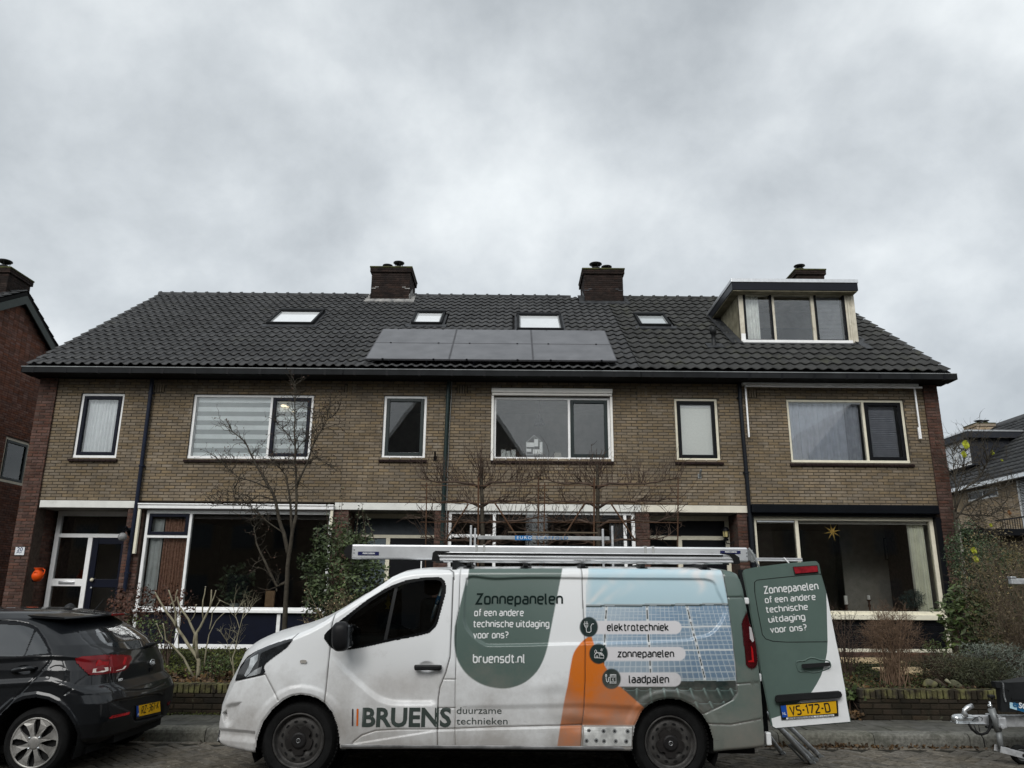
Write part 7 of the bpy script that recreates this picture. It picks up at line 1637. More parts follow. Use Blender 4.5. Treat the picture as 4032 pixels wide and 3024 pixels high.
# ================================================================== dark hatchback at the left
CAR = thing('hatchback', 'dark grey hatchback with yellow number plate parked at the left edge', 'car', (-5.2, 7.87, 0))
CYC = 7.87
zt_ = np.array([.20, .25, .30, .42, .58, .66, .72, .85, .97, 1.05, 1.14, 1.22, 1.27, 1.31])
xr_ = np.array([-3.62, -3.50, -3.43, -3.405, -3.405, -3.45, -3.525, -3.54, -3.59, -3.68, -3.80, -3.93, -4.02, -4.12])
xr_[:9] -= .03
y0_ = np.array([7.16, 7.10, 7.06, 7.03, 7.02, 7.02, 7.015, 7.02, 7.045, 7.10, 7.16, 7.215, 7.25, 7.30])
xf_ = np.array([-7.3, -7.4, -7.45, -7.47, -7.46, -7.43, -7.38, -7.2, -6.5, -6.3, -6.0, -5.75, -5.55, -5.4])
def car_surface():
    zl = np.concatenate([np.linspace(.20, 1.31, 230)]); n1, n2, n3, n4 = 330, 230, 40, 24
    R1 = []
    for z in zl:
        xr, y0, xf = np.interp(z, zt_, xr_), np.interp(z, zt_, y0_), np.interp(z, zt_, xf_); hw = CYC-y0; A = .50 if z < .7 else .50+.35*(z-.7); n = 4.2 if z < .7 else 4.2-1.2*min(1, (z-.7)/.5)
        xs = np.linspace(xf+.5, xr-A, n1, endpoint=False)**1; side = np.stack([xs, np.full_like(xs, y0)], 1)
        th = np.linspace(0, math.pi, n2, endpoint=False); cx = np.abs(np.sin(th))**(2/n); cy = np.sign(np.cos(th))*np.abs(np.cos(th))**(2/n)
        # sample the superellipse evenly by arc length
        tt = np.linspace(0, math.pi, 1500); ex = xr-A+A*np.abs(np.sin(tt))**(2/n); ey = CYC-hw*np.sign(np.cos(tt))*np.abs(np.cos(tt))**(2/n)
        L = np.concatenate([[0], np.cumsum(np.hypot(np.diff(ex), np.diff(ey)))]); q = np.linspace(0, L[-1], n2, endpoint=False); rear = np.stack([np.interp(q, L, ex), np.interp(q, L, ey)], 1)
        xs = np.linspace(xr-A, xf+.5, n3, endpoint=False); far = np.stack([xs, np.full_like(xs, 2*CYC-y0)], 1)
        tt = np.linspace(math.pi, 0, 600); ex = xf+.5-.5*np.abs(np.sin(tt))**(2/3); ey = CYC-hw*np.sign(np.cos(tt))*np.abs(np.cos(tt))**(2/3)
        L = np.concatenate([[0], np.cumsum(np.hypot(np.diff(ex), np.diff(ey)))]); q = np.linspace(0, L[-1], n4, endpoint=False); fr = np.stack([np.interp(q, L, ex), np.interp(q, L, ey)], 1)
        R1.append(np.concatenate([side, rear, far, fr]))
    G = np.stack(R1); m = G.shape[1]; Z = np.repeat(zl[:, None], m, 1)
    pts_ = np.concatenate([G, Z[:, :, None]], 2)
    # roof rings
    top = pts_[-1]; cen = np.array([(-4.12-5.4)/2-.2, CYC]); rings = [pts_]
    for f_, dz in ((.97, .010), (.92, .018), (.8, .028), (.6, .038), (.3, .045), (.02, .047)):
        r = top.copy(); r[:, 0] = cen[0]+(top[:, 0]-cen[0])*f_; r[:, 1] = cen[1]+(top[:, 1]-cen[1])*f_; r[:, 2] = top[:, 2]+dz; rings.append(r[None])
    return np.concatenate(rings), m, len(zl), n1, n2
CG, cm_, nl, n1, n2 = car_surface()
CPt = CG.reshape(-1, 3); cPX, cPY = proj(CPt[:, 0], CPt[:, 1], CPt[:, 2])
nr = CG.shape[0]; idx = np.arange(nr*cm_).reshape(nr, cm_); nxt = np.roll(idx, -1, 1)
CF = np.stack([idx[:-1], nxt[:-1], nxt[1:], idx[1:]], -1).reshape(-1, 4)
ci = np.tile(np.arange(cm_), nr-1); cz_ = np.repeat(np.arange(nr-1), cm_)
fx, fy = cPX[CF].mean(1), cPY[CF].mean(1); near = ci < n1+n2*.96; sidef = ci < n1+n2*.22; low = cz_ < nl-1
fX = CPt[CF][:, :, 0].mean(1)
# body creases and hollows, in photo positions
ARC = [zA(p) for p in ((-420, 1500), (-400, 1400), (-330, 1250), (-200, 1120), (-80, 1065))]; 
CA = [zA(p) for p in ((-95, 1500), (-85, 1400), (-40, 1270), (30, 1170), (120, 1095), (220, 1055), (320, 1042), (420, 1060), (500, 1100), (575, 1170), (640, 1270), (685, 1390), (705, 1480))]
disp = np.zeros(len(CPt)); vi = np.tile(np.arange(cm_), nr); vnear = vi < n1+n2*.97
rec_ = smooth_poly([zA(p) for p in ((960, 1090), (1010, 1060), (1180, 1035), (1400, 1000), (1430, 1060), (1425, 1180), (1400, 1210), (1180, 1260), (1140, 1180), (1000, 1120))], 2)
sh = np.interp(cPX, [zA((0, 0))[0], zA((455, 0))[0], zA((655, 0))[0], zA((780, 0))[0]], [zA((0, 718))[1], zA((0, 690))[1], zA((0, 700))[1], zA((0, 720))[1]])
disp += np.where(vnear & (vi < n1+n2*.3), .018*ss(-5, 14, cPY-sh)*ss(150, 40, cPY-sh), 0)
crl = np.interp(cPX, [0, zA((430, 0))[0], zA((700, 0))[0]], [zA((0, 930))[1], zA((0, 905))[1], zA((0, 985))[1]])
disp += np.where(vi < n1+n2*.25, -.012*ss(20, 0, np.abs(cPY-crl)), 0)
s = sdf(cPX, cPY, CA+[zA((705, 1600)), zA((-95, 1600))]); disp -= np.where(vi < n1+n2*.3, .012*ss(26, 10, s), 0)
for S_, w_ in (([zA(p) for p in ((-60, 372), (150, 385), (250, 402), (330, 440), (400, 540), (448, 655), (458, 690), (430, 745), (300, 880), (0, 1190))], 2.6),
               ([zA(p) for p in ((655, 368), (668, 440), (722, 530), (800, 600), (862, 618), (950, 690))], 2.4), ([zA(p) for p in ((955, 690), (960, 830), (982, 930), (1100, 985), (1200, 985), (1320, 970), (1432, 925))], 2.6), ([zA(p) for p in ((565, 1020), (640, 955), (700, 900), (780, 850))], 2.2)):
    disp += np.where(vnear, .007*ss(w_+2, w_-1, segdist(cPX, cPY, S_)), 0)
cen = zA((502, 852)); dd = np.abs(np.hypot((cPX-cen[0])/83*2.212, (cPY-cen[1])/79*2.212)-1)*37; disp += np.where(vi < n1+n2*.3, .0025*ss(3.2, 1.2, dd), 0)
s = sdf(cPX, cPY, rec_); disp += np.where(vnear, .03*ss(2, -10, s), 0)
hs_ = zA((205, 815)); disp += np.where(vi < n1, .022*np.clip(1-np.hypot((cPX-hs_[0])/34, (cPY-hs_[1]+4)/17)**2, 0, 1), 0)
hat = np.interp(cPY, [zA((0, 650))[1], zA((0, 800))[1], zA((0, 985))[1]], [0, 0, 0])
# push inwards: towards the car centre line in y for the side, towards the front for the rear face
cx_t = np.clip((vi-n1)/n2, 0, 1); ang = cx_t*math.pi; wx = np.where(vi < n1, 0, np.sin(np.clip(ang, 0, math.pi))**.5); wy = np.where(vi < n1, 1, np.sqrt(np.clip(1-wx**2, 0, 1)))*np.where(cx_t > .5, -1, 1)
CP2 = CPt.copy(); CP2[:, 0] -= disp*wx; CP2[:, 1] += disp*wy
hole = sidef & low & inpoly(fx, fy, CA+[zA((705, 1700)), zA((-95, 1700))])
# front wheel arch, outside the frame
fc = CPt[CF]; hole |= sidef & low & (np.hypot(fc[:, :, 0].mean(1)-(-6.83), fc[:, :, 2].mean(1)-.32) < .36)
creg = np.zeros(len(CF), int)
sw = [zA(p) for p in ((-900, 450), (-500, 420), (0, 405), (180, 412), (262, 432), (300, 456), (212, 672), (196, 684), (0, 697), (-900, 730))]
qw = [zA(p) for p in ((318, 468), (345, 500), (395, 585), (426, 660), (215, 680), (300, 478))]
swo = [zA(p) for p in ((-900, 400), (-100, 372), (150, 382), (262, 402), (330, 440), (400, 540), (450, 660), (448, 672), (0, 712), (-900, 745))]
rwin = smooth_poly([zA(p) for p in ((742, 438), (900, 430), (1190, 428), (1270, 490), (1385, 592), (1320, 618), (1180, 630), (1040, 640), (900, 612), (850, 590), (790, 520))], 2)
rgl = smooth_poly([zA(p) for p in ((830, 455), (930, 432), (1180, 432), (1262, 495), (1362, 585), (1300, 612), (1180, 625), (1040, 612), (940, 590), (870, 540))], 2)
tl_ = smooth_poly([zA(p) for p in ((655, 706), (760, 682), (940, 672), (1138, 680), (1125, 745), (1088, 805), (955, 838), (810, 850), (770, 838), (700, 770))], 2)
lowb = [zA(p) for p in ((930, 1060), (1000, 1120), (1150, 1075), (1430, 1010), (1430, 980), (1550, 900), (1560, 1500), (600, 1700), (700, 1480), (890, 1330), (960, 1200))]
creg[sidef & inpoly(fx, fy, swo)] = 1; creg[sidef & (inpoly(fx, fy, sw) | inpoly(fx, fy, qw))] = 2
creg[near & low & (ci > n1-60) & inpoly(fx, fy, rwin)] = 3
creg[near & low & (ci > n1-60) & inpoly(fx, fy, rgl)] = 4
creg[near & low & (ci > n1-90) & inpoly(fx, fy, tl_)] = 5
creg[near & low & (ci > n1-40) & inpoly(fx, fy, lowb)] = 6
far_tl = [zA(p) for p in ((1425, 690), (1440, 640), (1475, 690), (1475, 740), (1440, 740))]; creg[(ci > n1+n2*.6) & (ci < n1+n2) & low & inpoly(fx, fy, far_tl)] = 7
ff = fc[:, :, 2].mean(1); creg[(ci >= n1+n2) & low & (ff > 1.0)] = 2
M_CARP = mat('dark_metallic_paint', (.006, .007, .0085), .35, metal=0, var=.03, coat=.75, scale=80, spec=.15); MATS['dark_metallic_paint'].node_tree.nodes['Principled BSDF'].inputs['Coat Roughness'].default_value = .03
M_CARG = mat('dark_car_window', (.012, .014, .015), .04, coat=1, spec=.9); M_CTL = mat('red_tail_lens', (.17, .004, .007), .3, coat=.25, var=.15, scale=14); M_TRIM = mat('matt_bumper_trim', (.007, .0075, .008), .6, var=.2, spec=.3)
def cpart(name, r, m, parent=CAR, off=0):
    f = CF[(creg == r) & ~hole]; u, inv = np.unique(f.ravel(), return_inverse=True); p = CP2[u].copy(); p[:, 1] -= off*wy[u]; p[:, 0] += off*wx[u]
    me = bpy.data.meshes.new(name); me.from_pydata(p.tolist(), [], inv.reshape(-1, 4).tolist()); me.materials.append(m); me.polygons.foreach_set('use_smooth', [True]*len(me.polygons)); me.update(); return link(name, me, parent)
cpart('body', 0, M_CARP); cpart('window_frame', 1, M_BLACK, off=-.002); cpart('side_window', 2, M_CARG, off=-.006); cpart('rear_window_band', 3, MATS['gloss_black_trim'] if 'gloss_black_trim' in MATS else M_BLACK); cpart('rear_window', 4, mat('rear_glass', (.02, .023, .025), .04, coat=1, spec=1.0), off=-.002)
tlo = cpart('tail_lamp', 5, M_CTL, off=.008); cpart('tail_lamp', 7, M_CTL, off=.008); cpart('bumper_trim', 6, M_TRIM, off=.001)
def chit(p, D=None):
    """point of the car surface under a photo pixel"""
    px, py = zA(p); m_ = vi < n1+n2*.72; d = np.hypot(cPX-px, cPY-py)+np.where(m_, 0, 1e6); i = np.argsort(d)[:4]; w_ = 1/(d[i]+.3); return Vector((CP2[i]*w_[:, None]).sum(0)/w_.sum())
def cpatch(name, poly, m, off, parent=CAR, n=1):
    c = [chit(p) for p in poly]; mid = sum(c, Vector())/len(c); nr_ = Vector()
    for i in range(len(c)): nr_ += (c[i]-mid).cross(c[(i+1) % len(c)]-mid)
    nr_.normalize(); nr_ = nr_ if nr_.dot(Vector((0, 0, CAM_H))-mid) > 0 else -nr_
    k = len(c); b = MB(); b.add([p+nr_*off for p in c]+[p-nr_*.01 for p in c]+[mid+nr_*off], [(i, (i+1) % k, 2*k) for i in range(k)]+[(i, (i+1) % k, k+(i+1) % k, k+i) for i in range(k)]); return b.build(name, m, parent)
# reverse lamp pieces, seam in the lamp, reflector, plate, badges
cpatch('reversing_lens', [(806, 832), (815, 798), (945, 785), (948, 815), (900, 830)], mat('clear_ribbed_lens', (.75, .66, .6), .3), .012)
cpatch('reversing_lens', [(965, 820), (968, 786), (1092, 774), (1075, 800), (1010, 818)], MATS['clear_ribbed_lens'], .012)
M_BRR = mat('bright_red_reflector', (.36, .006, .010), .3, coat=.25, var=.2, scale=20)
cpatch('lamp_insert', [(840, 775), (850, 720), (948, 700), (950, 770)], M_BRR, .011); cpatch('lamp_insert', [(962, 770), (960, 690), (1100, 695), (1080, 760)], M_BRR, .011)
cpatch('rear_reflector', [(950, 1226), (978, 1202), (1125, 1170), (1112, 1194), (955, 1230)], M_BRR, .014)
cpatch('rear_reflector', [(1452, 1088), (1498, 1078), (1496, 1106), (1453, 1114)], mat('dim_red_reflector', (.10, .01, .015), .2), .01)
# plate as a flat plate from two corners
pa, pb, pc_, pd = [chit(p) for p in ((1188, 1120), (1190, 1234), (1398, 1186), (1392, 1078))]
xp = max(pa.x, pb.x, pc_.x, pd.x)+.012; hitx = lambda p: PX(*zA(p), xp)
q = [hitx(p) for p in ((1184, 1116), (1188, 1238), (1400, 1188), (1394, 1072))]; 
def xq(b, q, x0, x1): b.hexa([(x0, v.y, v.z) for v in q], [(x1, v.y, v.z) for v in q])
b = MB(); xq(b, q, xp-.04, xp); b.build('plate_holder', M_PLASTIC, CAR)
q = [hitx(p) for p in ((1206, 1116), (1210, 1210), (1396, 1166), (1391, 1078))]; b = MB(); xq(b, q, xp-.005, xp+.003); b.build('number_plate', M_PLY, CAR)
y0t, z0t = q[1].y, q[1].z; pw_, ph_ = q[2].y-q[1].y, q[0].z-q[1].z
q2_ = [hitx(p) for p in ((1187, 1120), (1191, 1214), (1209, 1210), (1205, 1116))]; b = MB(); xq(b, q2_, xp-.005, xp+.003); b.build('plate_band', M_PLB, CAR)
RX_ = Matrix.Rotation(math.pi/2, 4, 'Z') @ Matrix.Rotation(math.pi/2, 4, 'X')
pt_ = stroke_obj('plate_text', 'RZ-361-K', ph_*.88, M_INK, .5); wd = max(v.co.x for v in pt_.data.vertices)
for v in pt_.data.vertices: v.co = Vector((xp+.0045-v.co.y, y0t+pw_*.07+v.co.x*pw_*.80/wd, z0t+ph_*.19+v.co.z))
pt_.parent = CAR; pt_.matrix_parent_inverse = wm(CAR).inverted()
text_obj('plate_text', 'NL', (xp+.0045, q2_[1].y+.004, z0t+.012), .028, M_TW, CAR, rot=RX_)
c = chit((1316, 738)); b = MB(); b.lathe([(.052, -.004), (.058, .0), (.052, .006), (.046, .006)], c+Vector((.012, 0, 0)), 'x', 24, M=None); o = b.build('badge_ring', M_CHROME, CAR, smooth=True); 
for v in o.data.vertices: v.co.z = c.z+(v.co.z-c.z)*.55
text_obj('badge_text', 'KIA', (c.x+.022, c.y-.037, c.z-.014), .036, M_TW, CAR, rot=RX_, sx=1.1, bold=.001)
c = chit((1010, 905)); c2 = chit((1072, 900)); text_obj('badge_text', 'RIO', (max(c.x, c2.x)+.010, c.y, c.z), .030, M_TW, CAR, rot=RX_, sx=1.6, bold=.0012)
c = chit((1312, 790)); MB().bbox(c.x-.02, c.x+.012, c.y-.04, c.y+.04, c.z-.03, c.z+.012, .006).build('tailgate_button', M_BLACK, CAR)
# spoiler, wiper, aerial, handle
b = MB(); S0 = [chit(p) for p in ((742, 436), (900, 425), (1050, 422), (1195, 425))]
zs = 1.262; y_a, y_b = 7.25, 8.49; n = 16; vs = []
for i in range(n+1):
    u = i/n*2-1; y = CYC+u*.60; xr = -3.84-.13*abs(u)**3; vs += [(xr-.40, y, 1.330-.03*abs(u)**2), (xr-.06, y, 1.302-.02*abs(u)**2), (xr-.05, y, 1.29-.02*abs(u)**2), (xr-.06, y, 1.278-.015*abs(u)), (xr-.35, y, 1.275)]
b.add(vs, [(i*5+k, (i+1)*5+k, (i+1)*5+(k+1) % 5, i*5+(k+1) % 5) for i in range(n) for k in range(5)]+[(0, 1, 2, 3, 4), tuple(n*5+k for k in (4, 3, 2, 1, 0))]); autosmooth(b.build('spoiler', M_CARP, CAR), 40)
b = MB(); b.bbox(-3.845, -3.83, CYC-.12, CYC+.12, 1.282, 1.302, .004); b.build('high_brake_light', mat('dull_red_lens', (.16, .01, .01), .2), CAR)
p0, p1 = chit((1255, 598)), chit((1368, 578)); b = MB(); b.tube([p0+Vector((.03, -.01, .01)), p1+Vector((.02, .02, .02))], [.022, .012], 8); b.build('wiper', M_PLASTIC, CAR, smooth=True)
c = PX(*zA((742, 312)), -4.32); b = MB(); b.lathe([(.05, 0), (.045, .02), (.015, .04), (0, .045)], (c.x, CYC, 1.35), 'z', 16); b.build('aerial_base', M_PLASTIC, CAR, smooth=True)
a0, a1 = PX(*zA((795, 305)), -4.28), PX(*zA((910, 182)), -4.02); a0 = P(*zA((795, 308)), CYC); a1 = P(*zA((908, 184)), CYC); b = MB(); b.tube([a0-Vector((0, 0, .02)), a1], [.006, .003], 6); b.build('aerial', M_PLASTIC, CAR)
h0_, h1_ = chit((95, 815)), chit((315, 790)); b = MB(); b.tube([h0_+Vector((0, .0, 0)), h0_.lerp(h1_, .15)+Vector((0, -.035, .004)), h0_.lerp(h1_, .5)+Vector((0, -.045, .006)), h0_.lerp(h1_, .85)+Vector((0, -.035, .004)), h1_+Vector((0, .0, 0))], [.016, .02, .021, .021, .014], 10); b.build('door_handle', M_CARP, CAR, smooth=True)
# wheels
wc = P(*zA((300, 1440)), 7.06); WZ = wc.z
def hub_wheel(cx, cz, y, parent, far=False):
    w_ = bpy.data.objects.new('wheel', None); COL.objects.link(w_); w_.location = (cx, y, cz); w_.parent = parent; w_.matrix_parent_inverse = wm(parent).inverted(); R_ = cz; c = (cx, 0, cz); rr = .197
    b = MB(); b.lathe([(rr+.003, y+.02), (rr+.008, y+.0), (rr+.03, y-.008), (R_-.045, y-.01), (R_-.015, y+.008), (R_-.002, y+.03), (R_, y+.05), (R_, y+.16), (R_-.03, y+.19), (rr, y+.19)], c, 'y', 64); autosmooth(b.build('tyre', M_TYRE, w_), 30)
    b = MB(); b.lathe([(rr, y+.01), (rr+.004, y-.004), (rr-.004, y-.008), (rr-.012, y-.002)], c, 'y', 48); b.build('cover_rim', M_HC, w_, smooth=True)
    b = MB(); b.lathe([(rr-.006, y+.02), (0, y+.045)], c, 'y', 40); b.build('rim_well', M_RIMD, w_)
    N = 8
    for k in range(N):
        a = 2*math.pi*k/N+.35; b = MB(); M = Matrix.Translation((cx, y, cz)) @ Matrix.Rotation(-a, 4, 'Y')
        # blade: narrow at the hub, wide at the rim, one edge lower
        v = [(.045, -.008, -.017), (.045, -.008, .017), (.10, -.012, .020), (.150, -.010, .034), (.190, -.001, .068), (.194, .0, .0), (.190, .001, -.052), (.150, -.003, -.026), (.10, -.007, -.018)]
        bot = [(p[0], p[1]+.02, p[2]) for p in v]; m_ = len(v); vs = [M @ Vector(p) for p in v+bot]
        b.add(vs, [tuple(range(m_)), tuple(range(2*m_-1, m_-1, -1))]+[(i, (i+1) % m_, m_+(i+1) % m_, m_+i) for i in range(m_)]); b.build('cover_blade', M_HC, w_)
    b = MB(); b.lathe([(.0, y-.012), (.035, y-.012), (.052, y-.008), (.056, y+.01)], c, 'y', 32); b.build('cover_centre', M_HC, w_, smooth=True)
    for k in range(4):
        a = math.pi/4+k*math.pi/2+.05; M = Matrix.Translation((cx+.058*math.cos(a), y, cz+.058*math.sin(a))); b = MB(); b.lathe([(0, -.016), (.008, -.015), (.010, -.008), (.013, .0)], (0, 0, 0), 'y', 10, M=M); b.build('wheel_bolt', M_CHROME, w_, smooth=True)
    return w_
M_HC = mat('silver_wheel_cover', (.33, .32, .30), .42, metal=.5, var=.25, scale=10, dirt=((.13, .12, .10), 7, .55, .75))
hub_wheel(wc.x, WZ, 7.06, CAR); hub_wheel(-6.83, WZ, 7.06, CAR)
for x in (wc.x, -6.83):
    b = MB(); b.lathe([(.0, CYC+.64), (WZ-.02, CYC+.64), (WZ, CYC+.67), (WZ, CYC+.8), (WZ-.03, CYC+.82), (0, CYC+.82)], (x, 0, WZ), 'y', 32); b.build('far_wheel', M_TYRE, CAR)
    b = MB(); b.lathe([(.37, 7.03), (.37, 7.35), (0, 7.35)], (x, 0, WZ+.02), 'y', 36, a0=-.4, a1=math.pi+.4); b.build('wheel_arch_liner', M_LINER, CAR)
MB().box(-7.2, -3.62, 7.18, 8.55, .17, .23).build('underbody', MATS['underbody_black'], CAR)
MB().box(-3.62, -3.5, 7.4, 8.35, .22, .3).build('exhaust_shield', MATS['underbody_black'], CAR)

# ================================================================== trailer at the right edge
def zT(p): return (3600+p[0]/3.5, 2550+p[1]/3.5)
TD = 8.0
TR = thing('trailer', 'galvanised trailer drawbar with jockey wheel and black scaffold box', 'trailer', PZ(4008, 3004, 0))
tp = lambda p, D=TD: P(*zT(p), D)
a, c = tp((700, 1005)), tp((1512, 1015)); zc = (a.z+c.z)/2; dx = c-a
b = MB(); b.bbox(tp((1060, 1000)).x, c.x+3.4, TD, TD+.08, c.z-.052, c.z+.05, .006); b.build('drawbar', M_GALV, TR)
b = MB(); b.bbox(tp((760, 1000)).x, tp((1075, 1000)).x, TD+.01, TD+.07, a.z-.045, a.z+.045, .012); b.bbox(tp((1060, 1000)).x, tp((1185, 1000)).x, TD-.03, TD+.1, c.z-.06, c.z+.058, .012); b.build('coupling_body', M_GALV, TR)
b = MB(); hd_ = tp((620, 985)); b.lathe([(0, -.08), (.03, -.075), (.042, -.05), (.046, .0), (.043, .05), (.04, .1), (.035, .16), (.0, .165)], (hd_.x+.03, TD+.04, a.z+.01), 'x', 20); b.build('ball_coupling', M_CHROME, TR, smooth=True)
MB().bbox(tp((562, 1010)).x, tp((965, 1020)).x, TD-.02, TD+.1, a.z-.032, a.z-.018, .005).build('coupling_flange', M_CHROME, TR)
b = MB(); b.tube([tp((705, 955)), tp((690, 900)), tp((690, 862)), tp((730, 830)), tp((800, 797))], [.028, .026, .02, .024, .022], 10); b.build('coupling_handle', M_ALU, TR, smooth=True)
jt, jb = tp((1045, 735), TD-.06), tp((1195, 1400), TD-.06)
b = MB(); m1, m2 = tp((1062, 840), TD-.06), tp((1160, 1150), TD-.06); b.tube([m1, m2], .033, 16); b.tube([m2, jb], .026, 16); b.build('jockey_tube', M_ZINC, TR, smooth=True)
b = MB(); b.tube([tp((1038, 740), TD-.06), m1], .010, 8); b.tube([tp((1040, 780), TD-.06), tp((1046, 815), TD-.06)], .02, 10); b.build('spindle', M_CHROME, TR, smooth=True)
b = MB(); b.bbox(tp((1012, 650), TD-.06).x, tp((1095, 650), TD-.06).x, TD-.09, TD-.04, tp((0, 685), TD-.06).z, tp((0, 640), TD-.06).z, .01); b.tube([tp((1055, 690), TD-.06), tp((1080, 712), TD-.06)], .012, 6); b.build('crank_handle', M_PLASTIC, TR)
b = MB(); b.bbox(tp((1072, 1000)).x, tp((1180, 1000)).x, TD-.11, TD-.0, c.z-.05, c.z+.05, .012); b.tube([tp((1190, 1035), TD-.1), tp((1170, 980), TD-.1), tp((1140, 920), TD-.1)], .009, 6); b.lathe([(0, -.02), (.02, -.018), (.022, 0)], (tp((1190, 1030), TD-.1).x, TD-.11, c.z-.03), 'y', 12); b.build('clamp', M_GALV, TR)
# jockey wheel
ax = tp((1455, 1470), TD-.06); Rw = ax.z*.98 if ax.z > .05 else .11
jw = bpy.data.objects.new('jockey_wheel', None); COL.objects.link(jw); jw.location = ax; jw.parent = TR; jw.matrix_parent_inverse = wm(TR).inverted()
b = MB(); b.lathe([(Rw*.60, -.03), (Rw*.66, -.036), (Rw*.8, -.038), (Rw*.94, -.03), (Rw, -.012), (Rw, .012), (Rw*.94, .03), (Rw*.66, .036), (Rw*.60, .03)], ax, 'y', 40); b.build('tyre', M_TYRE, jw, smooth=True)
b = MB(); b.lathe([(Rw*.62, -.034), (Rw*.58, -.036), (Rw*.55, -.02), (Rw*.35, -.008), (Rw*.2, -.02), (0, -.03)], ax, 'y', 32); b.build('rim', M_ZINC, jw, smooth=True)
f0 = tp((1215, 1410), TD-.11); b = MB(); M = Matrix.Translation(ax+Vector((0, -.05, 0))) @ Matrix.Rotation(-math.atan2(f0.z-ax.z, f0.x-ax.x), 4, 'Y'); L = math.hypot(f0.x-ax.x, f0.z-ax.z); b.bbox(-.02, L+.02, -.008, .004, -.028, .028, .003, M); b.bbox(-.02, L+.02, .09, .1, -.028, .028, .003, M); b.build('fork', M_GALV, jw)
b = MB(); b.lathe([(0, -.012), (.014, -.01), (.016, 0)], ax+Vector((0, -.055, 0)), 'y', 10); b.build('axle_bolt', M_RUBBER, jw)
# cables
b = MB(); b.tube([tp(p, TD-.05) for p in ((750, 1050), (790, 1120), (860, 1180), (930, 1195), (1000, 1175), (1050, 1100), (1045, 1000), (1035, 930))], .012, 8); b.build('cable', M_RUBBER, TR, smooth=True)
b = MB(); b.tube([tp(p, TD-.04) for p in ((820, 1060), (850, 1140), (920, 1200), (955, 1260), (975, 1370))], .005, 6); b.tube([tp(p, TD-.04) for p in ((885, 1065), (895, 1110), (905, 1160))], .004, 6); b.tube([tp(p, TD-.04) for p in ((800, 1010), (850, 960), (900, 950), (940, 975), (930, 1010))], .004, 6); b.build('breakaway_cable', M_PLASTIC, TR, smooth=True)
b = MB(); b.bbox(tp((965, 1060)).x, tp((1075, 1060)).x, TD-.04, TD+.0, tp((0, 1100)).z, tp((0, 1060)).z, .008); b.build('plug_socket', M_PLASTIC, TR)
# box
M_BOX = mat('black_tool_box', (.014, .015, .016), .5, var=.2, scale=5, bump=.001)
bx = TD-.12; p0, p1, p2 = P(*zT((1108, 470)), bx), P(*zT((1198, 915)), bx), P(*zT((1150, 520)), bx)
bo = thing('tool_box', 'black plastic tool box on the trailer drawbar with a blue and white sticker', 'box', (p1.x, bx, p1.z))
L = 1.3
b = MB(); b.prism([(p0.x+.05, p0.z-.06), (p1.x+.02, p1.z+.02), (p1.x+L, p1.z-.03), (p1.x+L, p0.z-.04)], bx+.01, bx+.5); b.build('tub', M_BOX, bo)
b = MB(); b.prism([(p0.x, p0.z), (p0.x+.004, p0.z-.05), (p0.x+.12, p0.z-.075), (p0.x+.14, p0.z-.16), (p0.x+L, p0.z-.16), (p0.x+L, p0.z+.05), (p0.x+.45, p0.z+.012), (p0.x+.14, p0.z-.006)], bx-.02, bx+.52); autosmooth(b.build('lid', M_BOX, bo), 30)
for o_ in bo.children:
    for v in o_.data.vertices: v.co.y = bx+(v.co.y-bx)*(.12+.88*min(1, max(0, (v.co.x-p0.x)/.8)))
b = MB(); b.prism([(p0.x+.04, p0.z-.06), (p1.x-.0, p1.z+.02), (p1.x+.05, p1.z+.02), (p0.x+.15, p0.z-.1)], bx-.012, bx+.01); b.build('corner_rib', M_BOX, bo)
b = MB(); ch_ = [P(*zT(p), bx-.03) for p in ((1222, 490), (1226, 560), (1232, 640), (1245, 700), (1258, 735))]
for i in range(len(ch_)-1):
    for k in range(3):
        q = ch_[i].lerp(ch_[i+1], (k+.5)/3); b.tube([q+Vector((-.006, 0, .012)), q+Vector((.006, 0, .006)), q+Vector((.005, 0, -.012)), q+Vector((-.005, 0, -.008))], .003, 4)
b.build('latch_chain', M_CHROME, bo)
S = [P(*zT(p), bx-.006) for p in ((1318, 752), (1325, 835), (1560, 905), (1560, 805))]; b = MB(); b.prism([(v.x, v.z) for v in S], bx-.0, bx+.012); b.build('sticker', mat('pale_blue_sticker', (.42, .62, .72), .3), bo)
S2 = [P(*zT(p), bx-.006) for p in ((1415, 775), (1420, 862), (1560, 900), (1560, 808))]; b = MB(); b.prism([(v.x, v.z) for v in S2], bx-.003, bx+.0); b.build('sticker_field', mat('sticker_dark_blue', (.015, .10, .22), .3), bo)
an = math.atan2(S[3].z-S[0].z, S[3].x-S[0].x); text_obj('sticker_text', 'euro', (S[0].x+.02, bx-.004, S[1].z+.016), .085, mat('sticker_dark_blue', (.015, .10, .22), .3), bo, rot=Matrix.Rotation(-an, 4, 'Y') @ Matrix.Rotation(math.pi/2, 4, 'X'), bold=.0015); text_obj('sticker_text', 'SCAFFOLD', (S2[0].x+.01, bx-.006, S2[1].z+.022), .07, M_TW, bo, rot=Matrix.Rotation(-an, 4, 'Y') @ Matrix.Rotation(math.pi/2, 4, 'X'), bold=.0015)
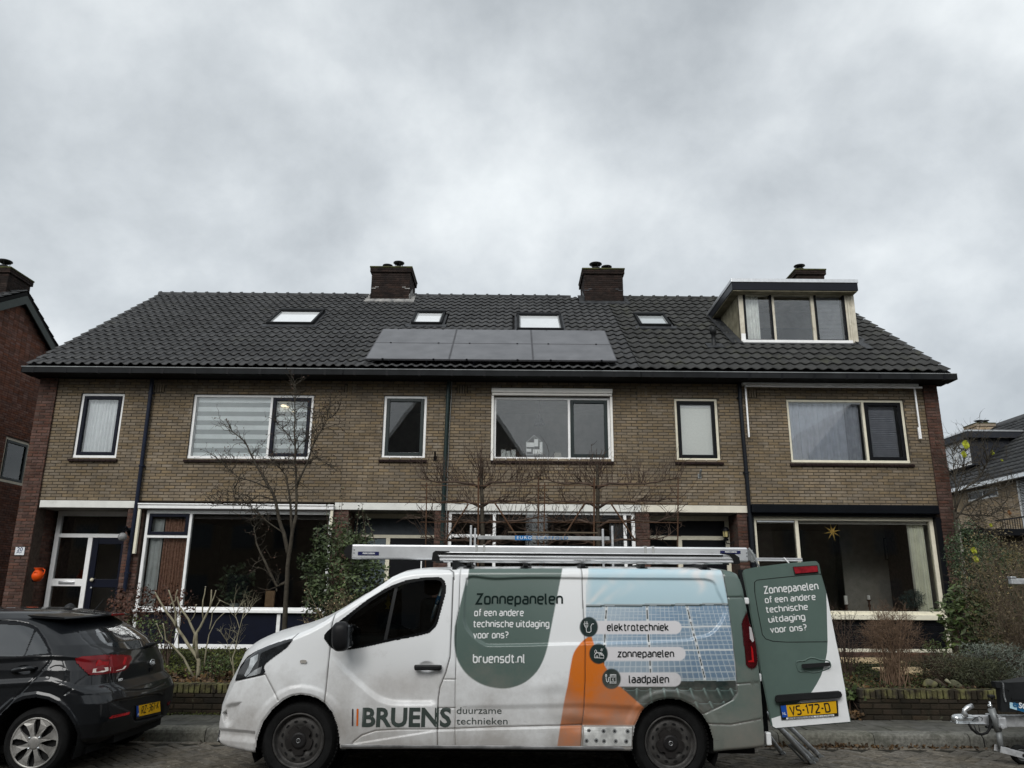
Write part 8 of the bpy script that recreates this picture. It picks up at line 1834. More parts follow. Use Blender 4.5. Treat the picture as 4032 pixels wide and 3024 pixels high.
# rest of the trailer beyond the frame: bed and load
b = MB(); b.bbox(c.x+1.45, c.x+3.6, TD-.5, TD+.62, .52, .60, .01); b.build('bed', M_GALV, TR); b = MB()
for xx in (c.x+2.5,):
    for yy in (TD-.62, TD+.66): b.lathe([(0, yy-.06), (.28, yy-.05), (.31, yy), (.28, yy+.06), (0, yy+.06)], (xx, 0, .31), 'y', 32)
b.build('wheel', M_TYRE, TR)
q = P(3981, 2272, TD); q2 = P(3981, 2300, TD); sb = thing('scaffold_beam', 'grey scaffold beam end jutting in from the right above the hedge', 'scaffold', (q.x, TD, q2.z))
b = MB(); b.bbox(q.x, q.x+3.2, TD, TD+.06, q2.z, q2.z+.055, .006); b.build('beam', M_GALV, sb); MB().bbox(q.x-.004, q.x+.05, TD-.006, TD+.066, q2.z+.055, q.z+.004, .005).build('end_cap', M_ALU, sb)
b = MB()
for xx in (q.x+1.2, q.x+2.9): b.bbox(xx, xx+.05, TD+.005, TD+.055, .6, q2.z, .004)
b.build('upright', M_GALV, sb)

# ================================================================== neighbouring houses
M_RBN = mat('neighbour_red_brick', (.21, .098, .068), .9, var=0, col2=(.13, .065, .048), scale=7, bump=.003, bscale=50, objrand=.25, coords='World'); M_RBNS = mat('neighbour_red_brick_field', (.21, .098, .068), .9, var=0, col2=(.13, .065, .048), scale=7, bump=.003, bscale=50, attr='tint', objrand=.25, coords='World')
NX = -14.0; LN = thing('neighbour_house', 'red brick house at the left edge with a grey skylight-like window in its side', 'house', (NX, 20.6, .3)); LN['label'] = 'red brick gable house at the left edge with a mossy chimney'
rdgD = 20.6; q = PX(86, 1168, NX); rdgD, rz = q.y, q.z; q2 = PX(200, 1372, NX); sl_ = (rz-q2.z)/(q2.y-rdgD)
wn_ = [PX(*p, NX) for p in ((27, 1720), (119, 1742), (2, 1893), (92, 1915))]; wy0, wy1 = min(v.y for v in wn_), max(v.y for v in wn_); wz0 = (wn_[2].z+wn_[3].z)/2; wz1 = (wn_[0].z+wn_[1].z)/2
MN = Matrix.Translation((NX, 0, 0)) @ Matrix.Rotation(math.pi/2, 4, 'Z')
ez = rz-sl_*5.2; ya, yb = rdgD-5.2, rdgD+5.2
wall(LN, MN, ya, yb, .2, ez, [(wy0, wy1, wz0, wz1)], M_RBN, M_RBNS, M_RMORT, 200, zref=.03, thick=.2)
k = 0
b = MB(); b.prism([(ya, ez), (yb, ez), (rdgD, rz-.1)], NX-.2, NX-.012, Matrix(((0, 1, 0, 0), (1, 0, 0, 0), (0, 0, 1, 0), (0, 0, 0, 1)))); b.build('gable', M_RMORT, LN)
items = []; rnd = random.Random(9)
for j in range(int(ez/BRH), int(rz/BRH)):
    z = .03+j*BRH+.005; h = (rz-.1-z)/sl_-.05
    if h < .1 or z < ez: continue
    u = rdgD-h+(0 if j % 2 else .11)
    while u < rdgD+h-.2: v, f = brick_arrays(BRL-.013, BRH-.011); items.append((0, v, f, MN @ Matrix.Translation((u+.1, 0, z+.026)))); u += BRL
pieces('gable_brick', items, M_RBN, M_RBNS, LN, 60)
MT = Matrix(((0, 1, 0, 0), (1, 0, 0, 0), (0, 0, 1, 0), (0, 0, 0, 1)))
b = MB(); b.prism([(rdgD, rz+.14), (yb+.5, rz+.14-sl_*(5.7)), (yb+.5, rz-.02-sl_*5.7), (rdgD, rz-.02), (ya-.5, rz-.02-sl_*5.7), (ya-.5, rz+.14-sl_*5.7)], NX-9, NX+.12, MT); b.build('roof_slab', M_SOFFIT, LN)
b = MB(); b.prism([(rdgD, rz+.02), (yb+.4, rz+.02-sl_*5.6), (yb+.4, rz-.20-sl_*5.6), (rdgD, rz-.22), (ya-.4, rz-.20-sl_*5.6), (ya-.4, rz+.02-sl_*5.6)], NX+.12, NX+.16, MT); b.build('barge_board', mat('green_grey_board', (.05, .06, .055), .6), LN)
L_ = math.hypot(5.6, 5.6*sl_); a_ = math.atan(sl_)
v, f = tile_arrays(.22, .37, 'roll'); items = []
for sgn in (1, -1):
    for j in range(int(L_/.35)):
        for i in range(40 if sgn < 0 else 5):
            M = Matrix.Translation((NX+.14-.22*(i+1), rdgD, rz+.16)) @ (Matrix.Identity(4) if sgn < 0 else Matrix.Rotation(math.pi, 4, 'Z')) @ Matrix.Translation((0 if sgn < 0 else -.22, 0, 0)) @ Matrix.Rotation(a_, 4, 'X') @ Matrix.Translation((0, -.36-j*.35, 0)); items.append((0, v, f, M))
pieces('roof_tile', items, M_TILE, M_TILES, LN, 60, smooth=True)
o = window(LN, (wy0, wy1, wz0, wz1), M_CREAM, y=0.03, fw=.07, sashes=[(wy0, wy1)], sm=M_DGREEN); 
for q_ in [o]+list(o.children): q_.data.transform(MN)
MB().box(NX-3, NX-2.9, wy0-2, wy1+2, wz0-1, wz1+1).build('room_wall', M_ROOM, LN)
c = MB(); c.box(NX-.12, NX-.1, wy0+.15, wy0+.4, wz0+.1, wz1-.1); c.box(NX-.12, NX-.1, wy1-.35, wy1-.1, wz0+.1, wz1-.5); c.build('net_curtain', mat('pale_net', (.5, .52, .5), .9), o)
q = PX(127, 1108, NX-.1); cy1 = q.y; czt = q.z
ch = chimney(LN, NX-1.3, NX-.12, cy1-1.0, cy1, rz-.9, czt, limit=0, flash=False)
cowl(ch, 22, 1024, cy1-.55, czt+.02, .19)
MB().box(NX-9, NX-.25, ya, yb, .2, ez).build('body', M_RMORT, LN)
# ---- cross street terrace at the right
RX0 = 19.2
RH = thing('corner_house', 'distant yellow brick house on the right with a dark flat dormer and a balcony', 'house', (RX0, 30, 0))
g1, g2 = PX(4030, 1866, RX0), PX(3949, 1882, RX0); gz = (g1.z+g2.z)/2
MR = Matrix.Translation((RX0, 0, 0)) @ Matrix.Rotation(-math.pi/2, 4, 'Z')     # faces -X: local x -> -Y
w1 = [PX(*p, RX0) for p in ((3812, 1932), (3926, 1921), (3812, 1968), (3927, 1963))]; u0, u1 = -max(v.y for v in w1), -min(v.y for v in w1); wz0, wz1 = (w1[2].z+w1[3].z)/2, (w1[0].z+w1[1].z)/2
w2 = PX(3996, 1885, RX0); 
M_YBF = mat('far_brick_field', (.36, .28, .19), .9, var=.2, scale=6, attr='tint', objrand=.2); M_FM = mat('far_mortar', (.24, .2, .16), .95)
hl = [(u0, u1, wz0, wz1), (-w2.y, -w2.y+1.5, 3.25, gz-.1)]
wall(RH, MR, -46, -24, 0, gz, hl, M_YBF, M_YBF, M_FM, 0, thick=.2, brl=.2235, brh=.0667)
MB().box(RX0+.25, RX0+9, 24, 46, 0, gz).build('body', M_ROOMDARK, RH)
for i, r in enumerate(hl):
    o = window(RH, r, M_WHITE, y=.02, fw=.10 if i else .07, mull=[(r[0]+r[1])/2] if i == 0 else [], glass=mat('far_pane', (.03, .035, .04), .1))
    for q_ in [o]+list(o.children): q_.data.transform(MR)
b = MB(); r = hl[1]
for j in range(40): b.box(r[0]+.15, r[1]-.1, -.02, .0, r[2]+.1+j*.06, r[2]+.13+j*.06, MR)
b.build('venetian_blind', mat('pale_slats', (.5, .52, .52), .7), RH)
rs = math.tan(R(37)); rw = 5.0; rzr = gz+rs*rw
b = MB(); b.prism([(RX0-.35, gz-.02-.35*rs+.1), (RX0+rw, rzr+.1), (RX0+2*rw, gz+.1), (RX0+2*rw, gz-.1), (RX0-.35, gz-.2)], 24, 46); b.build('roof_slab', mat('far_roof', (.045, .045, .047), .6), RH)
v, f = tile_arrays(.3, .36, 'wave'); MRo = Matrix.Translation((RX0-.35, 0, gz-.35*rs+.12)) @ Matrix.Rotation(-math.pi/2, 4, 'Z') @ Matrix.Rotation(math.atan(rs), 4, 'X'); items = []
for j in range(18):
    for i in range(70): items.append((0, v, f, MRo @ Matrix.Translation((-45+i*.3, j*.345, 0))))
pieces('roof_tile', items, M_TILE, M_TILES, RH, 120, smooth=True)
b = MB(); b.bbox(RX0-.45, RX0-.3, 24, 46, gz-.2, gz-.05, .01); b.build('gutter', M_ALU, RH)
# dormer facing the cross street, its dark cheek towards the viewer
dX = 20.0; t0 = PX(3819, 1700, dX); dD = t0.y; dzt = t0.z; dzb = P(3824, 1830, dD).z; dxe = P(4004, 1703, dD).x
MB().box(dX+.02, dxe-.4, dD, dD+3.6, dzb, dzt-.25).build('dormer_cheek', mat('anthracite_panel', (.022, .024, .03), .5), RH)
MB().box(dX-.3, dxe, dD-.25, dD+3.85, dzt-.30, dzt-.03).build('dormer_fascia', MATS['anthracite_panel'], RH); MB().box(dX-.33, dxe+.1, dD-.28, dD+3.9, dzt-.03, dzt+.04).build('roof_trim', M_ALU, RH)
b = MB(); b.box(dX-.03, dX+.02, dD+.15, dD+3.5, dzb+.05, dzb+.15); b.box(dX-.03, dX+.02, dD+.15, dD+3.5, dzt-.40, dzt-.30)
for k in range(4): b.box(dX-.03, dX+.02, dD+.15+k*1.08, dD+.25+k*1.08, dzb+.15, dzt-.4)
b.build('dormer_frame', M_WHITE, RH); MB().box(dX-.0, dX+.01, dD+.2, dD+3.5, dzb+.1, dzt-.35).build('dormer_pane', mat('bright_pane', (.65, .68, .7), .15, spec=1), RH); MB().box(dX-.04, dX+.0, dD-.01, dD+.12, dzb, dzt-.3).build('corner_post', MATS['anthracite_panel'], RH)
c = P(3848, 1695, 37.0); c2 = P(3914, 1666, 37.0); rc = chimney(RH, c.x, c2.x, 37.0, 38.0, rzr-1.0, c2.z, limit=0, flash=False)
for o_ in rc.children:
    if o_.name.startswith(('brick', 'chimney_core', 'chimney_head')): o_.data.materials[0] = M_YBF if o_.name.startswith('brick') else M_FM
cowl(rc, 3852, 1655, 37.4, c2.z, .2); cowl(rc, 3877, 1655, 37.4, c2.z, .2)
b = MB(); bz = P(4000, 2084, 27.5)
for k in range(22): b.tube([(RX0-1.0, 26+k*.14, 3.2), (RX0-1.0, 26+k*.14, 4.2)], .012, 4)
b.box(RX0-1.03, RX0-.97, 25.9, 29.2, 4.18, 4.23); b.box(RX0-1.05, RX0, 25.9, 29.2, 3.08, 3.2); b.build('balcony_railing', M_BLACK, RH)
# dark timber shed with flat roof behind the hedge
D = 18.5; s0, s1 = P(3768, 2100, D), P(4032, 2096, D)
SHD = thing('garden_shed', 'dark brown timber shed with a flat black roof behind the right hedge', 'shed', (s0.x, D, .3)); n = 24; zt_s = s0.z-.06
MB().box(s0.x+.3, s1.x+3, D+.04, D+3, .2, zt_s).build('shed_body', M_SOFFIT, SHD); M_SHB = mat('brown_shed_board', (.055, .043, .028), .8, var=0, col2=(.03, .024, .016), scale=5, objrand=.2, coords='World')
me = None
for k in range(n):
    o = MB().bbox(s0.x+.3, s1.x+3, D, D+.04, .25+k*(zt_s-.25)/n+.006, .25+(k+1)*(zt_s-.25)/n, .004).build('weather_board', M_SHB, SHD)
MB().bbox(s0.x+.1, s1.x+3.2, D-.25, D+3.2, zt_s, zt_s+.16, .01).build('shed_roof', M_BLACK, SHD)

# ================================================================== plants
def twig(b, p, d, L, r, rnd, wig=.25, seg=5, n=4, up=0., tip=.35):
    pts_ = [Vector(p)]; d = Vector(d).normalized()
    for i in range(seg):
        d = (d+Vector((rnd.gauss(0, wig), rnd.gauss(0, wig), rnd.gauss(0, wig)+up))).normalized(); pts_.append(pts_[-1]+d*L/seg)
    b.tube(pts_, [r*(1-(1-tip)*i/seg) for i in range(seg+1)], n, cap=False); return pts_, d
def grow(b, p, d, L, r, depth, rnd, wig=.25, kids=3, up=.05, spread=.7, shrink=.62, tips=None, n=4):
    pts_, dd = twig(b, p, d, L, r, rnd, wig, 5, n if depth > 1 else 3, up)
    if depth <= 0:
        if tips is not None: tips.append((pts_[-1], dd))
        return
    for k in range(kids):
        t = rnd.uniform(.3, 1.0); i = min(4, int(t*5)); q = pts_[i].lerp(pts_[i+1], t*5-i); a = (pts_[i+1]-pts_[i]).normalized()
        nd = (a+Vector((rnd.gauss(0, spread), rnd.gauss(0, spread), rnd.gauss(0, spread)))).normalized()
        grow(b, q, nd, L*shrink*rnd.uniform(.7, 1.2), r*.58, depth-1, rnd, wig, kids, up, spread, shrink, tips, n)
    if tips is not None: tips.append((pts_[-1], dd))
def leaves(name, spots, m, parent=None, kind=None, size=(.04, .02), seed=1, droop=0.):
    """many small folded leaves: spots = points"""
    rs_ = np.random.RandomState(seed); n = len(spots); S = np.array([list(s) for s in spots]); s = rs_.uniform(.7, 1.3, (n, 1))
    a = rs_.normal(size=(n, 3)); a[:, 2] = a[:, 2]*.7-droop; a /= np.linalg.norm(a, axis=1)[:, None]; c = np.cross(a, rs_.normal(size=(n, 3))); c /= np.linalg.norm(c, axis=1)[:, None]; u = np.cross(a, c)
    L, W = size; v = np.stack([S, S+a*L*.5*s+c*W*.5*s+u*W*.2*s, S+a*L*s, S+a*L*.5*s-c*W*.5*s+u*W*.2*s], 1).reshape(-1, 3)
    i = np.arange(n)*4; f = np.concatenate([np.stack([i, i+1, i+2], 1), np.stack([i, i+2, i+3], 1)])
    me = bpy.data.meshes.new(name); me.vertices.add(len(v)); me.vertices.foreach_set('co', v.ravel()); me.loops.add(len(f)*3); me.polygons.add(len(f)); me.loops.foreach_set('vertex_index', f.ravel()); me.polygons.foreach_set('loop_start', np.arange(len(f))*3); me.update(calc_edges=True)
    t_ = me.attributes.new('tint', 'FLOAT', 'POINT'); t_.data.foreach_set('value', np.repeat(rs_.uniform(0, 1, n), 4).astype(np.float32)); me.materials.append(m)
    o = link(name, me, parent)
    if kind: o['kind'] = kind
    return o
def lm(name, c, c2, r=.5, ran=.5): return mat(name, c, r, var=0, col2=c2, scale=3, attr='tint', objrand=ran, coords='World')
BARK = mat('grey_olive_bark', (.066, .057, .043), .9, var=0, col2=(.034, .029, .022), scale=18, bump=.002); BARKR = mat('red_brown_twig', (.070, .048, .036), .85, var=.3, scale=9); BARKP = mat('pale_pruned_bark', (.30, .275, .19), .85, var=0, col2=(.17, .15, .10), scale=10, bump=.001)
RSC = .64
zW = lambda p: (850+p[0]/2.765, 1500+p[1]/2.765)
def stems(b, lists, conv, D, radii, rnd, dj=.25):
    out_ = []
    for L, (r0, r1) in zip(lists, radii):
        k = rnd.uniform(-dj, dj); n = len(L); r0 *= RSC; r1 *= RSC; pp = [P(*conv(p), D+k*i/(n-1)) for i, p in enumerate(L)]; fine = []
        for i in range(n-1):
            for t in (0, .5): q = pp[i].lerp(pp[i+1], t); fine.append(q+Vector((rnd.uniform(-.008, .008), rnd.uniform(-.01, .01), 0))*(1 if t else 0))
        fine.append(pp[-1]); m = len(fine); b.tube(fine, [r0+(r1-r0)*i/(m-1) for i in range(m)], 7); out_.append(fine)
    return out_
# contorted bare tree before the left living room
rnd = random.Random(21); D = 12.0
gz_ = PZ(1128, 2640, .40)
T = thing('bare_tree', 'tall bare twisting tree in front of the large left window', 'tree', (P(1125, 2500, D).x, D, .38)); b = MB()
Ls = [[(1124, 2600), (1120, 2480), (1124, 2400), (1131, 2283), (1137, 2192), (1150, 2102), (1166, 2030)], [(1166, 2040), (1168, 1970), (1166, 1860), (1163, 1782), (1159, 1700), (1161, 1608), (1163, 1543), (1159, 1500)], [(1137, 2192), (1118, 2100), (1098, 2040), (1085, 1970), (1067, 1927), (1038, 1880), (1005, 1825), (988, 1790), (965, 1740), (915, 1700), (890, 1650)],
      [(1150, 2102), (1146, 2020), (1140, 1950), (1128, 1880), (1100, 1840), (1060, 1800)], [(1168, 1920), (1183, 1880), (1212, 1818), (1233, 1753), (1266, 1695), (1288, 1652), (1302, 1580)], [(1288, 1652), (1310, 1640), (1340, 1604)], [(1131, 2290), (1090, 2310), (1045, 2215), (1010, 2140), (1000, 2080), (1012, 2060)], [(1090, 2330), (1090, 2310), (1060, 2240)],
      [(1163, 1760), (1140, 1717), (1103, 1680), (1067, 1637)], [(1170, 1770), (1195, 1735), (1220, 1722)], [(1067, 1927), (1010, 1900), (940, 1880), (880, 1830), (868, 1815)], [(1085, 1970), (1020, 1950), (960, 1990), (880, 1985), (852, 1975)], [(1212, 1818), (1245, 1803), (1270, 1810), (1290, 1830), (1302, 1838)], [(1118, 2100), (1060, 2060), (1000, 2010), (950, 1960), (920, 1920)], [(1233, 1753), (1248, 1700), (1240, 1650), (1225, 1620)]]
rd = [(.068, .038), (.034, .006), (.05, .008), (.036, .007), (.03, .006), (.012, .004), (.04, .008), (.02, .012), (.014, .005), (.012, .004), (.02, .005), (.018, .005), (.012, .004), (.018, .005), (.012, .004)]
fs_ = stems(b, Ls, lambda p: p, D, rd, rnd); b.build('trunk', BARK, T, smooth=True)
b = MB(); tips = []
for L, k in zip(fs_[1:], (40, 34, 26, 24, 9, 16, 6, 16, 12, 26, 24, 12, 26, 12)):
    for _ in range(int(k*1.1)):
        i = rnd.randrange(len(L)//4, len(L)-1); p = L[i].lerp(L[i+1], rnd.random()); a = (L[i+1]-L[i]).normalized()
        grow(b, p, a*.6+Vector((rnd.gauss(0, .8), rnd.gauss(0, .6), rnd.uniform(-.1, .9))), rnd.uniform(.18, .42), .0065, 1, rnd, wig=.42, kids=2, up=.06, tips=tips)
b.build('twigs', BARK, T); leaves('buds', [p for p, _ in tips], lm('bud', (.09, .05, .035), (.05, .03, .02)), T, size=(.030, .018), seed=3)
# two espaliered trees with their cane frames
DE = 11.2
for k, (cx, lab, xl, xr) in enumerate(((1896, 'espaliered bare tree nearest the green downpipe, trained flat on canes', 1655, 2130), (2352, 'espaliered bare tree in front of the red pier between door and window, trained flat on canes', 2120, 2680))):
    if k: lab = 'espaliered bare tree on the right of the pair, nearer the open van door'
    rnd = random.Random(40+k); T = thing('espalier_tree', lab, 'tree', P(cx, 2640, DE)*1, 0, 'espaliered trees behind the van'); T.location.z = .3
    b = MB(); stems(b, [[(cx+6, 2700), (cx+4, 2300), (cx+4, 2120), (cx+2, 2050), (cx+2, 1960), (cx, 1880), (cx-2, 1830)]], lambda p: p, DE, [(.07, .03)], rnd, 0); b.build('trunk', BARK, T, smooth=True)
    b = MB(); b2 = MB(); tips = []
    for ty in (1900, 1974, 2052, 2126):
        for s_, xe in ((-1, xl), (1, xr)):
            n = 7; xs_ = [cx+(xe-cx)*i/n for i in range(n+1)]; L = [P(x, ty+(26 if i == 0 else 8*math.exp(-i))+rnd.uniform(-5, 5)-(14 if i > 5 else 0), DE+rnd.uniform(-.05, .05)) for i, x in enumerate(xs_)]
            b.tube(L, [.021-.015*i/n for i in range(n+1)], 6)
            for _ in range(42 if ty == 1900 else 32):
                i = rnd.randrange(0, n); p = L[i].lerp(L[i+1], rnd.random()); up = (.9 if ty == 1900 else rnd.choice((.7, .3, -.2)))
                grow(b2, p, Vector((s_*rnd.uniform(0, .8)+rnd.gauss(0, .35), rnd.gauss(0, .35), up)), rnd.uniform(.18, .36)*(1.15 if ty == 1900 else .9), .006, 1, rnd, wig=.17, kids=2, up=.07, spread=.45, tips=tips)
    for _ in range(22): p = P(cx+rnd.uniform(-25, 25), rnd.uniform(1830, 1900), DE); grow(b2, p, Vector((rnd.gauss(0, .5), rnd.gauss(0, .4), 1)), rnd.uniform(.2, .36), .008, 1, rnd, wig=.13, kids=2, up=.1, tips=tips)
    b.build('trained_branch', BARKR, T, smooth=True); b2.build('shoots', BARKR, T)
    M_CANE = mat('orange_cane', (.085, .045, .025), .7, var=.25, scale=12); b = MB()
    for (xa, ya, xb, yb, r) in ((cx-12, 1880, cx-14, 2300, .014), (cx+52, 1980, cx+150, 2130, .012), (cx-52, 1985, cx-140, 2125, .012), (xl+25, 1900, xl+20, 2250, .009), (xr-10, 1880, xr-12, 2250, .009)): b.tube([P(xa, ya, DE-.06), P(xb, yb, DE-.06)], r, 6)
    for ty in (1912, 1980, 2056): b.tube([P(xl, ty, DE-.04), P(xr, ty+2, DE-.04)], .006, 5)
    b.build('cane_frame', M_CANE, T)
# pruned pale shrub and its thin neighbour in the left garden
rnd = random.Random(5); base = PZ(*zA((1720, 880)), .44); D = base.y
T = thing('pruned_shrub', 'hard pruned shrub with thick pale cut branches behind the left garden wall', 'shrub', base); b = MB()
Ls = [[(1720, 890), (1730, 720), (1680, 640), (1600, 520), (1540, 430), (1450, 300), (1352, 132)], [(1540, 430), (1530, 300), (1500, 200), (1470, 110)], [(1480, 240), (1530, 200), (1545, 110)], [(1690, 600), (1700, 490), (1640, 360), (1570, 270), (1545, 170)], [(1722, 700), (1712, 480), (1770, 380), (1830, 260), (1842, 110)], [(1840, 240), (1860, 180), (1880, 115)], [(1770, 380), (1768, 200), (1790, 80)], [(1700, 890), (1600, 700), (1500, 590), (1440, 540), (1420, 400)], [(1780, 780), (1800, 600), (1820, 500), (1880, 380), (1950, 310)], [(1660, 380), (1700, 310), (1710, 235)], [(1825, 450), (1850, 300), (1915, 200)], [(1420, 540), (1390, 470), (1365, 405)], [(1560, 700), (1550, 480), (1570, 300)]]
stems(b, Ls, zA, D, [(.042, .016), (.022, .011), (.014, .009), (.030, .013), (.032, .013), (.012, .009), (.016, .009), (.024, .009), (.016, .006), (.012, .009), (.012, .006), (.01, .006), (.01, .005)], rnd, .15); b.build('branches', BARKP, T, smooth=True)
b = MB()
for L in Ls: q = P(*zA(L[-1]), D); b.lathe([(0, .004), (.013, .0)], q, 'z', 8)
b.build('cut_ends', mat('fresh_cut_wood', (.62, .56, .44), .8), T)
base = PZ(*zA((2040, 880)), .44); T = thing('thin_shrub', 'thin grey sapling with few twigs beside the van bonnet', 'shrub', base); b = MB()
fs_ = stems(b, [[(2040, 890), (2025, 700), (2060, 560), (2090, 430), (2140, 220)], [(2085, 440), (2050, 330), (2010, 190)], [(2110, 360), (2170, 290), (2200, 210)], [(2020, 760), (1995, 620), (1965, 480)]], zA, base.y, [(.016, .005), (.008, .003), (.007, .003), (.009, .003)], rnd, .1)
for L in fs_:
    for _ in range(7): i = rnd.randrange(1, len(L)-1); grow(b, L[i], Vector((rnd.gauss(0, .6), rnd.gauss(0, .3), .9)), .22, .004, 1, rnd, wig=.2, kids=2)
b.build('branches', BARKP, T)
def bush(name, lab, cat, c, rad, nl, lmats, base=None, size=(.05, .025), seed=1, ns=12, stemr=.008, bark=BARKR, depth=2, kids=3, hollow=.45, wig=.22, droop=0., leafname='leaves', n_st=None):
    """shrub with stems from the base into an ellipsoid crown and leaves near the twig tips"""
    rnd = random.Random(seed); T = thing(name, lab, cat, base or (c[0], c[1], .35)); b = MB(); tips = []; bs_ = Vector(base or (c[0], c[1], .35))
    for _ in range(ns):
        a = Vector((rnd.gauss(0, 1), rnd.gauss(0, 1), rnd.gauss(.2, 1))).normalized(); tgt = Vector(c)+Vector((a.x*rad[0], a.y*rad[1], a.z*rad[2]))*rnd.uniform(.5, .95); p0 = bs_+Vector((rnd.gauss(0, .06), rnd.gauss(0, .05), 0)); m = p0.lerp(tgt, .5)+Vector((rnd.gauss(0, .04), 0, .05)); b.tube([p0, m, tgt], [stemr, stemr*.7, stemr*.35], 4)
        for _ in range(kids+2): grow(b, m.lerp(tgt, rnd.random()), a+Vector((rnd.gauss(0, .5), rnd.gauss(0, .5), .3)), min(rad)*.5, stemr*.45, depth-1, rnd, wig=wig, kids=kids, tips=tips)
    b.build('stems', bark, T)
    if nl:
        rs_ = np.random.RandomState(seed); sp = []
        while len(sp) < nl:
            a = rs_.normal(size=3); a /= np.linalg.norm(a); k = hollow+(1-hollow)*rs_.rand()**.6; k *= 1+.16*math.sin(a[0]*5+seed)*math.cos(a[2]*6+1)+.1*math.sin(9*a[2]+a[0]*7); sp.append((c[0]+a[0]*rad[0]*k, c[1]+a[1]*rad[1]*k, max(.36, c[2]+a[2]*rad[2]*k)))
        leaves(leafname, sp, lmats, T, size=size, seed=seed, droop=droop)
    return T, tips
G1 = lm('dark_glossy_leaf', (.065, .095, .045), (.03, .048, .024), .42); G2 = lm('mid_green_leaf', (.115, .15, .055), (.05, .075, .03), .45); BR = lm('dead_brown_leaf', (.11, .052, .035), (.055, .026, .018), .7); GS = lm('grey_sage_leaf', (.19, .215, .175), (.06, .075, .06), .7); TAN = lm('catkin_tan', (.21, .165, .085), (.055, .052, .026), .8); YL = lm('yellow_leaf', (.50, .50, .03), (.34, .34, .02), .5, .2)
c = P(1352, 2275, 12.3); T, _ = bush('evergreen_shrub', 'tall dense evergreen shrub behind the van windscreen', 'shrub', c, (.64, .55, .86), 6400, lm('viburnum_leaf', (.10, .13, .06), (.035, .052, .024), .45), base=(c.x, c.y, .38), size=(.068, .034), seed=4, ns=26)
b = MB(); rnd = random.Random(8); tips = []
for (x, y, y2) in ((1340, 2120, 1930), (1290, 2120, 1990), (1395, 2120, 2000), (1440, 2110, 1985), (1478, 2120, 2020), (1240, 2130, 2060), (1360, 2130, 2030), (1415, 2100, 2040)):
    L, _ = twig(b, P(x, y+40, 12.1), P(x+rnd.uniform(-10, 25), y2, 12.1)-P(x, y+40, 12.1), (P(x, y2, 12.1)-P(x, y+40, 12.1)).length, .007, rnd, .05, 8, 4)
    for p in L[1:]: tips += [p+Vector((rnd.gauss(0, .015), rnd.gauss(0, .015), rnd.gauss(0, .02))) for _ in range(4)]
b.build('leader_shoots', BARKR, T); leaves('shoot_leaves', tips, lm('pale_green_leaf', (.12, .14, .09), (.06, .075, .04), .5), T, size=(.045, .02), seed=2)
c = P(1330, 2400, 11.3); T, tips = bush('budding_shrub', 'twiggy shrub with pale buds just above the van bonnet', 'shrub', (c.x, c.y, c.z-.12), (.62, .4, .52), 0, None, base=(c.x+.1, c.y, .38), seed=6, ns=20, bark=mat('tan_twig', (.17, .135, .085), .85, var=.3), wig=.28, kids=3)
leaves('buds', [p for p, _ in tips], lm('pale_bud', (.42, .34, .20), (.25, .19, .11)), T, size=(.022, .015), seed=9)
c = P(*zA((1180, 220)), 12.6); T, tips = bush('hydrangea', 'shrub with dead brown leaves under the left window corner', 'shrub', (c.x, c.y, c.z), (.42, .35, .30), 420, BR, base=(c.x, c.y, .4), size=(.06, .036), seed=7, ns=16)
c = P(*zA((960, 305)), 12.8); bush('small_hydrangea', 'small tuft of dead brown leaves seen just over the dark hatchback roof', 'shrub', c, (.1, .1, .12), 60, BR, base=(c.x, c.y, .4), size=(.05, .03), seed=8, ns=5)
c = P(*zA((1500, 220)), 12.4); bush('brown_shrub', 'dead-leaved shrub behind the pruned pale branches', 'shrub', c, (.35, .3, .28), 240, BR, base=(c.x, c.y, .4), size=(.05, .03), seed=9, ns=12)
c = P(*zA((1280, 420)), 12.2); bush('green_shrublet', 'low green shrub between the hatchback rear window and the navy panel', 'shrub', (c.x, c.y, c.z-.1), (.4, .3, .26), 700, G2, base=(c.x, c.y, .4), size=(.035, .02), seed=10, ns=8)
c = P(*zA((1900, 760)), 10.5); bush('ground_ivy', 'small green leafy plant in the bed beside the van nose', 'plant', (c.x, c.y, c.z), (.22, .2, .12), 420, G2, base=(c.x, c.y, .42), size=(.03, .02), seed=11, ns=5)
# right garden
c = P(3515, 2490, 10.3); T, _ = bush('twiggy_bush', 'rounded leafless reddish-brown bush in front of the right window', 'shrub', c, (.37, .34, .33), 900, lm('tiny_brown_leaf', (.12, .075, .045), (.07, .04, .028)), base=(P(3520, 2700, 10.2).x, 10.2, .42), size=(.018, .010), seed=12, ns=80, stemr=.0055, depth=3, kids=3, wig=.3, hollow=.3, bark=mat('brown_bush_twig', (.145, .095, .062), .85, var=.3, scale=9))
c = P(3318, 2480, 11.2); bush('wispy_bush', 'wispy dark brown bush half hidden by the open van door', 'shrub', c, (.42, .3, .36), 500, lm('tiny_dark_leaf', (.06, .05, .03), (.035, .03, .02)), base=(c.x, c.y, .38), size=(.018, .009), seed=13, ns=30, depth=3, kids=2, stemr=.006)
c = P(3822, 2215, 12.6); bush('ivy_column', 'dark small-leaved evergreen climbing beside the end pier', 'shrub', c, (.36, .4, .62), 4200, G1, base=(c.x, c.y, .35), size=(.034, .02), seed=14, ns=16)
c = P(3935, 2290, 13.2); bush('hedge_shrub', 'green shrub filling the gap between the ivy and the contorted shrub', 'shrub', c, (.58, .4, .7), 4600, G1, base=(c.x, c.y, .36), size=(.045, .022), seed=41, ns=14)
c = P(3820, 2440, 11.6); bush('rhododendron', 'rhododendron with long green leaves beside the red end pier', 'shrub', c, (.40, .38, .50), 1100, G2, base=(c.x, c.y, .36), size=(.115, .044), seed=15, ns=16, droop=.35)
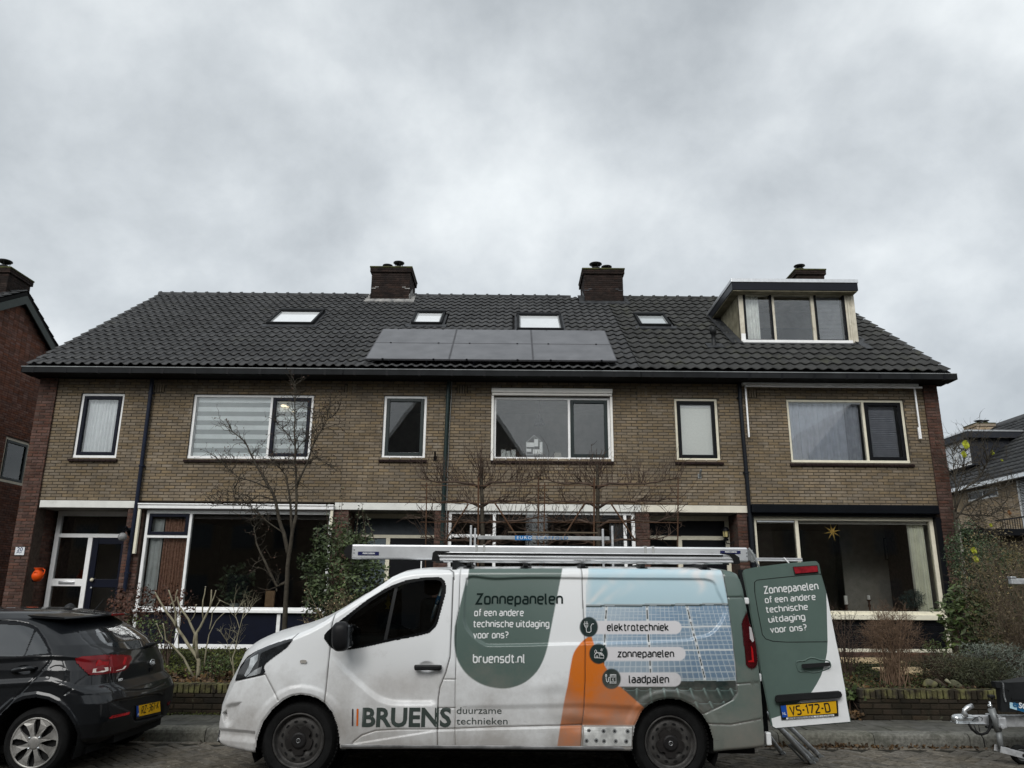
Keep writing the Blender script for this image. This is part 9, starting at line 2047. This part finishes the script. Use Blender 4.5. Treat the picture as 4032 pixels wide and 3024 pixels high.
c = P(3965, 2330, 10.9); T, tips = bush('contorted_hazel', 'large contorted shrub with curly tan catkins at the right edge', 'shrub', c, (.62, .55, .92), 5200, TAN, base=(c.x+.1, c.y, .36), size=(.035, .012), seed=16, ns=60, depth=3, kids=3, wig=.55, droop=.6, bark=mat('curly_bark', (.13, .10, .07), .85, var=.3), leafname='catkins')
for (px, py, D, s, sd_) in ((3925, 2610, 10.6, (.55, .4, .26), 17), (3850, 2650, 10.2, (.4, .35, .18), 18)): c = P(px, py, D); bush('lavender', 'grey-green lavender mound, ' + ('the larger one under the contorted shrub' if sd_ == 17 else 'the lower one near the garden wall'), 'shrub', c, s, 4200, GS if sd_ == 17 else lm('olive_needle', (.075, .08, .045), (.04, .045, .025), .7), base=(c.x, c.y, .38), size=(.05, .008), seed=sd_, ns=12, droop=-.6)
c = P(3720, 2620, 10.4); bush('dry_heather', 'low dry brown heather mound under the right window', 'shrub', c, (.42, .35, .18), 3600, lm('dry_heather_leaf', (.10, .095, .055), (.055, .055, .033), .8), base=(c.x, c.y, .38), size=(.03, .008), seed=19, ns=30, wig=.3)
c = P(3672, 2552, 13.0); bush('weed', 'small green weed at the foot of the right window panel', 'plant', c, (.16, .12, .12), 110, G2, base=(c.x, c.y, .36), size=(.09, .02), seed=20, ns=6)
c = P(3360, 2750, 9.75); bush('nettle_plant', 'bright green weed at the end of the right garden wall', 'plant', c, (.10, .1, .12), 90, G2, base=(c.x, c.y, .16), size=(.06, .05), seed=22, ns=5)
# bare tree behind the end pier with a few big yellow leaves
rnd = random.Random(33); D = 15.6; T = thing('magnolia_tree', 'sprawling bare tree behind the end pier with a few large yellow leaves', 'tree', (P(3775, 2300, D).x+.1, D, .3)); b = MB(); tips = []
fs_ = stems(b, [[(3790, 2620), (3785, 2300), (3768, 2110), (3760, 2010)], [(3775, 2095), (3800, 2060), (3850, 2070), (3890, 2090)], [(3765, 2040), (3800, 1990), (3860, 1960), (3930, 1930), (3990, 1900)], [(3762, 2010), (3790, 1930), (3850, 1890), (3885, 1830), (3890, 1800)], [(3760, 2000), (3765, 1920), (3755, 1850), (3750, 1760)], [(3770, 2020), (3830, 2030), (3900, 2030), (3960, 1990)], [(3762, 1960), (3790, 1860), (3800, 1800), (3806, 1750)]], lambda p: p, D, [(.09, .06), (.035, .01), (.035, .008), (.035, .008), (.03, .006), (.03, .008), (.02, .005)], rnd, .4); b.build('trunk', BARK, T, smooth=True); b = MB()
for L in fs_[1:]:
    for _ in range(26): i = rnd.randrange(1, len(L)-1); grow(b, L[i].lerp(L[i+1], rnd.random()), (L[i+1]-L[i]).normalized()+Vector((rnd.gauss(0, .7), rnd.gauss(0, .5), rnd.gauss(0, .5))), rnd.uniform(.3, .6), .009, 2, rnd, wig=.25, kids=2, tips=tips)
b.build('twigs', BARK, T)
me = None
for i, (px, py, r) in enumerate(((3803, 1750, .09), (3796, 1788, .07), (3975, 2018, .05), (3902, 2068, .04), (3835, 2169, .055), (3843, 2202, .055), (3908, 1782, .05), (3945, 1812, .03))):
    q = P(px, py, D-.3 if py < 2100 else 11.6); bb = MB(); n = 9; bb.add([q]+[q+Vector((math.cos(a)*r*.8, .02*math.sin(3*a), math.sin(a)*r)) for a in [k*2*math.pi/n for k in range(n)]], [(0, 1+k, 1+(k+1) % n) for k in range(n)]); bb.build('leaf', mat('yellow_green_leaf', (.24, .26, .02), .5, var=.3) if i not in (2, 8, 9) else mat('rusty_leaf', (.14, .07, .03), .6), T)
# litter, moss, boards, stones
rs_ = np.random.RandomState(2)
sp = [(x, KY-.02-abs(rs_.normal())*.05, .006+abs(rs_.normal())*.006) for x in np.concatenate([rs_.uniform(-5, 6, 90), rs_.normal(3.1, .5, 260), rs_.uniform(3.0, 5.2, 160)])]; leaves('leaf_litter', sp, lm('litter', (.14, .085, .04), (.05, .032, .02), .8), None, 'stuff', size=(.04, .028), seed=5); bpy.data.objects['leaf_litter'].name = 'leaf_litter'
def litter(name, x0, x1, y0, y1, z, n, m, size, seed, dz=.03):
    rs_ = np.random.RandomState(seed); return leaves(name, [(rs_.uniform(x0, x1), rs_.uniform(y0, y1), z+rs_.uniform(-.01, dz)) for _ in range(n)], m, None, 'stuff', size=size, seed=seed)
gxl_ = P(1650, 2700, GWY).x
litter('garden_litter', -6.2, gxl_, GWY+.2, 11.3, GT-.05, 2600, lm('litter', (.14, .085, .04), (.05, .032, .02), .8), (.06, .04), 31, .05)
litter('moss_cover', -6.4, gxl_, 10.6, 15.5, .40, 9000, lm('moss', (.085, .095, .025), (.04, .05, .015), .9), (.05, .03), 32, .06)
litter('ground_cover', gxa+.1, 9.5, GWY+.22, 13.5, .42, 9000, lm('ground_green', (.065, .075, .028), (.03, .036, .015), .9), (.05, .02), 33, .07)
litter('garden_litter', gxa+.1, 7.5, GWY+.2, 11.5, GT-.04, 1600, lm('litter', (.14, .085, .04), (.05, .032, .02), .8), (.05, .035), 34, .04)
litter('gutter_moss', -5, -2, GWY-.08, GWY-.0, KZ+.005, 900, lm('moss', (.085, .095, .025), (.04, .05, .015), .9), (.025, .015), 35, .02)
litter('wall_end_litter', gxa-.35, gxa+.0, GWY-.05, GWY+.6, KZ+.03, 700, lm('litter', (.14, .085, .04), (.05, .032, .02), .8), (.05, .035), 36, .05)
M_BRD = mat('fresh_board', (.42, .32, .19), .8, var=.2, scale=8)
for i, (px, py, D, w_, lab, rz_) in enumerate(((3395, 2600, 13.5, .62, 'fresh wooden board lying in the bed below the right window', .05), (3575, 2652, 11.8, .40, 'pale wooden board half hidden behind the twiggy bush', .2))):
    c = P(px, py, D); M = Matrix.Translation((c.x, D, .47)) @ Matrix.Rotation(rz_, 4, 'Z') @ Matrix.Rotation(.06, 4, 'X'); tag(MB().bbox(-w_, w_, -.25, .25, -.015, .015, .004, M).build('wooden_board', M_BRD), lab, 'board', 'boards in the right garden')
for i, (px, py, s, lab, m) in enumerate(((3661, 2692, .085, 'yellow lichened boulder on top of the right garden wall bed', mat('lichened_stone', (.22, .21, .09), .9, var=0, col2=(.09, .085, .06), scale=9)), (3762, 2697, .08, 'flat greenish stone in the bed behind the right wall', mat('green_stone', (.12, .12, .075), .9, var=.3, scale=9)), (3702, 2694, .07, 'dark brown stone between the two paler ones', mat('brown_stone', (.06, .048, .035), .9, var=.3, scale=9)), (3735, 2688, .04, 'small pale stone chip beside the flat greenish stone', mat('pale_stone', (.26, .25, .17), .9, var=.2)))):
    c = P(px, py, GWY+.42); o = blob('boulder', (c.x, GWY+.42, c.z), (s, s*.7, s*.55), m, None, power=2.4, M=Matrix.Rotation(.3*i, 4, 'Y')); rr = random.Random(i)
    for v in o.data.vertices: v.co += Vector((math.sin(v.co.z*40+i)*.012, 0, math.sin(v.co.x*37+i)*.012))
    tag(o, lab, 'stone', 'stones behind the right garden wall')
c0 = P(1058, 2326, YF+.3); c1 = P(1080, 2400, YF+.3); o = MB().bbox(P(1043, 2400, YF+.3).x, c1.x, YF+.24, YF+.3, W7[2]+.06, c0.z, .01).build('paper_bag', mat('brown_kraft', (.25, .16, .09), .8)); tag(o, 'brown paper bag standing on the left living room sill', 'bag')
c = P(930, 2300, YF+.45); T, _ = bush('house_plant', 'leafy potted plant inside the large left window', 'plant', c, (.34, .25, .42), 330, lm('house_leaf', (.06, .085, .045), (.03, .05, .025), .5), base=(c.x, c.y, c.z-.62), size=(.13, .085), seed=24, ns=10); b = MB(); b.lathe([(.07, -.75), (.10, -.5), (.11, -.38), (.0, -.4)], c, n=18); b.build('vase', mat('pale_vase', (.25, .28, .27), .4), T, smooth=True)
c = P(3592, 2360, YF+.3); bush('potted_spruce', 'blue-green needle plant on the right window sill beside the linen curtain', 'plant', c, (.24, .15, .20), 2000, lm('blue_needle', (.07, .12, .11), (.035, .06, .055), .7), base=(c.x, c.y, W9[2]+.05), size=(.07, .006), seed=25, ns=12)
